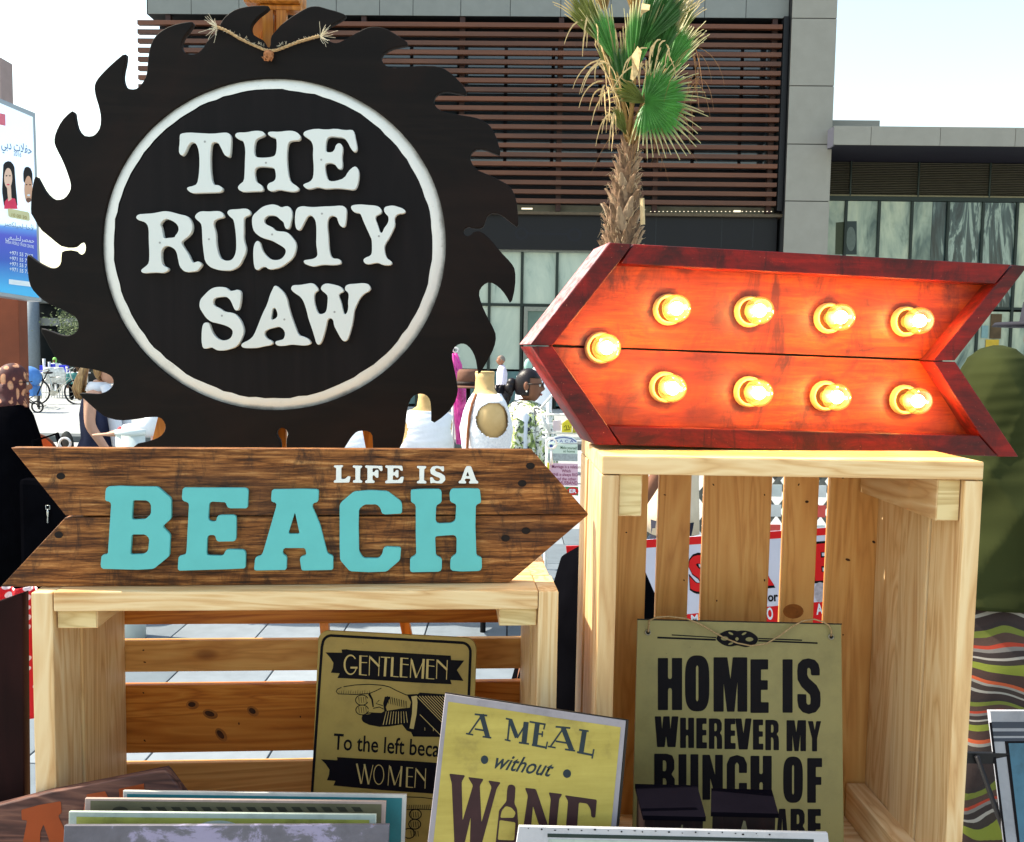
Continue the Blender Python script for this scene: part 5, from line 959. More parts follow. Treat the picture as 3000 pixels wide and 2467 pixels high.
# ================================================================== PALM
pm = Thing('palm_tree', 'young fan palm with shaggy trunk rising behind the red arrow', 'palm', (world_px(1822, 700, 8).x, 8, 0))
def w8(x, y, dy=0):
    p = world_px(x, y, 8 + dy); return pm.I @ p
rg = random.Random(11)
ctr = [(w8(1815, 1150), .18), (w8(1818, 900), .165), (w8(1820, 700), .14), (w8(1826, 600), .118), (w8(1832, 520), .085), (w8(1840, 455), .058), (w8(1845, 420), .04)]
ctr = [(Vector((ctr[0][0].x, 0, 0)), .24)] + ctr
bark = plain('palm_bark', srgb(104, 80, 60), .9, .4, 30, bump=.004)
pm.vf('trunk', [tube_vf([c for c, r in ctr], [r for c, r in ctr], 14)], bark, True)
k = NT('palm_boot'); oi = k.n('ShaderNodeObjectInfo'); c = k.mix(.45, k.ramp(oi.outputs['Random'], [(0, srgb(64, 42, 28)), (.4, srgb(104, 72, 48)), (.75, srgb(134, 102, 76)), (1, srgb(176, 156, 130))]), k.ramp(k.noise(k.coord((1, 1, .3)), 40, 5), [(.3, srgb(70, 46, 32)), (.7, srgb(188, 150, 112))])); k.col(c); k.rough(.85); bootm = k.m
def boot_mesh():
    V = []; Fc = []; prof = [(0, .075, .0), (.05, .07, .012), (.10, .05, .03), (.15, .034, .055), (.19, .026, .085), (.21, .012, .10)]
    for z, w_, out in prof:
        for x, o in ((-w_, -.012), (-w_ * .5, .008), (0, .014), (w_ * .5, .008), (w_, -.012)): V.append((x, -out - o, z))
        for x, o in ((w_, -.006), (0, .002), (-w_, -.006)): V.append((x, -out - o + .012, z))
    n = 8
    for i in range(len(prof) - 1):
        for j in range(n): q = (j + 1) % n; Fc.append((i * n + j, i * n + q, (i + 1) * n + q, (i + 1) * n + j))
    return newmesh('leaf_base', V, Fc, False)
bmesh_ = boot_mesh()
def along(z):
    for i in range(len(ctr) - 1):
        (a, ra), (b, rb_) = ctr[i], ctr[i + 1]
        if a.z <= z <= b.z: f = (z - a.z) / (b.z - a.z); return a.lerp(b, f), ra + (rb_ - ra) * f
    return ctr[-1]
zlo, zhi = w8(1818, 1000).z, w8(1842, 445).z; nb = 150
for i in range(nb):
    z = zlo + (zhi - zlo) * i / nb; c_, r = along(z); a_ = i * 2.399
    o = pm.add('leaf_base', bmesh_, bootm, loc=(c_.x + (r - .012) * math.sin(a_), c_.y - (r - .012) * math.cos(a_), z - .03), rot=(R(rg.uniform(-4, 10)), 0, a_)); s_ = rg.uniform(.6, .95) * (.6 + r * 2.2); o.scale = (s_, s_, s_ * rg.uniform(.8, 1.2)); o.rotation_euler = Euler((R(rg.uniform(-14, 4)), R(rg.uniform(-10, 10)), a_), 'XYZ')
# shaggy fibres
FB = []
for i in range(420):
    z = rg.uniform(zlo, zhi); c_, r = along(z); a_ = rg.uniform(0, 6.28); p = Vector((c_.x + r * math.sin(a_), c_.y - r * math.cos(a_), z)); out = Vector((math.sin(a_), -math.cos(a_), 0))
    q = p + out * rg.uniform(.02, .06) + Vector((0, 0, rg.uniform(.0, .06))); q2 = q + out * rg.uniform(0, .03) + Vector((rg.uniform(-.02, .02), 0, rg.uniform(-.06, .03)))
    FB.append(tube_vf([p, q, q2], [.003, .0022, .001], 3, False))
pm.vf('trunk_fibres', FB, plain('straw_fibre', srgb(190, 166, 132), .9, .3), kind='stuff')
stub = plain('cut_petiole', srgb(206, 180, 136), .7, .15)
p0 = w8(1873, 590); p1 = w8(1876, 665)
pm.vf('cut_stalk', [bar_vf(Vector((p0.x, -.16, p0.z)), Vector((p1.x, -.15, p1.z)), .035, .02)], stub)
def leafmat(name, g, tip, base=None):
    k = NT(name); tc = k.n('ShaderNodeTexCoord'); at = k.n('ShaderNodeAttribute'); at.attribute_name = 'tipness'
    f1 = k.noise(k.coord((1, 1, 1)), 9, 4); c = k.mix(k.ramp(f1, [(.3, (0, 0, 0)), (.7, (1, 1, 1))]), tuple(x * .7 for x in g[:3]) + (1,), tuple(min(1, x * 1.25) for x in g[:3]) + (1,))
    c = k.mix(k.ramp(at.outputs['Fac'], [(.72, (0, 0, 0)), (.92, (1, 1, 1))]), c, tip); k.col(c); k.rough(.45)
    k.p.inputs['Transmission Weight'].default_value = 0
    tl = k.n('ShaderNodeBsdfTranslucent'); k.l(c, tl.inputs[0]); mx = k.n('ShaderNodeMixShader'); mx.inputs[0].default_value = .35
    k.l(k.p.outputs[0], mx.inputs[1]); k.l(tl.outputs[0], mx.inputs[2]); k.l(mx.outputs[0], k.t.nodes['Material Output'].inputs[0]); return k.m
gA = leafmat('bright_fan_green', srgb(84, 150, 70), srgb(196, 188, 136)); gB = leafmat('deep_fan_green', srgb(56, 104, 48), srgb(196, 176, 122)); gC = leafmat('olive_fan', srgb(110, 118, 56), srgb(204, 180, 124)); gD = leafmat('dry_fan', srgb(176, 142, 88), srgb(214, 192, 148))
def fan(hub, ang, L, spread, n, mat, droop=.25, dep=0, threads=.5, tiltn=0, seed=0, fuse=.45):
    r2 = random.Random(seed); V, Fc, T = [], [], []; sc = 8 / FPX; h = w8(hub[0], hub[1], dep); L = L * sc
    for i in range(n):
        f = (i + .5) / n - .5; a_ = R(ang + spread * f); ll = L * (1 - .28 * abs(2 * f) ** 2.5) * r2.uniform(.9, 1.05); d = Vector((math.cos(a_), math.sin(R(tiltn)) * math.sin(a_ * 1.0) * .5 + r2.uniform(-.05, .05), math.sin(a_))).normalized()
        s_ = Vector((-d.z, 0, d.x)); nrm = Vector((0, -1, 0)); w0 = ll * R(spread / n) * .5 if n > 1 else .02; o = len(V)
        K = 7; dr = r2.uniform(.5, 1.3) * droop; thr = r2.random() < threads
        for q in range(K):
            t = q / (K - 1) * (1.0 if not thr else 1.22); wv = (w0 * min(t / fuse, 1) * (.98 if t < fuse else 1)) * (1 if t < fuse else max(.06, 1 - (t - fuse) / (1.02 - fuse)) if t < 1.0 else .06) + .002
            c = h + d * (ll * t) + Vector((0, 0, -1)) * (ll * dr * max(0, t - .55) ** 2 * 2.2) + Vector((0, -1, 0)) * ll * .06 * t
            fold = w0 * .30
            V += [c - s_ * wv, c + nrm * min(fold * 3.4, wv * 1.5), c + s_ * wv]; T += [t] * 3
        for q in range(K - 1): a0 = o + q * 3; Fc += [(a0, a0 + 1, a0 + 4, a0 + 3), (a0 + 1, a0 + 2, a0 + 5, a0 + 4)]
    me = newmesh('frond', V, Fc, False); at = me.attributes.new('tipness', 'FLOAT', 'POINT')
    for j, t in enumerate(T): at.data[j].value = t
    return pm.add('frond', me, mat)
crown = (1845, 428)
FR = [((1890, 297), -12, 150, 205, 34, gA, .12, -.10, .7, 20, 1, .42), ((1888, 300), 150, 110, 60, 7, gC, .3, -.12, .9, 0, 11, .3), ((1866, 150), 60, 250, 46, 18, gB, .05, -.05, .3, 0, 2, .6), ((1838, 350), 97, 260, 28, 13, gB, .05, .02, .3, 0, 3, .6), ((1762, 130), 120, 190, 44, 16, gC, .15, .0, .5, 0, 4, .5),
      ((1925, 260), 64, 200, 40, 16, gA, .1, .06, .6, 0, 5, .5), ((1975, 120), 72, 150, 46, 14, gC, .2, .12, .8, 0, 6, .4), ((1800, 250), 104, 170, 30, 10, gC, .1, .1, .5, 0, 7, .5), ((1872, 350), 64, 200, 40, 15, gA, .1, .1, .5, 0, 8, .5), ((1775, 40), 104, 150, 50, 12, gD, .5, .1, .9, 0, 9, .35), ((1862, 60), 96, 120, 40, 10, gD, .4, .1, .9, 0, 12, .3), ((1850, 240), 82, 240, 34, 14, gA, .05, -.02, .3, 0, 13, .7), ((1908, 215), 76, 230, 40, 16, gB, .06, .0, .4, 0, 14, .65), ((1805, 190), 112, 180, 34, 13, gA, .1, -.02, .4, 0, 15, .6), ((1952, 200), 60, 150, 44, 14, gA, .15, .02, .7, 0, 16, .5), ((1862, 400), 50, 120, 50, 10, gA, .3, -.05, .9, 0, 17, .4), ((1835, 395), 118, 110, 40, 8, gC, .4, -.05, .9, 0, 18, .4)]
petm = plain('palm_petiole', srgb(150, 118, 66), .6, .2, 10)
for hub, ang, L, sp, n, mt, dr, dep, th, tl, sd_, fu in FR:
    fan(hub, ang, L, sp, n, mt, dr, dep, th, tl, sd_, fu); a_ = w8(*crown); b_ = w8(hub[0], hub[1], dep); m_ = a_.lerp(b_, .5) + Vector((0, -.03, .02)); ex = b_ + Vector((0, .01, 0))
    pm.vf('petiole', [tube_vf([a_ + Vector((rg.uniform(-.04, .04), 0, -.05)), m_, ex], [.022, .014, .009], 6)], petm, True)
def hang(x, y, n, len_, w_, seed, spread=26, mat=None):
    r3 = random.Random(seed); P = []
    for i in range(n):
        p = w8(x + r3.uniform(-spread, spread), y + r3.uniform(-14, 14), r3.uniform(-.2, .05)); v = Vector((r3.uniform(-.5, .5), 0, r3.uniform(.1, .8))) * .02; pts = [p]; ww = [w_ * .5]
        Ls = len_ * r3.uniform(.5, 1.2) * 8 / FPX / 7
        for q in range(7): v = v + Vector((r3.uniform(-.4, .4) * .012, 0, -.016)); v = v.normalized() * Ls; pts.append(pts[-1] + v); ww.append(w_ * (1 - q / 8))
        P.append(tube_vf(pts, ww, 3, False))
    return P
dry = plain('dry_leaf_thread', srgb(206, 178, 128), .8, .3, 30); dryb = plain('brown_leaf_thread', srgb(150, 108, 70), .8, .3, 30)
pm.vf('dry_leaf_strands', hang(1735, 60, 8, 90, .009, 1, 16) + hang(1758, 170, 8, 110, .008, 2, 14) + hang(1778, 250, 11, 100, .008, 3, 14) + hang(1875, 175, 9, 130, .009, 4) + hang(1930, 130, 10, 90, .008, 5, 34) + hang(1792, 330, 10, 100, .007, 6, 12), dry, kind='stuff')
pm.vf('dry_leaf_strands', hang(2035, 150, 9, 150, .003, 7, 20) + hang(2040, 230, 9, 130, .003, 8, 20) + hang(1935, 375, 9, 110, .0025, 9, 45) + hang(2010, 330, 7, 90, .003, 10, 24) + hang(1870, 330, 12, 190, .003, 12, 14), dryb, kind='stuff')
pm.vf('dead_leaf', [([tuple(w8(x, y, d)) for x, y, d in ((1868, 135, -.22), (1880, 150, -.24), (1874, 180, -.26), (1870, 215, -.24), (1856, 236, -.22), (1846, 232, -.2), (1852, 190, -.24), (1850, 165, -.2))], [(0, 1, 2, 7), (7, 2, 3, 6), (6, 3, 4, 5)])], dry)
pm.vf('dead_leaf', [([tuple(w8(x, y, d)) for x, y, d in ((1880, 10, -.2), (1905, 14, -.24), (1902, 30, -.26), (1884, 40, -.24), (1876, 52, -.2), (1878, 28, -.26))], [(0, 1, 2, 5), (5, 2, 3, 4)])], dry)
# a slim leafy tree by the far building and a white crane-like mast in the haze
# ================================================================== PEOPLE
skinA = plain('fair_skin', srgb(206, 158, 132), .5, .05, 30); skinB = plain('tan_skin', srgb(150, 102, 78), .5, .06, 30); skinC = plain('brown_skin', srgb(124, 82, 62), .5, .06, 30)
eyew = plain('eye_white', srgb(220, 218, 212), .3); eyeb = plain('eye_dark', srgb(28, 20, 16), .2); lipm = plain('lip', srgb(150, 84, 78), .5)
hairb = plain('black_hair', srgb(26, 20, 22), .35, .3, 60, vec=(1, 1, .15), bump=.002); hairg = plain('grey_hair', srgb(120, 112, 106), .6, .3, 90)
k = NT('dark_blond_hair'); k.col(k.ramp(k.noise(k.coord((1, 1, .2)), 60, 5, .6, .6), [(.3, srgb(86, 60, 34)), (.5, srgb(150, 114, 66)), (.75, srgb(206, 174, 120))])); k.rough(.45); hairy = k.m
def headpos(d, r):
    dx, dy, dz = d
    x = dx * .074; y = dy * .096; z = dz * .118
    if dz < 0: x *= 1 + .30 * dz * abs(dz); y = y * (1 + (.10 if dy > 0 else .35) * dz) + .012 * (-dz)
    g = lambda a, b, c, s: math.exp(-((dx - a) ** 2 + (dz - c) ** 2) / s) if dy > 0 else 0
    y += .026 * g(0, 1, -.16, .018) + .012 * g(0, 1, .02, .012) + .008 * g(0, 1, -.52, .02) - .012 * (g(.33, 1, .08, .02) + g(-.33, 1, .08, .02)) + .004 * g(0, 1, .32, .15) + .010 * g(0, 1, -.86, .06)
    return x * r, y * r, z * r
def head_vf(c, r=1.0, nod=0):
    V, Fc = ball_vf((0, 0, 0), 1, 40, 30); M = Matrix.Rotation(R(-nod), 3, 'X')
    return [tuple(Vector(c) + M @ Vector(headpos(v, r))) for v in V], Fc
def skin_body(J, E_, rad):
    me = bpy.data.meshes.new('sk'); me.from_pydata(J, E_, []); ob = bpy.data.objects.new('sk', me); S.collection.objects.link(ob)
    ob.modifiers.new('s', 'SKIN'); sb = ob.modifiers.new('u', 'SUBSURF'); sb.levels = 1
    me.skin_vertices[0].data[0].use_root = True
    for v, r in zip(me.skin_vertices[0].data, rad): v.radius = r if isinstance(r, tuple) else (r, r)
    dg = bpy.context.evaluated_depsgraph_get(); m2 = bpy.data.meshes.new_from_object(ob.evaluated_get(dg)); V = [tuple(v.co) for v in m2.vertices]; Fc = [tuple(p.vertices) for p in m2.polygons]
    bpy.data.objects.remove(ob); bpy.data.meshes.remove(me); bpy.data.meshes.remove(m2); return V, Fc
class Person(Thing):
    def __init__(s, label, x, Y, top, fwd, skin, arms=None, sit=0, nod=0, name='person', cat='person', H=None, build=1.0):
        p = world_px(x, top, Y); s.H = H or p.z; h = s.H; yaw = math.degrees(math.atan2(-fwd[0], fwd[1]))
        super().__init__(name, label, cat, (p.x, Y, 0), yaw=yaw); s.skin = skin; s.hr = min(1.0, h / 1.62)
        b = build; J = [(0, 0, .53 * h), (0, .01, .62 * h), (0, 0, .74 * h), (0, -.005, .83 * h), (0, .0, .875 * h)]; rd = [(.13 * b, .10 * b), (.115 * b, .085 * b), (.13 * b, .09 * b), (.055, .05), (.048, .05)]; Ed = [(0, 1), (1, 2), (2, 3), (3, 4)]
        arms = arms or {}
        for sd_ in (-1, 1):
            a = arms.get(sd_, [(sd_ * .19, .0, .63 * h), (sd_ * .2, .04, .50 * h)]); n = len(J)
            J += [(sd_ * .15, 0, .805 * h), a[0], a[1]]; rd += [.05, .038, .026]; Ed += [(2, n), (n, n + 1), (n + 1, n + 2)]
            el, wr = Vector(a[0]), Vector(a[1]); d = (wr - el).normalized(); side = d.cross(Vector((0, 0, 1)));
            side = side.normalized() if side.length > .2 else Vector((0, 1, 0)); m = len(J); palm = wr + d * .06; J.append(tuple(palm)); rd.append((.032, .016)); Ed.append((n + 2, m))
            for q, (o, L) in enumerate(((-.024, .055), (-.008, .07), (.008, .075), (.024, .062))):
                t0 = palm + side * o + d * .015; t1 = t0 + d * L * .55 + Vector((0, .008, 0)); t2 = t1 + d * L * .4 + Vector((0, .016, 0)); u = len(J); J += [tuple(t0), tuple(t1), tuple(t2)]; rd += [.009, .0085, .007]; Ed += [(m, u), (u, u + 1), (u + 1, u + 2)]
            t0 = wr + d * .025 + side * (-.028); t1 = t0 + d * .03 + side * (-.02); u = len(J); J += [tuple(t0), tuple(t1)]; rd += [.010, .008]; Ed += [(n + 2, u), (u, u + 1)]
            n = len(J)
            J += [(sd_ * .09, 0, .49 * h), (sd_ * .095, .015, .28 * h), (sd_ * .1, -.01, .05 * h), (sd_ * .11, .10, .025)]; rd += [.085, .055, .038, (.035, .025)]; Ed += [(0, n), (n, n + 1), (n + 1, n + 2), (n + 2, n + 3)]
        s.hc = Vector((0, .02 + .0025 * nod, h - .118 * s.hr)); V1 = skin_body(J, Ed, rd); V2 = head_vf(s.hc, s.hr, nod)
        s.nod = nod; s.body = s.vf('body', [V1, V2], skin, True)
        Mh = Matrix.Rotation(R(-nod), 3, 'X'); s.Mh = Mh
        for sd_ in (-1, 1):
            e = s.hc + Mh @ Vector((sd_ * .026, .083, .009)) * s.hr
            ey = s.vf('eye', [ball_vf(e, .0115 * s.hr, 10, 8)], eyew, True); s.vf('iris', [ball_vf(e + Mh @ Vector((0, .0075, 0)), .006 * s.hr, 8, 6)], eyeb, True, under=ey)
            s.vf('ear', [ball_vf(s.hc + Mh @ Vector((sd_ * .074, -.008, -.002)) * s.hr, (.012 * s.hr, .02 * s.hr, .032 * s.hr), 10, 8)], skin, True)
        s.vf('lips', [ball_vf(s.hc + Mh @ Vector((0, .098, -.058)) * s.hr, (.022 * s.hr, .008, .008), 10, 6)], lipm, True)
    def shell(s, name, mat, k_=1.09, cut=None, off=(0, 0, 0), zr=1.0):
        V, Fc = ball_vf((0, 0, 0), 1, 40, 26); keep = [f for f in Fc if not (cut and all(cut(V[i]) for i in f))]
        P = [tuple(s.hc + s.Mh @ (Vector((v[0] * .074, v[1] * .094, v[2] * .118 * zr)) * s.hr * k_ + Vector(off))) for v in V]
        me = merge(name, [(P, keep)], True); o = s.add(name, me, mat); md = o.modifiers.new('t', 'SOLIDIFY'); md.thickness = .006; return o
    def drape(s, name, rings, mat, fold=.05, nf=9, seed=1, n=40, dense=0, crease=0):
        if dense:
            q = []
            for r0, r1 in zip(rings, rings[1:]): q += [tuple(u + (v - u) * i / dense for u, v in zip(r0, r1)) for i in range(dense)]
            rings = q + [rings[-1]]
        V, Fc = loft_vf([(a, b, c * s.H, d, e) for a, b, c, d, e in rings], n, fold, nf, seed)
        if crease:
            W = []
            for x, y, z in V:
                a = math.atan2(y, x); k_ = min(1, max(0, (s.H * .99 - z) * 5)); f = 1 + crease * k_ * (.5 - abs(math.sin(2.5 * a + 9 * z + seed)) ** .6 + .5 * (.5 - abs(math.sin(4 * a - 13 * z + 2)) ** .5))
                W.append((x * f, y * f, z))
            V = W
        return s.vf(name, [(V, Fc)], mat, True)
    def sleeve(s, name, pts, rr_, mat): return s.vf(name, [tube_vf(pts, rr_, 14)], mat, True)
def clothe(p, top, legs, shoe, sl=None, skirt=False, arms=None):
    h = p.H
    p.drape('shirt', [(0, -.005, .862, .056, .056), (0, 0, .845, .075, .066), (0, 0, .825, .125, .078), (0, 0, .80, .175, .095), (0, 0, .74, .178, .12), (0, 0, .66, .165, .115), (0, 0, .58, .165, .12), (0, 0, .50, .175, .125)], top, .03, 7, 2)
    for sd_ in (-1, 1):
        a = (arms or {}).get(sd_, [(sd_ * .19, .0, .63 * h), (sd_ * .2, .04, .50 * h)])
        pts = [Vector((sd_ * .12, 0, .81 * h)), Vector((sd_ * .165, 0, .795 * h)), Vector(a[0])] + ([Vector(a[0]).lerp(Vector(a[1]), .9)] if sl != 'short' else []); p.sleeve('sleeve', pts, [.045, .056, .048, .038][:len(pts)], top)
        if not skirt: p.sleeve('trouser_leg', [Vector((sd_ * .07, 0, .54 * h)), Vector((sd_ * .09, .01, .28 * h)), Vector((sd_ * .1, -.005, .04 * h))], [.105, .08, .06], legs)
        p.vf('shoe', [ball_vf((sd_ * .105, .05, .04), (.045, .13, .045), 14, 8)], shoe, True)
    if skirt: p.drape('skirt', [(0, 0, .60, .14, .11), (0, 0, .52, .19, .15), (0, 0, .3, .24, .2), (0, 0, .05, .30, .26)], legs, .06, 8, 3)
blackc = plain('black_cloth', srgb(8, 8, 11), 1.0, .2, 12, spec=0); shoeb = plain('black_shoe', srgb(16, 15, 16), .4); whitec = plain('white_cotton', srgb(222, 226, 232), .8, .05, 12, bump=.002)
face_cut = lambda v: v[1] > .52 and -.93 < v[2] < .55 and abs(v[0]) < .72
# 1 patterned headscarf, left edge
k = NT('maroon_spotted_scarf'); vo = k.n('ShaderNodeTexVoronoi'); vo.inputs['Scale'].default_value = 27; wn = k.n('ShaderNodeTexNoise'); wn.inputs['Scale'].default_value = 14; k.l(k.coord((1, 1, .6), rnd=False), wn.inputs['Vector']); wm_ = k.n('ShaderNodeVectorMath', operation='MULTIPLY_ADD'); wm_.inputs[1].default_value = (.05, .05, .05); k.l(wn.outputs['Color'], wm_.inputs[0]); k.l(k.coord((1, 1, .6), rnd=False), wm_.inputs[2]); k.l(wm_.outputs[0], vo.inputs['Vector']); f = k.noise(k.coord((1, 1, 1), rnd=False), 60, 4)
c = k.ramp(vo.outputs['Distance'], [(.26, srgb(214, 158, 118)), (.40, srgb(196, 132, 96)), (.46, srgb(84, 30, 28)), (.9, srgb(64, 22, 22))]); k.col(k.mix(.5, c, k.ramp(f, [(.35, (.5, .4, .4)), (.55, (1, 1, 1))]), 'MULTIPLY')); k.rough(.7); scarfm = k.m
p = Person('person in a maroon spotted headscarf and long black robe at the left edge', 18, 5.6, 1072, (.85, .55), skinB, nod=4)
p.shell('headscarf', scarfm, 1.16, face_cut)
p.drape('scarf_neck', [(0, .01, .93, .085, .09), (0, .005, .895, .085, .095), (0, 0, .865, .10, .105), (0, 0, .835, .15, .12)], scarfm, .05, 6, 2)
p.drape('robe', [(0, 0, .862, .07, .07), (0, 0, .84, .15, .11), (0, 0, .80, .215, .14), (0, 0, .72, .25, .17), (0, 0, .6, .29, .2), (0, 0, .4, .34, .26), (0, 0, .02, .40, .34)], blackc, .035, 9, 1)
p.vf('glasses', [tube_vf([p.hc + Vector((.075, .01, .012)), p.hc + Vector((.066, .09, .014)), p.hc + Vector((.03, .105, .016)), p.hc + Vector((0, .102, .012))], .0028, 5)], shoeb, True)
# keys on the black bag
bgx = world_px(142, 1500, 5.0)
bg_ = Thing('shoulder_bag', 'black shoulder bag with a metal clip, beside the robed person at the left', 'bag', (bgx.x, 5.0, bgx.z - .25), yaw=-8)
bg_.box('pouch', (-.20, .12), (.03, .14), (-.12, .42), blackc, .03)
metc = plain('bright_steel', srgb(190, 190, 184), .25, .05, metal=.9)
bg_.vf('clip', [tube_vf([bg_.px(140, 1481, .02) + Vector((x, 0, z)) for x, z in ((-.012, 0), (.012, 0), (.012, -.02), (-.012, -.02), (-.012, 0))], .002, 5), tube_vf([bg_.px(140, y, .02) for y in (1492, 1505, 1515, 1532)], [.004, .007, .003, .006], 6)], metc, True)
bg_.vf('strap', [tube_vf([(-.15, .08, .36), (-.16, .12, .62), (-.05, .16, .66), (.1, .08, .36)], .012, 6)], blackc, True)
# 2 blonde woman
arm = {1: [(.20, .01, 1.08), (.20, .13, .90)], -1: [(-.2, .02, 1.08), (-.2, .14, .90)]}
p = Person('person with a dark-blond ponytail, blue cap, navy dress and white towel', 288, 6.4, 1022, (.96, .05), skinA, arms=arm, nod=20)
p.shell('hair', hairy, 1.09, lambda v: v[1] > -.25 and v[2] < .35)
p.shell('cap', plain('royal_blue_cap', srgb(34, 66, 150), .7, .1), 1.13, lambda v: v[2] < .30)
p.vf('cap_brim', [([tuple(p.hc + p.Mh @ Vector((x, y, z))) for z in (.045, .052) for x, y in ((-.07, .06), (-.06, .13), (0, .165), (.06, .13), (.07, .06))], [(0, 1, 2, 3, 4), (9, 8, 7, 6, 5), (0, 5, 6, 1), (1, 6, 7, 2), (2, 7, 8, 3), (3, 8, 9, 4)])], plain('royal_blue_cap', (0, 0, 0, 1)))
hp = []
for i in range(14):
    r_ = random.Random(i); o = Vector((r_.uniform(-.03, .03), r_.uniform(-.03, .02), 0)); b0 = p.hc + Vector((0, -.095, .03)); hp.append(tube_vf([b0, b0 + Vector((0, -.06, -.02)) + o * .5, b0 + Vector((0, -.095, -.12)) + o, b0 + Vector((0, -.115, -.19)) + o * 1.5, b0 + Vector((0, -.10, -.26)) + o * 1.6], [.010, .016, .018, .016, .005], 7))
p.vf('ponytail', hp, hairy, True)
navyd = plain('navy_denim_dress', srgb(42, 48, 74), .8, .2, 16, bump=.002)
p.drape('dress', [(0, -.01, .80, .10, .08), (0, -.01, .775, .135, .10), (0, 0, .72, .16, .125), (0, 0, .62, .145, .115), (0, 0, .58, .17, .14), (0, 0, .45, .22, .2), (0, 0, .22, .27, .26)], navyd, .045, 10, 4)
p.vf('towel', [loft_vf([(0, .0, .858 * p.H, .058, .062), (0, .0, .842 * p.H, .072, .078), (.0, .005, .82 * p.H, .10, .09)], 24, .03, 5, 1)] + [tube_vf([(sd_ * .07, .07, .845 * p.H), (sd_ * .09, .12, .76 * p.H), (sd_ * .095, .16, .6 * p.H), (sd_ * .09, .24, .44 * p.H)], [.035, .042, .045, .05], 10) for sd_ in (-1, 1)], whitec, True)
for sd_ in (-1, 1): p.vf('shoe', [ball_vf((sd_ * .105, .05, .04), (.045, .13, .045), 14, 8)], shoeb, True)
p.vf('shoulder_bag', [ball_vf((.08, -.19, .93), (.05, .045, .10), 14, 10)], plain('grey_green_bag', srgb(98, 98, 88), .8, .3, 20), True)
# 3 grey-haired man
p = Person('person with grey hair in a pale lilac shirt walking left by the shopfront', 1471, 20.5, 1041, (-1, -.15), skinB)
p.shell('hair', hairg, 1.05, lambda v: v[1] > .25 or v[2] < -.1)
lil = plain('pale_lilac_shirt', srgb(206, 200, 220), .8, .05, 8); clothe(p, lil, plain('grey_trousers', srgb(70, 70, 76), .8), shoeb)
# 4 two pale figures beyond
p = Person('person in a mint-green headscarf and pale clothes beyond the dark-haired person', 1547, 17.5, 1053, (.2, 1), skinA)
mintc = plain('mint_scarf', srgb(148, 186, 176), .8, .06); p.shell('headscarf', mintc, 1.14, face_cut); p.drape('tunic', [(0, 0, .87, .08, .08), (0, 0, .83, .16, .12), (0, 0, .78, .22, .15), (0, 0, .6, .22, .16), (0, 0, .3, .26, .2), (0, 0, .04, .28, .22)], plain('pale_grey_tunic', srgb(196, 204, 206), .8, .05), .03)
p = Person('person in a white headscarf standing just right of the mint-scarfed figure', 1572, 12.5, 1075, (.4, 1), skinA)
p.shell('headscarf', whitec, 1.16, face_cut); p.drape('tunic', [(0, 0, .87, .08, .08), (0, 0, .83, .16, .12), (0, 0, .78, .22, .15), (0, 0, .6, .22, .16), (0, 0, .3, .26, .2), (0, 0, .04, .28, .22)], whitec, .03)
# 5 woman with glasses
p = Person('person with tied black hair, dark glasses and a green-and-white floral scarf', 1536, 6.2, 1081, (.97, -.08), skinC, nod=3)
p.shell('hair', hairb, 1.06, lambda v: v[1] > .02 and v[2] < .52 or v[2] < -.5, zr=1.0)
hb = [ball_vf(p.hc + Vector((.01 * math.sin(i * 2), -.11 - .012 * i, .01 - .03 * i)), (.034, .036, .04), 10, 8) for i in range(6)] + [tube_vf([p.hc + Vector((.01 * (i % 3) - .01, -.15 - .012 * i, .0)), p.hc + Vector((.01, -.2 - .012 * (i % 4), -.1)), p.hc + Vector((0, -.17 - .01 * (i % 5), -.2 - .01 * i))], [.012, .014, .004], 6) for i in range(9)]
p.vf('ponytail', hb, hairb, True)
for sd_ in (-1, 1):
    gl_ = [tube_vf([p.hc + Vector((sd_ * .076, 0, .012)), p.hc + Vector((sd_ * .068, .09, .014))], .003, 5), tube_vf([p.hc + Vector((sd_ * (.036 + .030 * math.cos(q * .7)), .104 - .006 * abs(math.cos(q * .7)), .008 + .019 * math.sin(q * .7))) for q in range(10)], .003, 5)]
    p.vf('glasses', gl_, shoeb, True)
p.vf('earring', [ball_vf(p.hc + Vector((.082, -.004, -.036)), .006, 8, 6)], plain('pearl', srgb(230, 230, 225), .2), True)
clothe(p, whitec, plain('dark_trousers', srgb(30, 30, 40), .8), shoeb)
k = NT('floral_green_scarf'); f1 = k.noise(k.coord((1, 1, 1)), 11, 3, .6, 1.8); f2 = k.noise(k.coord((1, 1, 1)), 17, 4, .6, 2.5)
c = k.ramp(f1, [(.36, srgb(96, 116, 60)), (.44, srgb(168, 184, 110)), (.5, srgb(216, 218, 204)), (.7, srgb(222, 222, 214))]); c = k.mix(k.ramp(f2, [(.54, (0, 0, 0)), (.58, (1, 1, 1))]), c, srgb(44, 50, 56)); k.col(c); k.rough(.8); flor = k.m
p.drape('shawl', [(0, .0, .838, .095, .085), (0, 0, .815, .18, .115), (0, 0, .775, .222, .14), (0, 0, .68, .242, .15), (0, .0, .55, .25, .16)], flor, .10, 8, 3, n=72)
p.vf('scarf', [loft_vf([(0, .0, .862 * p.H, .056, .06), (0, .01, .848 * p.H, .085, .095), (0, .015, .825 * p.H, .11, .125), (0, .01, .80 * p.H, .15, .13)], 30, .14, 7, 3)] + [tube_vf([(sd_ * .08, .07, .82 * p.H), (sd_ * .12, .13, .78 * p.H), (sd_ * .13, .15, .66 * p.H), (sd_ * .14, .15, .50 * p.H)], [.045, .07, .08, .09], 10) for sd_ in (-1, 1)], flor, True)
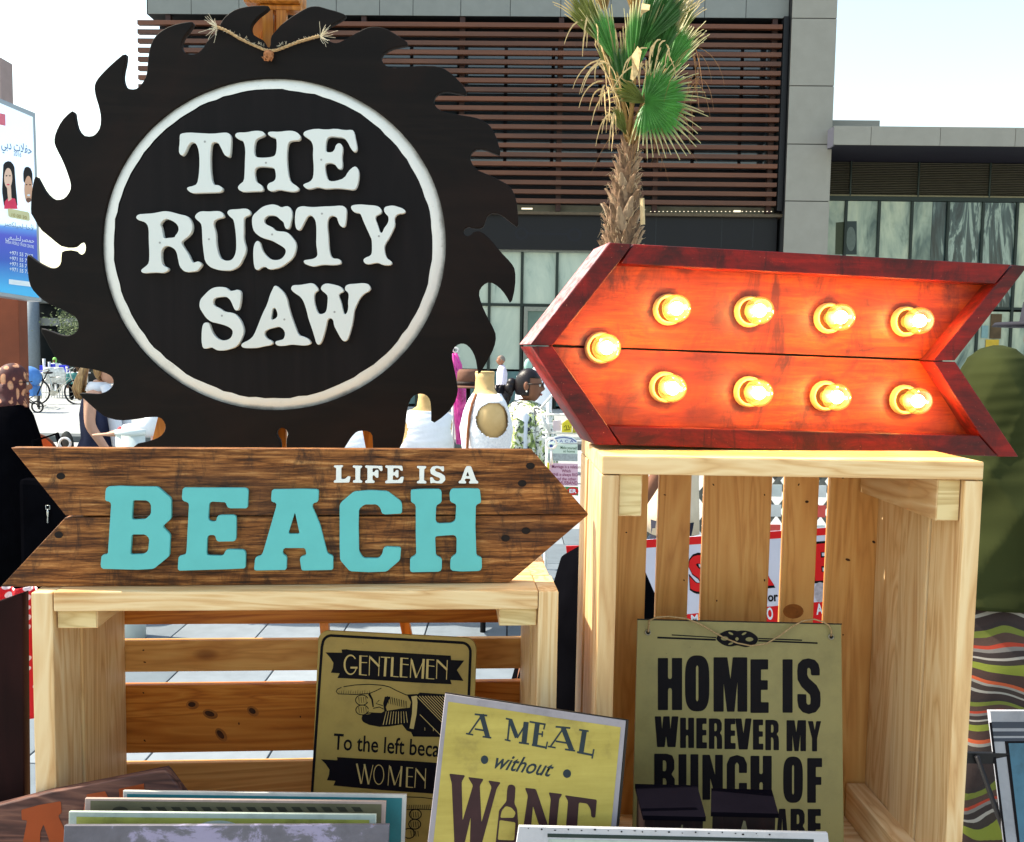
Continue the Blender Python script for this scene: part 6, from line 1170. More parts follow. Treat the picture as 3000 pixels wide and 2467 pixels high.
# 6 green headscarf at the right edge
k = NT('moss_green_scarf'); f1 = k.noise(k.coord((1, 1, .35), rot=(0, .5, 0)), 3.2, 2, .5, .8); k.col(k.ramp(f1, [(.3, srgb(42, 46, 24)), (.6, srgb(55, 60, 33))])); k.rough(.95); k.p.inputs['Specular IOR Level'].default_value = .05; k.bump(f1, .045, 1.0); gcl = k.m
k = NT('striped_woven_skirt'); tc = k.n('ShaderNodeTexCoord'); sx = k.n('ShaderNodeSeparateXYZ'); k.l(tc.outputs['Object'], sx.inputs[0]); nz = k.noise(k.coord((1, 1, 1), rnd=False), 2.2, 2, .5)
m1 = k.n('ShaderNodeMath', operation='MULTIPLY_ADD'); m1.inputs[1].default_value = .55; k.l(nz, m1.inputs[0]); k.l(sx.outputs['Z'], m1.inputs[2]); m3 = k.n('ShaderNodeMath', operation='MULTIPLY'); m3.inputs[1].default_value = 4.2; k.l(m1.outputs[0], m3.inputs[0]); m2 = k.n('ShaderNodeMath', operation='FRACT'); k.l(m3.outputs[0], m2.inputs[0])
cols = [(0, (44, 30, 28)), (.10, (142, 138, 130)), (.14, (50, 38, 33)), (.22, (130, 126, 118)), (.26, (168, 72, 36)), (.31, (58, 36, 30)), (.44, (112, 120, 36)), (.54, (46, 36, 30)), (.60, (148, 142, 134)), (.63, (42, 30, 29)), (.70, (112, 106, 102)), (.75, (156, 50, 28)), (.79, (70, 48, 40)), (.88, (98, 106, 36)), (.95, (38, 27, 26))]
cr = k.n('ShaderNodeValToRGB'); cr.color_ramp.interpolation = 'CONSTANT'; e = cr.color_ramp.elements
while len(e) < len(cols): e.new(.5)
for i, (q, cc) in enumerate(cols): e[i].position = q; e[i].color = srgb(*cc)
k.l(m2.outputs[0], cr.inputs[0]); k.col(cr.outputs[0]); k.rough(.85); k.bump(k.noise(k.coord((1, 1, 1)), 150, 3), .001); strp = k.m
p = Person('person in a moss-green headscarf and striped skirt, back turned, at the right edge', 2925, 2.62, 1032, (.35, .95), skinC, H=None)
V, Fc = ball_vf((0, 0, 0), 1, 40, 26)
p.drape('scarf_drape', [(0, .015, 1.012, .012, .014), (0, .015, 1.006, .045, .055), (0, .015, .99, .075, .093), (0, .012, .965, .097, .12), (0, .008, .935, .110, .134), (0, .004, .905, .117, .14), (0, 0, .875, .124, .142), (0, -.003, .85, .142, .146), (0, -.006, .825, .175, .155), (0, -.01, .79, .212, .17), (0, 0, .72, .245, .2), (0, 0, .64, .26, .22), (0, 0, .585, .262, .23)], gcl, .02, 5, 5, n=120, dense=9, crease=.11)
p.drape('skirt', [(0, 0, .66, .17, .15), (0, 0, .57, .25, .21), (0, 0, .4, .27, .24), (0, 0, .2, .29, .26), (0, 0, .03, .31, .28)], strp, .07, 7, 2, n=120, dense=8, crease=.02)
# 7 person with dark cap, half out of frame
p = Person('person in a dark wide-brimmed hat and pale blue collar, cut by the right edge', 3080, 3.6, 900, (-.6, -.8), skinB)
p.vf('hat', [loft_vf([(0, 0, p.H - .075, .20, .21), (0, 0, p.H - .06, .19, .2), (0, 0, p.H - .055, .105, .12), (0, 0, p.H + .02, .095, .11), (0, 0, p.H + .035, .06, .07)], 30)], plain('dark_navy_hat', srgb(30, 30, 40), .8), True)
clothe(p, blackc, blackc, shoeb); p.vf('collar', [loft_vf([(0, 0, .875 * p.H, .085, .085), (0, .01, .84 * p.H, .16, .14), (0, .01, .825 * p.H, .19, .15)], 24, .05, 5)], plain('pale_blue_collar', srgb(176, 186, 214), .8, .05), True)
# 8 walking figure seen through the tall crate's slats
p = Person('person in a cream shirt and navy trousers, seen between the tall crate’s slats', 1985, 4.4, 1075, (-.9, .2), skinC, arms={-1: [(-.22, .05, 1.1), (-.22, .14, .92)], 1: [(.2, -.03, 1.1), (.2, .1, .9)]})
p.shell('hair', hairb, 1.08, lambda v: v[1] > .25 and v[2] < .3); clothe(p, plain('cream_shirt', srgb(224, 206, 180), .8, .06), plain('navy_trousers', srgb(24, 26, 44), .8), shoeb)
# 9 seated person in black between the two crates
p = Person('person in black crouching behind the stall, glimpsed between the two crates', 1762, 2.35, 1590, (-.2, 1), skinC, H=None)
p.shell('hair', blackc, 1.2, lambda v: v[1] > .4 and v[2] < .4); p.drape('black_dress', [(0, 0, .985, .06, .07), (0, 0, .96, .10, .12), (0, -.02, .90, .125, .14), (0, -.01, .80, .19, .17), (0, 0, .6, .24, .2), (0, 0, .3, .28, .26), (0, 0, .03, .34, .3)], blackc, .05)
# 10 figure by the bikes
p = Person('person in a teal shirt sitting down beside the bicycles', 219, 27, 1078, (-.3, .9), skinC)
p.shell('hair', hairb, 1.08, lambda v: v[1] > .25 and v[2] < .3); clothe(p, plain('teal_shirt', srgb(58, 118, 116), .8), blackc, shoeb)
p = Person('person with a lime-green headcloth behind the far table', 161, 31, 1048, (0, -1), skinC)
p.shell('headcloth', plain('lime_cloth', srgb(150, 226, 116), .8), 1.22, lambda v: v[1] > .5 and v[2] < .3); clothe(p, whitec, blackc, shoeb)
# 11 shopper behind the saw's lower left
p = Person('person in a pink top reaching left, seen under the saw blade sign', 500, 5.7, 1010, (-1, -.1), skinA, arms={-1: [(-.2, .08, 1.12), (-.18, .25, 1.10)], 1: [(.2, .02, 1.1), (.2, .08, .9)]})
p.shell('hair', hairb, 1.08, lambda v: v[1] > .25 and v[2] < .3); clothe(p, plain('pale_pink_top', srgb(226, 190, 184), .8), blackc, shoeb)
p.vf('white_sleeve', [tube_vf([(-.17, 0, 1.27), (-.2, .08, 1.13), (-.185, .22, 1.105)], [.06, .056, .045], 12)], whitec, True); p.vf('red_bangle', [tube_vf([(-.18, .235, 1.10), (-.178, .255, 1.10)], .036, 12)], plain('red_cloth', srgb(196, 40, 48), .7), True)
# ================================================================== MANNEQUINS AND CLOTHES
k = NT('mannequin_cloth'); k.col(k.ramp(k.noise(k.coord((1, 1, 1)), 6, 4), [(.3, srgb(188, 150, 92)), (.7, srgb(214, 184, 132))])); k.rough(.8); beige = k.m
def mannequin(label, x, Y, top, fwd, dressmat, rings=None, strap=True, w=1.0):
    q = world_px(x, top, Y); yaw = math.degrees(math.atan2(-fwd[0], fwd[1])); t = Thing('mannequin', label, 'mannequin', (q.x, Y, 0), yaw=yaw); h = q.z
    t.vf('torso', [loft_vf([(0, 0, h - .70, .15, .115), (0, 0, h - .58, .155, .12), (0, 0, h - .45, .12, .095), (0, .01, h - .30, .16, .125), (0, 0, h - .20, .175, .105), (0, 0, h - .155, .165, .085), (0, -.005, h - .115, .10, .065), (0, -.008, h - .09, .062, .055), (0, -.008, h - .03, .052, .052), (0, -.008, h, .055, .055)], 32)], beige, True)
    t.vf('neck_cap', [loft_vf([(0, -.008, h + .001, .056, .056), (0, -.008, h + .008, .05, .05)], 24)], beige, True)
    t.vf('stand', [tube_vf([(0, 0, 0.02), (0, 0, h - .7)], .016, 10), loft_vf([(0, 0, 0, .17, .17), (0, 0, .02, .16, .16)], 24)], blk, True)
    return t, h
k = NT('white_broderie_dress'); f = k.noise(k.coord((1, 1, 1)), 90, 4); k.col(k.ramp(f, [(.3, srgb(214, 218, 226)), (.6, srgb(236, 238, 242))])); k.rough(.85); k.bump(f, .003); wd = k.m
t, h = mannequin('beige mannequin in a white sleeveless dress with a brown bag strap', 1425, 5.2, 1092, (.95, .28), None)
def dress(t, h, mat, arm=True, flare=.30):
    V, Fc = loft_vf([(0, 0, h - .155, .10, .088), (0, 0, h - .18, .150, .105), (0, .01, h - .24, .186, .128), (0, .01, h - .31, .186, .142), (0, 0, h - .42, .165, .13), (0, 0, h - .47, .165, .135), (0, 0, h - .6, .20, .18), (0, 0, h - .9, flare, flare * .9), (0, 0, h - 1.05, flare * 1.1, flare)], 48, .02, 11, 2, cap=False)
    def hole(i): x, y, z = V[i]; return abs(x) > .125 and ((abs(z - (h - .235)) / .085) ** 2 + ((y) / .075) ** 2) < 1
    def neck(i): x, y, z = V[i]; return z > h - .17 and abs(x) < .03
    Fc = [f for f in Fc if not all(hole(i) for i in f)]
    me = merge('dress', [(V, Fc)], True); o = t.add('dress', me, mat); md = o.modifiers.new('s', 'SOLIDIFY'); md.thickness = .006; return o
def dress2(t, h, mat):
    # finer grid with a real armhole cut
    V, Fc = [], []; n = 144; zz = [h - .118 - i * .006 for i in range(62)] + [h - .50 - i * .04 for i in range(16)]
    def rad(z):
        pts = [(h - 1.2, .34, .30), (h - .9, .28, .25), (h - .6, .20, .175), (h - .47, .162, .132), (h - .42, .160, .128), (h - .31, .182, .142), (h - .22, .186, .120), (h - .19, .182, .108), (h - .155, .172, .092), (h - .135, .140, .08), (h - .115, .106, .072)]
        for (z0, a0, b0), (z1, a1, b1) in zip(pts, pts[1:]):
            if z0 <= z <= z1: f = (z - z0) / (z1 - z0); return a0 + (a1 - a0) * f, b0 + (b1 - b0) * f
        return pts[-1][1:]
    for q, z in enumerate(zz):
        rx, ry = rad(z); fl = max(0, (h - .46 - z)) * .06
        for j in range(n):
            a = 2 * math.pi * j / n; f = 1 + fl * math.sin(11 * a + .3 * q * .2) + .004 * math.sin(5 * a + q); V.append((rx * f * math.cos(a), ry * f * math.sin(a) + .004, z))
    def hole(i): x, y, z = V[i]; return abs(x) > .09 and ((z - (h - .252)) / .092) ** 2 + ((y - .0) / .085) ** 2 < 1
    for i in range(len(zz) - 1):
        for j in range(n):
            f = (i * n + j, i * n + (j + 1) % n, (i + 1) * n + (j + 1) % n, (i + 1) * n + j)
            if not any(hole(v) for v in f): Fc.append(f)
    o = t.add('dress', merge('dress', [(V, Fc)], True), mat); md = o.modifiers.new('s', 'SOLIDIFY'); md.thickness = .005; md.offset = 1
dress2(t, h, wd)
t.vf('bag_strap', [bar_vf((-.06 * 1, -.13, h - .155), (-.062, -.152, h - .32), .017, .004, Vector((0, 1, 0))), bar_vf((-.062, -.152, h - .32), (-.05, -.15, h - .62), .017, .004, Vector((0, 1, 0)))] if 0 else [tube_vf([(.05, -.07, h - .118), (.085, -.10, h - .165), (.10, -.118, h - .23), (.10, -.126, h - .33), (.09, -.128, h - .47), (.10, -.17, h - .66)], .009, 6)], plain('tan_leather_strap', srgb(140, 84, 52), .5, .1), True)
t, h = mannequin('beige mannequin in a plain white dress, left of the one with the brown strap', 1250, 6.1, 1150, (.3, -.9), None); dress2(t, h, whitec)
t.vf('belt', [loft_vf([(0, 0, h - .15, .08, .07), (0, 0, h - .12, .085, .072)], 24)], plain('grey_pink_band', srgb(190, 60, 110), .6, .4, 8), True)
t, h = mannequin('mannequin in a white dress seen through the saw gullet nearest the arrow', 1040, 5.6, 1190, (.1, -1), None); dress2(t, h, whitec)
# hat on a stand, magenta scarf, curly wire
hx = world_px(1372, 1128, 6.6)
t = Thing('hat', 'brown felt hat with a dark band on a stand behind the mannequin', 'hat', (hx.x, 6.6, hx.z - .03)); feltm = plain('brown_felt', srgb(108, 76, 62), .9, .1)
t.vf('crown', [loft_vf([(0, 0, .03, .085, .10), (0, 0, .12, .078, .092), (0, 0, .14, .065, .078)], 28)], feltm, True); t.vf('brim', [loft_vf([(0, 0, .012, .15, .16), (0, 0, .02, .15, .16), (0, 0, .028, .088, .10)], 28)], feltm, True); t.vf('band', [loft_vf([(0, 0, .03, .087, .102), (0, 0, .055, .0865, .1015)], 28)], plain('dark_band', srgb(40, 28, 26), .7), True)
t = Thing('hat_stand', 'thin pole under the brown felt hat', 'stand', (hx.x, 6.6, 0)); t.vf('pole', [tube_vf([(0, 0, .0), (0, 0, hx.z - .02)], .015, 8), loft_vf([(0, 0, 0, .15, .15), (0, 0, .02, .15, .15)], 20)], blk, True)
k = NT('magenta_printed_silk'); k.col(k.ramp(k.noise(k.coord((1, 1, .6)), 14, 5, .6, 2), [(.35, srgb(130, 20, 80)), (.5, srgb(206, 40, 150)), (.66, srgb(222, 90, 160)), (.7, srgb(220, 160, 60))])); k.rough(.4); mag = k.m
sc = Thing('scarf_rail', 'white scroll-topped clothes rail with a magenta silk scarf hung on it', 'rail', (world_px(1340, 1100, 6.9).x, 6.9, 0))
pts = [sc.px(x, y) for x, y in ((1327, 1035), (1332, 1070), (1338, 1110), (1348, 1150), (1356, 1300))]
sc.vf('silk_scarf', [tube_vf([p_ + Vector((o, -.03 + abs(o), 0)) for p_ in pts], [.012, .035, .03, .035, .03], 8) for o in (-.02, 0, .02)], mag, True)
wire = plain('white_wire', srgb(214, 218, 216), .35, .05)
c1 = sc.px(1335, 1026); c2 = sc.px(1337, 1046)
sc.vf('scroll', [tube_vf([c_ + Vector((.022 * math.cos(q * .4), 0, .02 * math.sin(q * .4))) * (1 - q * .015) for q in range(22)], .006, 6) for c_ in (c1, c2)] + [tube_vf([c2 + Vector((-.02, 0, -.02)), Vector((c2.x - .02, 0, 0))], .012, 8)], wire, True)
sc.vf('foot', [bar_vf((-.3, 0, .015), (.3, 0, .015), .05, .03)], wire)
# ================================================================== GIFT RACK with little signs, between the arrow and the tall crate
rk_ = Thing('display_rack', 'white wire rack behind the crates hung with small gift signs', 'rack', (world_px(1650, 1400, 4.2).x, 4.25, 0))
A0 = rk_.px(1590, 1215).x; A1 = rk_.px(1780, 1215).x
for y in (1216, 1243, 1270, 1285, 1418): zq_ = rk_.px(1650, y).z; rk_.vf('rail', [tube_vf([(A0, .03, zq_), (A1, .03, zq_)], .006, 6)], wire, True)
for x in (1605, 1772): xx = rk_.px(x, 1300).x; rk_.vf('upright', [tube_vf([(xx, .04, 0), (xx, .04, rk_.px(x, 1175).z)], .009, 8)], wire, True)
rk_.vf('arm', [tube_vf([rk_.px(1585, 1195, -.05), rk_.px(1625, 1150, -.1)], .006, 6)], wire, True); rk_.vf('arm', [tube_vf([rk_.px(1585, 1215, -.05), rk_.px(1612, 1270, -.02)], .008, 6)], wire, True)
rk_.vf('foot', [bar_vf((A0, .04, .015), (A1, .04, .015), .3, .03)], wire)
def tag_(label, pts, d, mat, txt=(), cat='sign', name='gift_sign', tm=None):
    q = rk_.M @ rk_.px((pts[0][0] + pts[2][0]) / 2, pts[2][1], d); t = Thing(name, label, cat, (q.x, q.y, q.z)); t.plate('plaque', [pts], 0, .006, mat, .0008)
    for s_, a_, b_, hh, m_ in txt: t.text('lettering', s_, a_, b_, hh, -.0006, m_, bold=.01)
    return t
yl = plain('yellow_tag', srgb(222, 206, 60), .5, .08); lilt = plain('dark_green_text', srgb(60, 100, 64), .6); plum = plain('plum_text', srgb(128, 34, 78), .6)
t = tag_('bright yellow gift tag with black writing, hung on the wire rack', [(1647, 1240), (1662, 1229), (1676, 1240), (1675, 1267), (1646, 1267)], -.02, yl); t.strokes('scribble', [([(1652, 1252), (1658, 1246), (1661, 1258)], 2), ([(1664, 1246), (1668, 1256), (1671, 1250)], 2), ([(1653, 1260), (1670, 1259)], 2)], -.0006, inkb)
t = tag_('yellow and olive gift tag half hidden by the red arrow, right of the yellow tag', [(1678, 1242), (1690, 1240), (1700, 1245), (1700, 1268), (1677, 1268)], -.01, plain('olive_yellow_tag', srgb(178, 170, 50), .5, .3, 60))
tag_('small pinkish gift card hung left of the yellow tag', [(1620, 1232), (1643, 1232), (1643, 1262), (1620, 1262)], -.01, plain('pale_pink_card', srgb(218, 200, 204), .6, .06))
t = tag_('pale mint plaque reading Make yourself at home', [(1606, 1300), (1692, 1302), (1692, 1352), (1604, 1350)], -.02, plain('pale_mint_plaque', srgb(206, 222, 208), .5, .04), [('Make yourself', (1642, 1315), (1690, 1317), 8, lilt), ('at home', (1650, 1325), (1684, 1326), 7, lilt)])
t.flat('grey_slate', [[(1606, 1328), (1692, 1330), (1692, 1351), (1605, 1349)]], -.0004, plain('dotted_grey', srgb(160, 168, 168), .6, .2, 90)); t.flat('blue_flower', [ell(1615, 1307, 5, 5, 8)], -.0006, plain('blue_print', srgb(60, 80, 150), .5))
t = tag_('white arched plaque with blue letters above the mint plaque', [(1604, 1299), (1612, 1286), (1630, 1278), (1652, 1276), (1674, 1279), (1690, 1290), (1692, 1299)], -.01, plain('white_arch_plaque', srgb(220, 228, 232), .5, .04)); t.strokes('arch_line', [([(1612, 1293), (1630, 1284), (1652, 1281), (1674, 1285), (1688, 1294)], 3)], -.0006, plain('blue_print', srgb(60, 80, 150), .5)); t.text('lettering', 'D A C A', (1624, 1296), (1680, 1297), 8, -.0008, plain('blue_print', srgb(60, 80, 150), .5))
t = tag_('pink plaque of purple writing: Marriage is a relationship', [(1610, 1357), (1693, 1359), (1693, 1424), (1612, 1422)], -.02, plain('dusty_pink_plaque', srgb(214, 176, 192), .5, .05), [('Marriage is a relationship', (1617, 1371), (1716, 1373), 9, plum), ('Which', (1646, 1384), (1672, 1384), 9, plum), ('ONE is always RIGHT', (1616, 1394), (1704, 1396), 9, plum), ('and the other', (1628, 1407), (1688, 1408), 9, plum), ('HUSBAND', (1638, 1419), (1692, 1420), 10, plum)])
t = tag_('small sign with a red oval reading ER under the pink plaque', [(1655, 1426), (1694, 1427), (1694, 1452), (1655, 1450)], -.02, plain('green_card', srgb(70, 130, 84), .6)); t.flat('oval', [ell(1678, 1439, 17, 12, 24)], -.0006, plain('signal_red', srgb(204, 40, 36), .5)); t.text('lettering', 'ER', (1668, 1444), (1689, 1444), 11, -.001, wt, bold=.03)
tag_('tiny yellow card beside the pink plaque', [(1603, 1356), (1609, 1356), (1609, 1382), (1603, 1380)], -.03, yl)
# red and white item, low between the crates
q = world_px(1675, 1690, 3.0); t = Thing('banner', 'small red banner with a white panel between the two crates', 'banner', (q.x, 3.0, q.z - .2)); redb = plain('banner_red', srgb(214, 26, 34), .5, .05)
t.plate('sheet', [[(1658, 1600), (1740, 1598), (1740, 1692), (1668, 1690)]], 0, .004, redb, 0); t.flat('white_panel', [[(1684, 1622), (1740, 1620), (1740, 1676), (1686, 1678)]], -.0006, wt); t.vf('pole', [tube_vf([(.04, .01, -(q.z - .2)), (.04, .01, .2)], .01, 6)], wire)
# ================================================================== BANNER behind the tall crate
bn = Thing('banner', 'white banner with red border and big red letters behind the tall crate', 'banner', (world_px(2150, 1800, 3.3).x, 3.35, 0), yaw=-0)
redl = plain('letter_red', srgb(222, 24, 30), .5, .05); wtb = plain('banner_white', srgb(214, 216, 232), .5, .03)
bn.plate('sheet', [[(1880, 1582), (2480, 1542), (2480, 1850), (1880, 1880)]], 0, .004, wtb, 0)
bn.flat('border', [[(1880, 1582), (2480, 1542), (2480, 1563), (1880, 1606)]], -.0008, redl); bn.flat('border', [[(1880, 1812), (2480, 1756), (2480, 1850), (1880, 1880)]], -.0008, redl)
def fat(word_, a, b, hh):
    bn.text('lettering', word_, (a[0] - 2, a[1] + 3), (b[0] + 3, b[1] + 3), hh + 6, -.0010, inkb, bold=.07); bn.text('lettering', word_, a, b, hh, -.0016, redl, bold=.045)
fat('S', (2022, 1728), (2076, 1724), 95); fat('R', (2190, 1714), (2268, 1708), 105); fat('E', (2388, 1696), (2440, 1692), 98)
bn.text('lettering', 'or', (2250, 1762), (2280, 1760), 26, -.001, inkb, bold=.03); bn.text('lettering', 'O', (2248, 1815), (2266, 1813), 34, -.0014, wt, bold=.03); bn.text('lettering', 'M', (2026, 1824), (2046, 1822), 22, -.0014, wt, bold=.03); bn.text('lettering', 'A', (2392, 1800), (2412, 1798), 30, -.0014, wt, bold=.03)
bn.flat('printed_can', [ell(2402, 1735, 16, 30, 20)], -.0012, plain('silver_pink_print', srgb(176, 168, 176), .4, .3, 60))
for x in (1886, 2474): xx = bn.px(x, 1600).x; bn.vf('pole', [tube_vf([(xx, .02, 0), (xx, .02, bn.px(x, 1540).z)], .012, 8)], wire, True)
# lattice stand of cards
la = Thing('card_lattice', 'grey wooden lattice holding small white greeting cards', 'lattice', (world_px(2275, 1500, 4.6).x, 4.6, 0)); gw = plain('weathered_grey_lath', srgb(120, 120, 112), .8, .2)
for i in range(-5, 6):
    for s_ in (-1, 1):
        x = i * .11; la.vf('lath', [bar_vf((x - .25 * s_, .0 if s_ > 0 else .008, .65), (x + .25 * s_, .0 if s_ > 0 else .008, 1.35), .022, .006, Vector((0, 1, 0)))], gw)
la.box('frame', (-.7, .7), (.012, .03), (0, .66), gw, .002); la.box('frame', (-.7, .7), (.012, .03), (1.34, 1.4), gw, .002)
for i in range(5):
    for j in range(6):
        t_ = la.box('card', (-.27 + i * .11, -.20 + i * .11), (-.01, -.006), (.72 + j * .1, .78 + j * .1), plain('card_%d' % ((i + j) % 3), [srgb(226, 226, 220), srgb(214, 220, 214), srgb(222, 90, 80)][(i * 2 + j) % 3], .6), .001)
# ================================================================== TRAY, BIN, TABLE, STROLLER, BIKES
q = world_px(95, 1338, 6.15); t = Thing('round_board', 'round orange board with a dark rim on a thin pole, beside the robed person', 'board', (q.x, 6.15, 0))
t.plate('leaf', [ell(92, 1345, 78, 74, 48)], 0, .006, plain('vivid_orange', srgb(226, 84, 24), .5, .12, 20), .001); t.vf('rim', [tube_vf([t.px(92 + 79 * math.cos(a * .131), 1345 + 75 * math.sin(a * .131), .003) for a in range(49)], .008, 6)], plain('brown_rim', srgb(110, 60, 40), .6), True); t.vf('pole', [tube_vf([(0, .012, 0), (0, .012, q.z)], .012, 8)], plain('brown_rim', (0, 0, 0, 1)), True)
q = world_px(383, 1320, 5.0); t = Thing('white_bin', 'white plastic bin with a green mark beside the person with the towel', 'bin', (q.x, 5.0, 0))
t.vf('body', [loft_vf([(0, 0, 0, .065, .065), (0, 0, world_px(372, 1262, 5).z, .075, .075)], 24)], plain('white_plastic', srgb(206, 216, 214), .4, .05), True); t.vf('rim', [loft_vf([(0, 0, world_px(372, 1262, 5).z - .02, .08, .08), (0, 0, world_px(372, 1262, 5).z + .005, .08, .08)], 24)], plain('white_plastic', (0, 0, 0, 1)), True)
t.flat('green_mark', [ell(366, 1268, 8, 3, 12)], -.142, plain('green_card', (0, 0, 0, 1))) if 0 else None
tb = Thing('folding_table', 'white table laid with blue boxes and cups in front of the far building', 'table', (world_px(150, 1100, 29).x, 29, 0)); ztb = world_px(150, 1091, 29).z
tb.box('table_top', (tb.px(112, 1091).x, tb.px(232, 1091).x), (0, .8), (ztb - .04, ztb), whitec, .005)
for x in (118, 226):
    for y in (.05, .7): tb.vf('leg', [tube_vf([(tb.px(x, 1091).x, y, 0), (tb.px(x, 1091).x, y, ztb - .04)], .02, 6)], wire)
bl_ = plain('cobalt_box', srgb(40, 50, 190), .5, .1)
for x0, x1, hh, cc, nm, lb_ in ((116, 124, .13, bl_, 'box', 'small cobalt box at the left end of the far table'), (140, 154, .16, bl_, 'box', 'cobalt box behind the white cup on the far table'), (172, 194, .14, bl_, 'box', 'widest cobalt box on the far table'), (128, 136, .26, whitec, 'cup', 'tall white cup on the far table'), (144, 151, .2, whitec, 'cup', 'white cup in front of the cobalt box on the far table'), (196, 200, .12, whitec, 'cup', 'white cup at the right end of the far table')):
    xa = world_px(x0, 1091, 29.2).x; xb = world_px(x1, 1091, 29.2).x; th_ = hh * 1.6
    if nm == 'box': solo('box', bevelbox('box', xb - xa, .2, th_, .008), cc, lb_, 'box', loc=((xa + xb) / 2, 29.3, ztb + th_ / 2))
    else: solo('cup', merge('cup', [loft_vf([(0, 0, 0, (xb - xa) * .32, .04), (0, 0, th_, (xb - xa) / 2, .06)], 16)], True), cc, lb_, 'cup', loc=((xa + xb) / 2, 29.15, ztb))
for i, x in enumerate((158, 182)):
    t = Thing('patio_chair', ('left' if i == 0 else 'right') + ' white lacy patio chair in front of the far table', 'chair', (world_px(x, 1120, 28).x, 28, 0), group='white patio chairs'); lace = plain('white_lace_metal', srgb(196, 200, 200), .5, .3, 14)
    t.box('seat', (-.2, .2), (-.2, .2), (.42, .46), lace, .01); t.vf('backrest', [loft_vf([(0, -.2, .46, .2, .015), (0, -.23, .75, .23, .015), (0, -.25, .92, .17, .015)], 16)], lace, True)
    for lx in (-.17, .17):
        for ly in (-.17, .17): t.vf('leg', [tube_vf([(lx, ly, 0), (lx * .9, ly * .9, .42)], .015, 6)], lace)
t = Thing('pushchair', 'pushchair with a blue hood parked among the bicycles', 'pushchair', (world_px(84, 1150, 22).x, 22, 0)); blh = plain('sky_blue_fabric', srgb(74, 128, 196), .7, .1)
t.vf('hood', [ball_vf((0, 0, .82), (.30, .26, .26), 18, 12)], blh, True); t.box('seat', (-.2, .2), (-.2, .2), (.38, .62), blh, .04); t.vf('handle', [tube_vf([(.2, 0, .4), (.45, 0, .95), (.5, 0, 1.0)], .015, 6)], blk, True)
for x in (-.25, .3): t.vf('wheel', [tube_vf([(x + .13 * math.cos(a * .35), -.2, .14 + .13 * math.sin(a * .35)) for a in range(19)], .02, 6), tube_vf([(x, -.2, .14), (x, .2, .14)], .012, 6)], blk, True)
t.vf('chassis', [tube_vf([(-.25, -.1, .14), (.2, -.1, .4)], .012, 6), tube_vf([(.3, -.1, .14), (-.1, -.1, .42)], .012, 6)], blk, True)
def bike(label, x, Y, yaw, fr_):
    q = world_px(x, 1170, Y); t = Thing('bicycle', label, 'bicycle', (q.x, Y, 0), yaw=yaw, group='bicycles parked at the far side of the plaza'); rr = .33
    for wx in (-.52, .52):
        wh = t.vf('wheel', [tube_vf([(wx + rr * math.cos(a * .2618), 0, rr + rr * math.sin(a * .2618)) for a in range(25)], .024, 6)], blk, True)
        t.vf('spokes', [tube_vf([(wx, 0, rr), (wx + (rr - .02) * math.cos(a * .628), 0, rr + (rr - .02) * math.sin(a * .628))], .004, 3) for a in range(10)], metc, under=wh)
    t.vf('frame', [tube_vf(p_, .018, 6) for p_ in ([(-.52, 0, .33), (-.08, 0, .3), (-.2, 0, .78), (-.52, 0, .33)], [(-.08, 0, .3), (.36, 0, .72), (-.18, 0, .72)], [(.52, 0, .33), (.36, 0, .72), (.33, 0, .92)])], fr_, True)
    t.vf('saddle', [ball_vf((-.22, 0, .84), (.13, .07, .035), 12, 8)], blk, True); t.vf('handlebar', [tube_vf([(.33, -.25, .98), (.31, 0, .93), (.33, .25, .98)], .013, 6)], metc, True); t.vf('crank', [tube_vf([(-.08, -.09, .3), (-.08, .09, .3)], .08, 12)], metc)
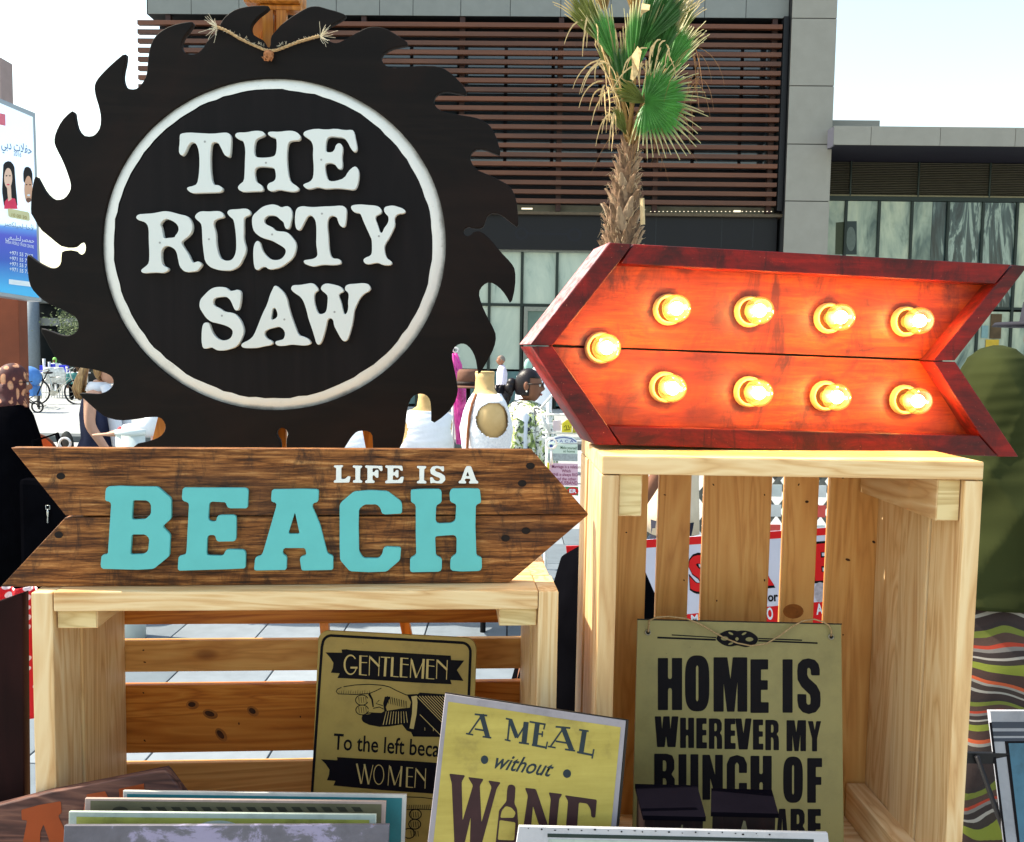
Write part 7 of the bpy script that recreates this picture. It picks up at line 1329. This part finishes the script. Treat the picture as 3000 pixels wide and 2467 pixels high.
bike('silver and black bicycle standing in profile in front of the patio chairs', 168, 25, 8, metc)
bike('black bicycle with its front wheel turned, next to the pushchair', 112, 23.5, -62, blk)
tr_ = Thing('tree', 'small leafy tree by the far dark building', 'tree', (world_px(222, 1000, 36).x, 36, 0)); tr_.vf('trunk', [tube_vf([(0, 0, 0), (.05, 0, 1.2), (0, 0, 2.0)], [.08, .06, .03], 8)], bark, True)
lf = []; r9 = random.Random(4)
for i in range(900):
    a, b, c_ = r9.gauss(0, .45), r9.gauss(0, .4), r9.gauss(2.3, .4); s_ = .06; d1 = Vector((r9.uniform(-1, 1), r9.uniform(-1, 1), r9.uniform(-1, 1))).normalized() * s_; d2 = Vector((r9.uniform(-1, 1), r9.uniform(-1, 1), r9.uniform(-1, 1))).normalized() * s_ * .6; o = Vector((a, b, c_)); lf.append(([o - d1, o + d2, o + d1, o - d2], [(0, 1, 2, 3)]))
tr_.vf('crown', lf, plain('grey_green_leaf', srgb(104, 118, 84), .7, .3, 5), kind='stuff')
# red polka-dot cloth at the left of the low crate
k = NT('red_polka_dot_cotton'); vo = k.n('ShaderNodeTexVoronoi'); vo.inputs['Randomness'].default_value = .25; vo.inputs['Scale'].default_value = 52; k.l(k.coord((1, .3, 1), rnd=False), vo.inputs['Vector'])
k.col(k.ramp(vo.outputs['Distance'], [(.34, srgb(226, 220, 226)), (.38, srgb(196, 16, 34))])); k.rough(.8); dots = k.m
q = world_px(80, 2100, 1.75); t = Thing('polka_dot_cloth', 'red cloth with white dots hanging beside the low crate', 'cloth', (q.x, 1.75, q.z))
V, Fc = [], []; zt_ = world_px(80, 1722, 1.75).z - q.z
for i in range(25):
    for j in range(17): V.append((-.07 + j * .0065, .012 * math.sin(j * .9 + i * .12), zt_ * i / 24))
for i in range(24):
    for j in range(16): Fc.append((i * 17 + j, i * 17 + j + 1, (i + 1) * 17 + j + 1, (i + 1) * 17 + j))
o = t.add('drape', newmesh('drape', V, Fc, True), dots); md = o.modifiers.new('s', 'SOLIDIFY'); md.thickness = .002
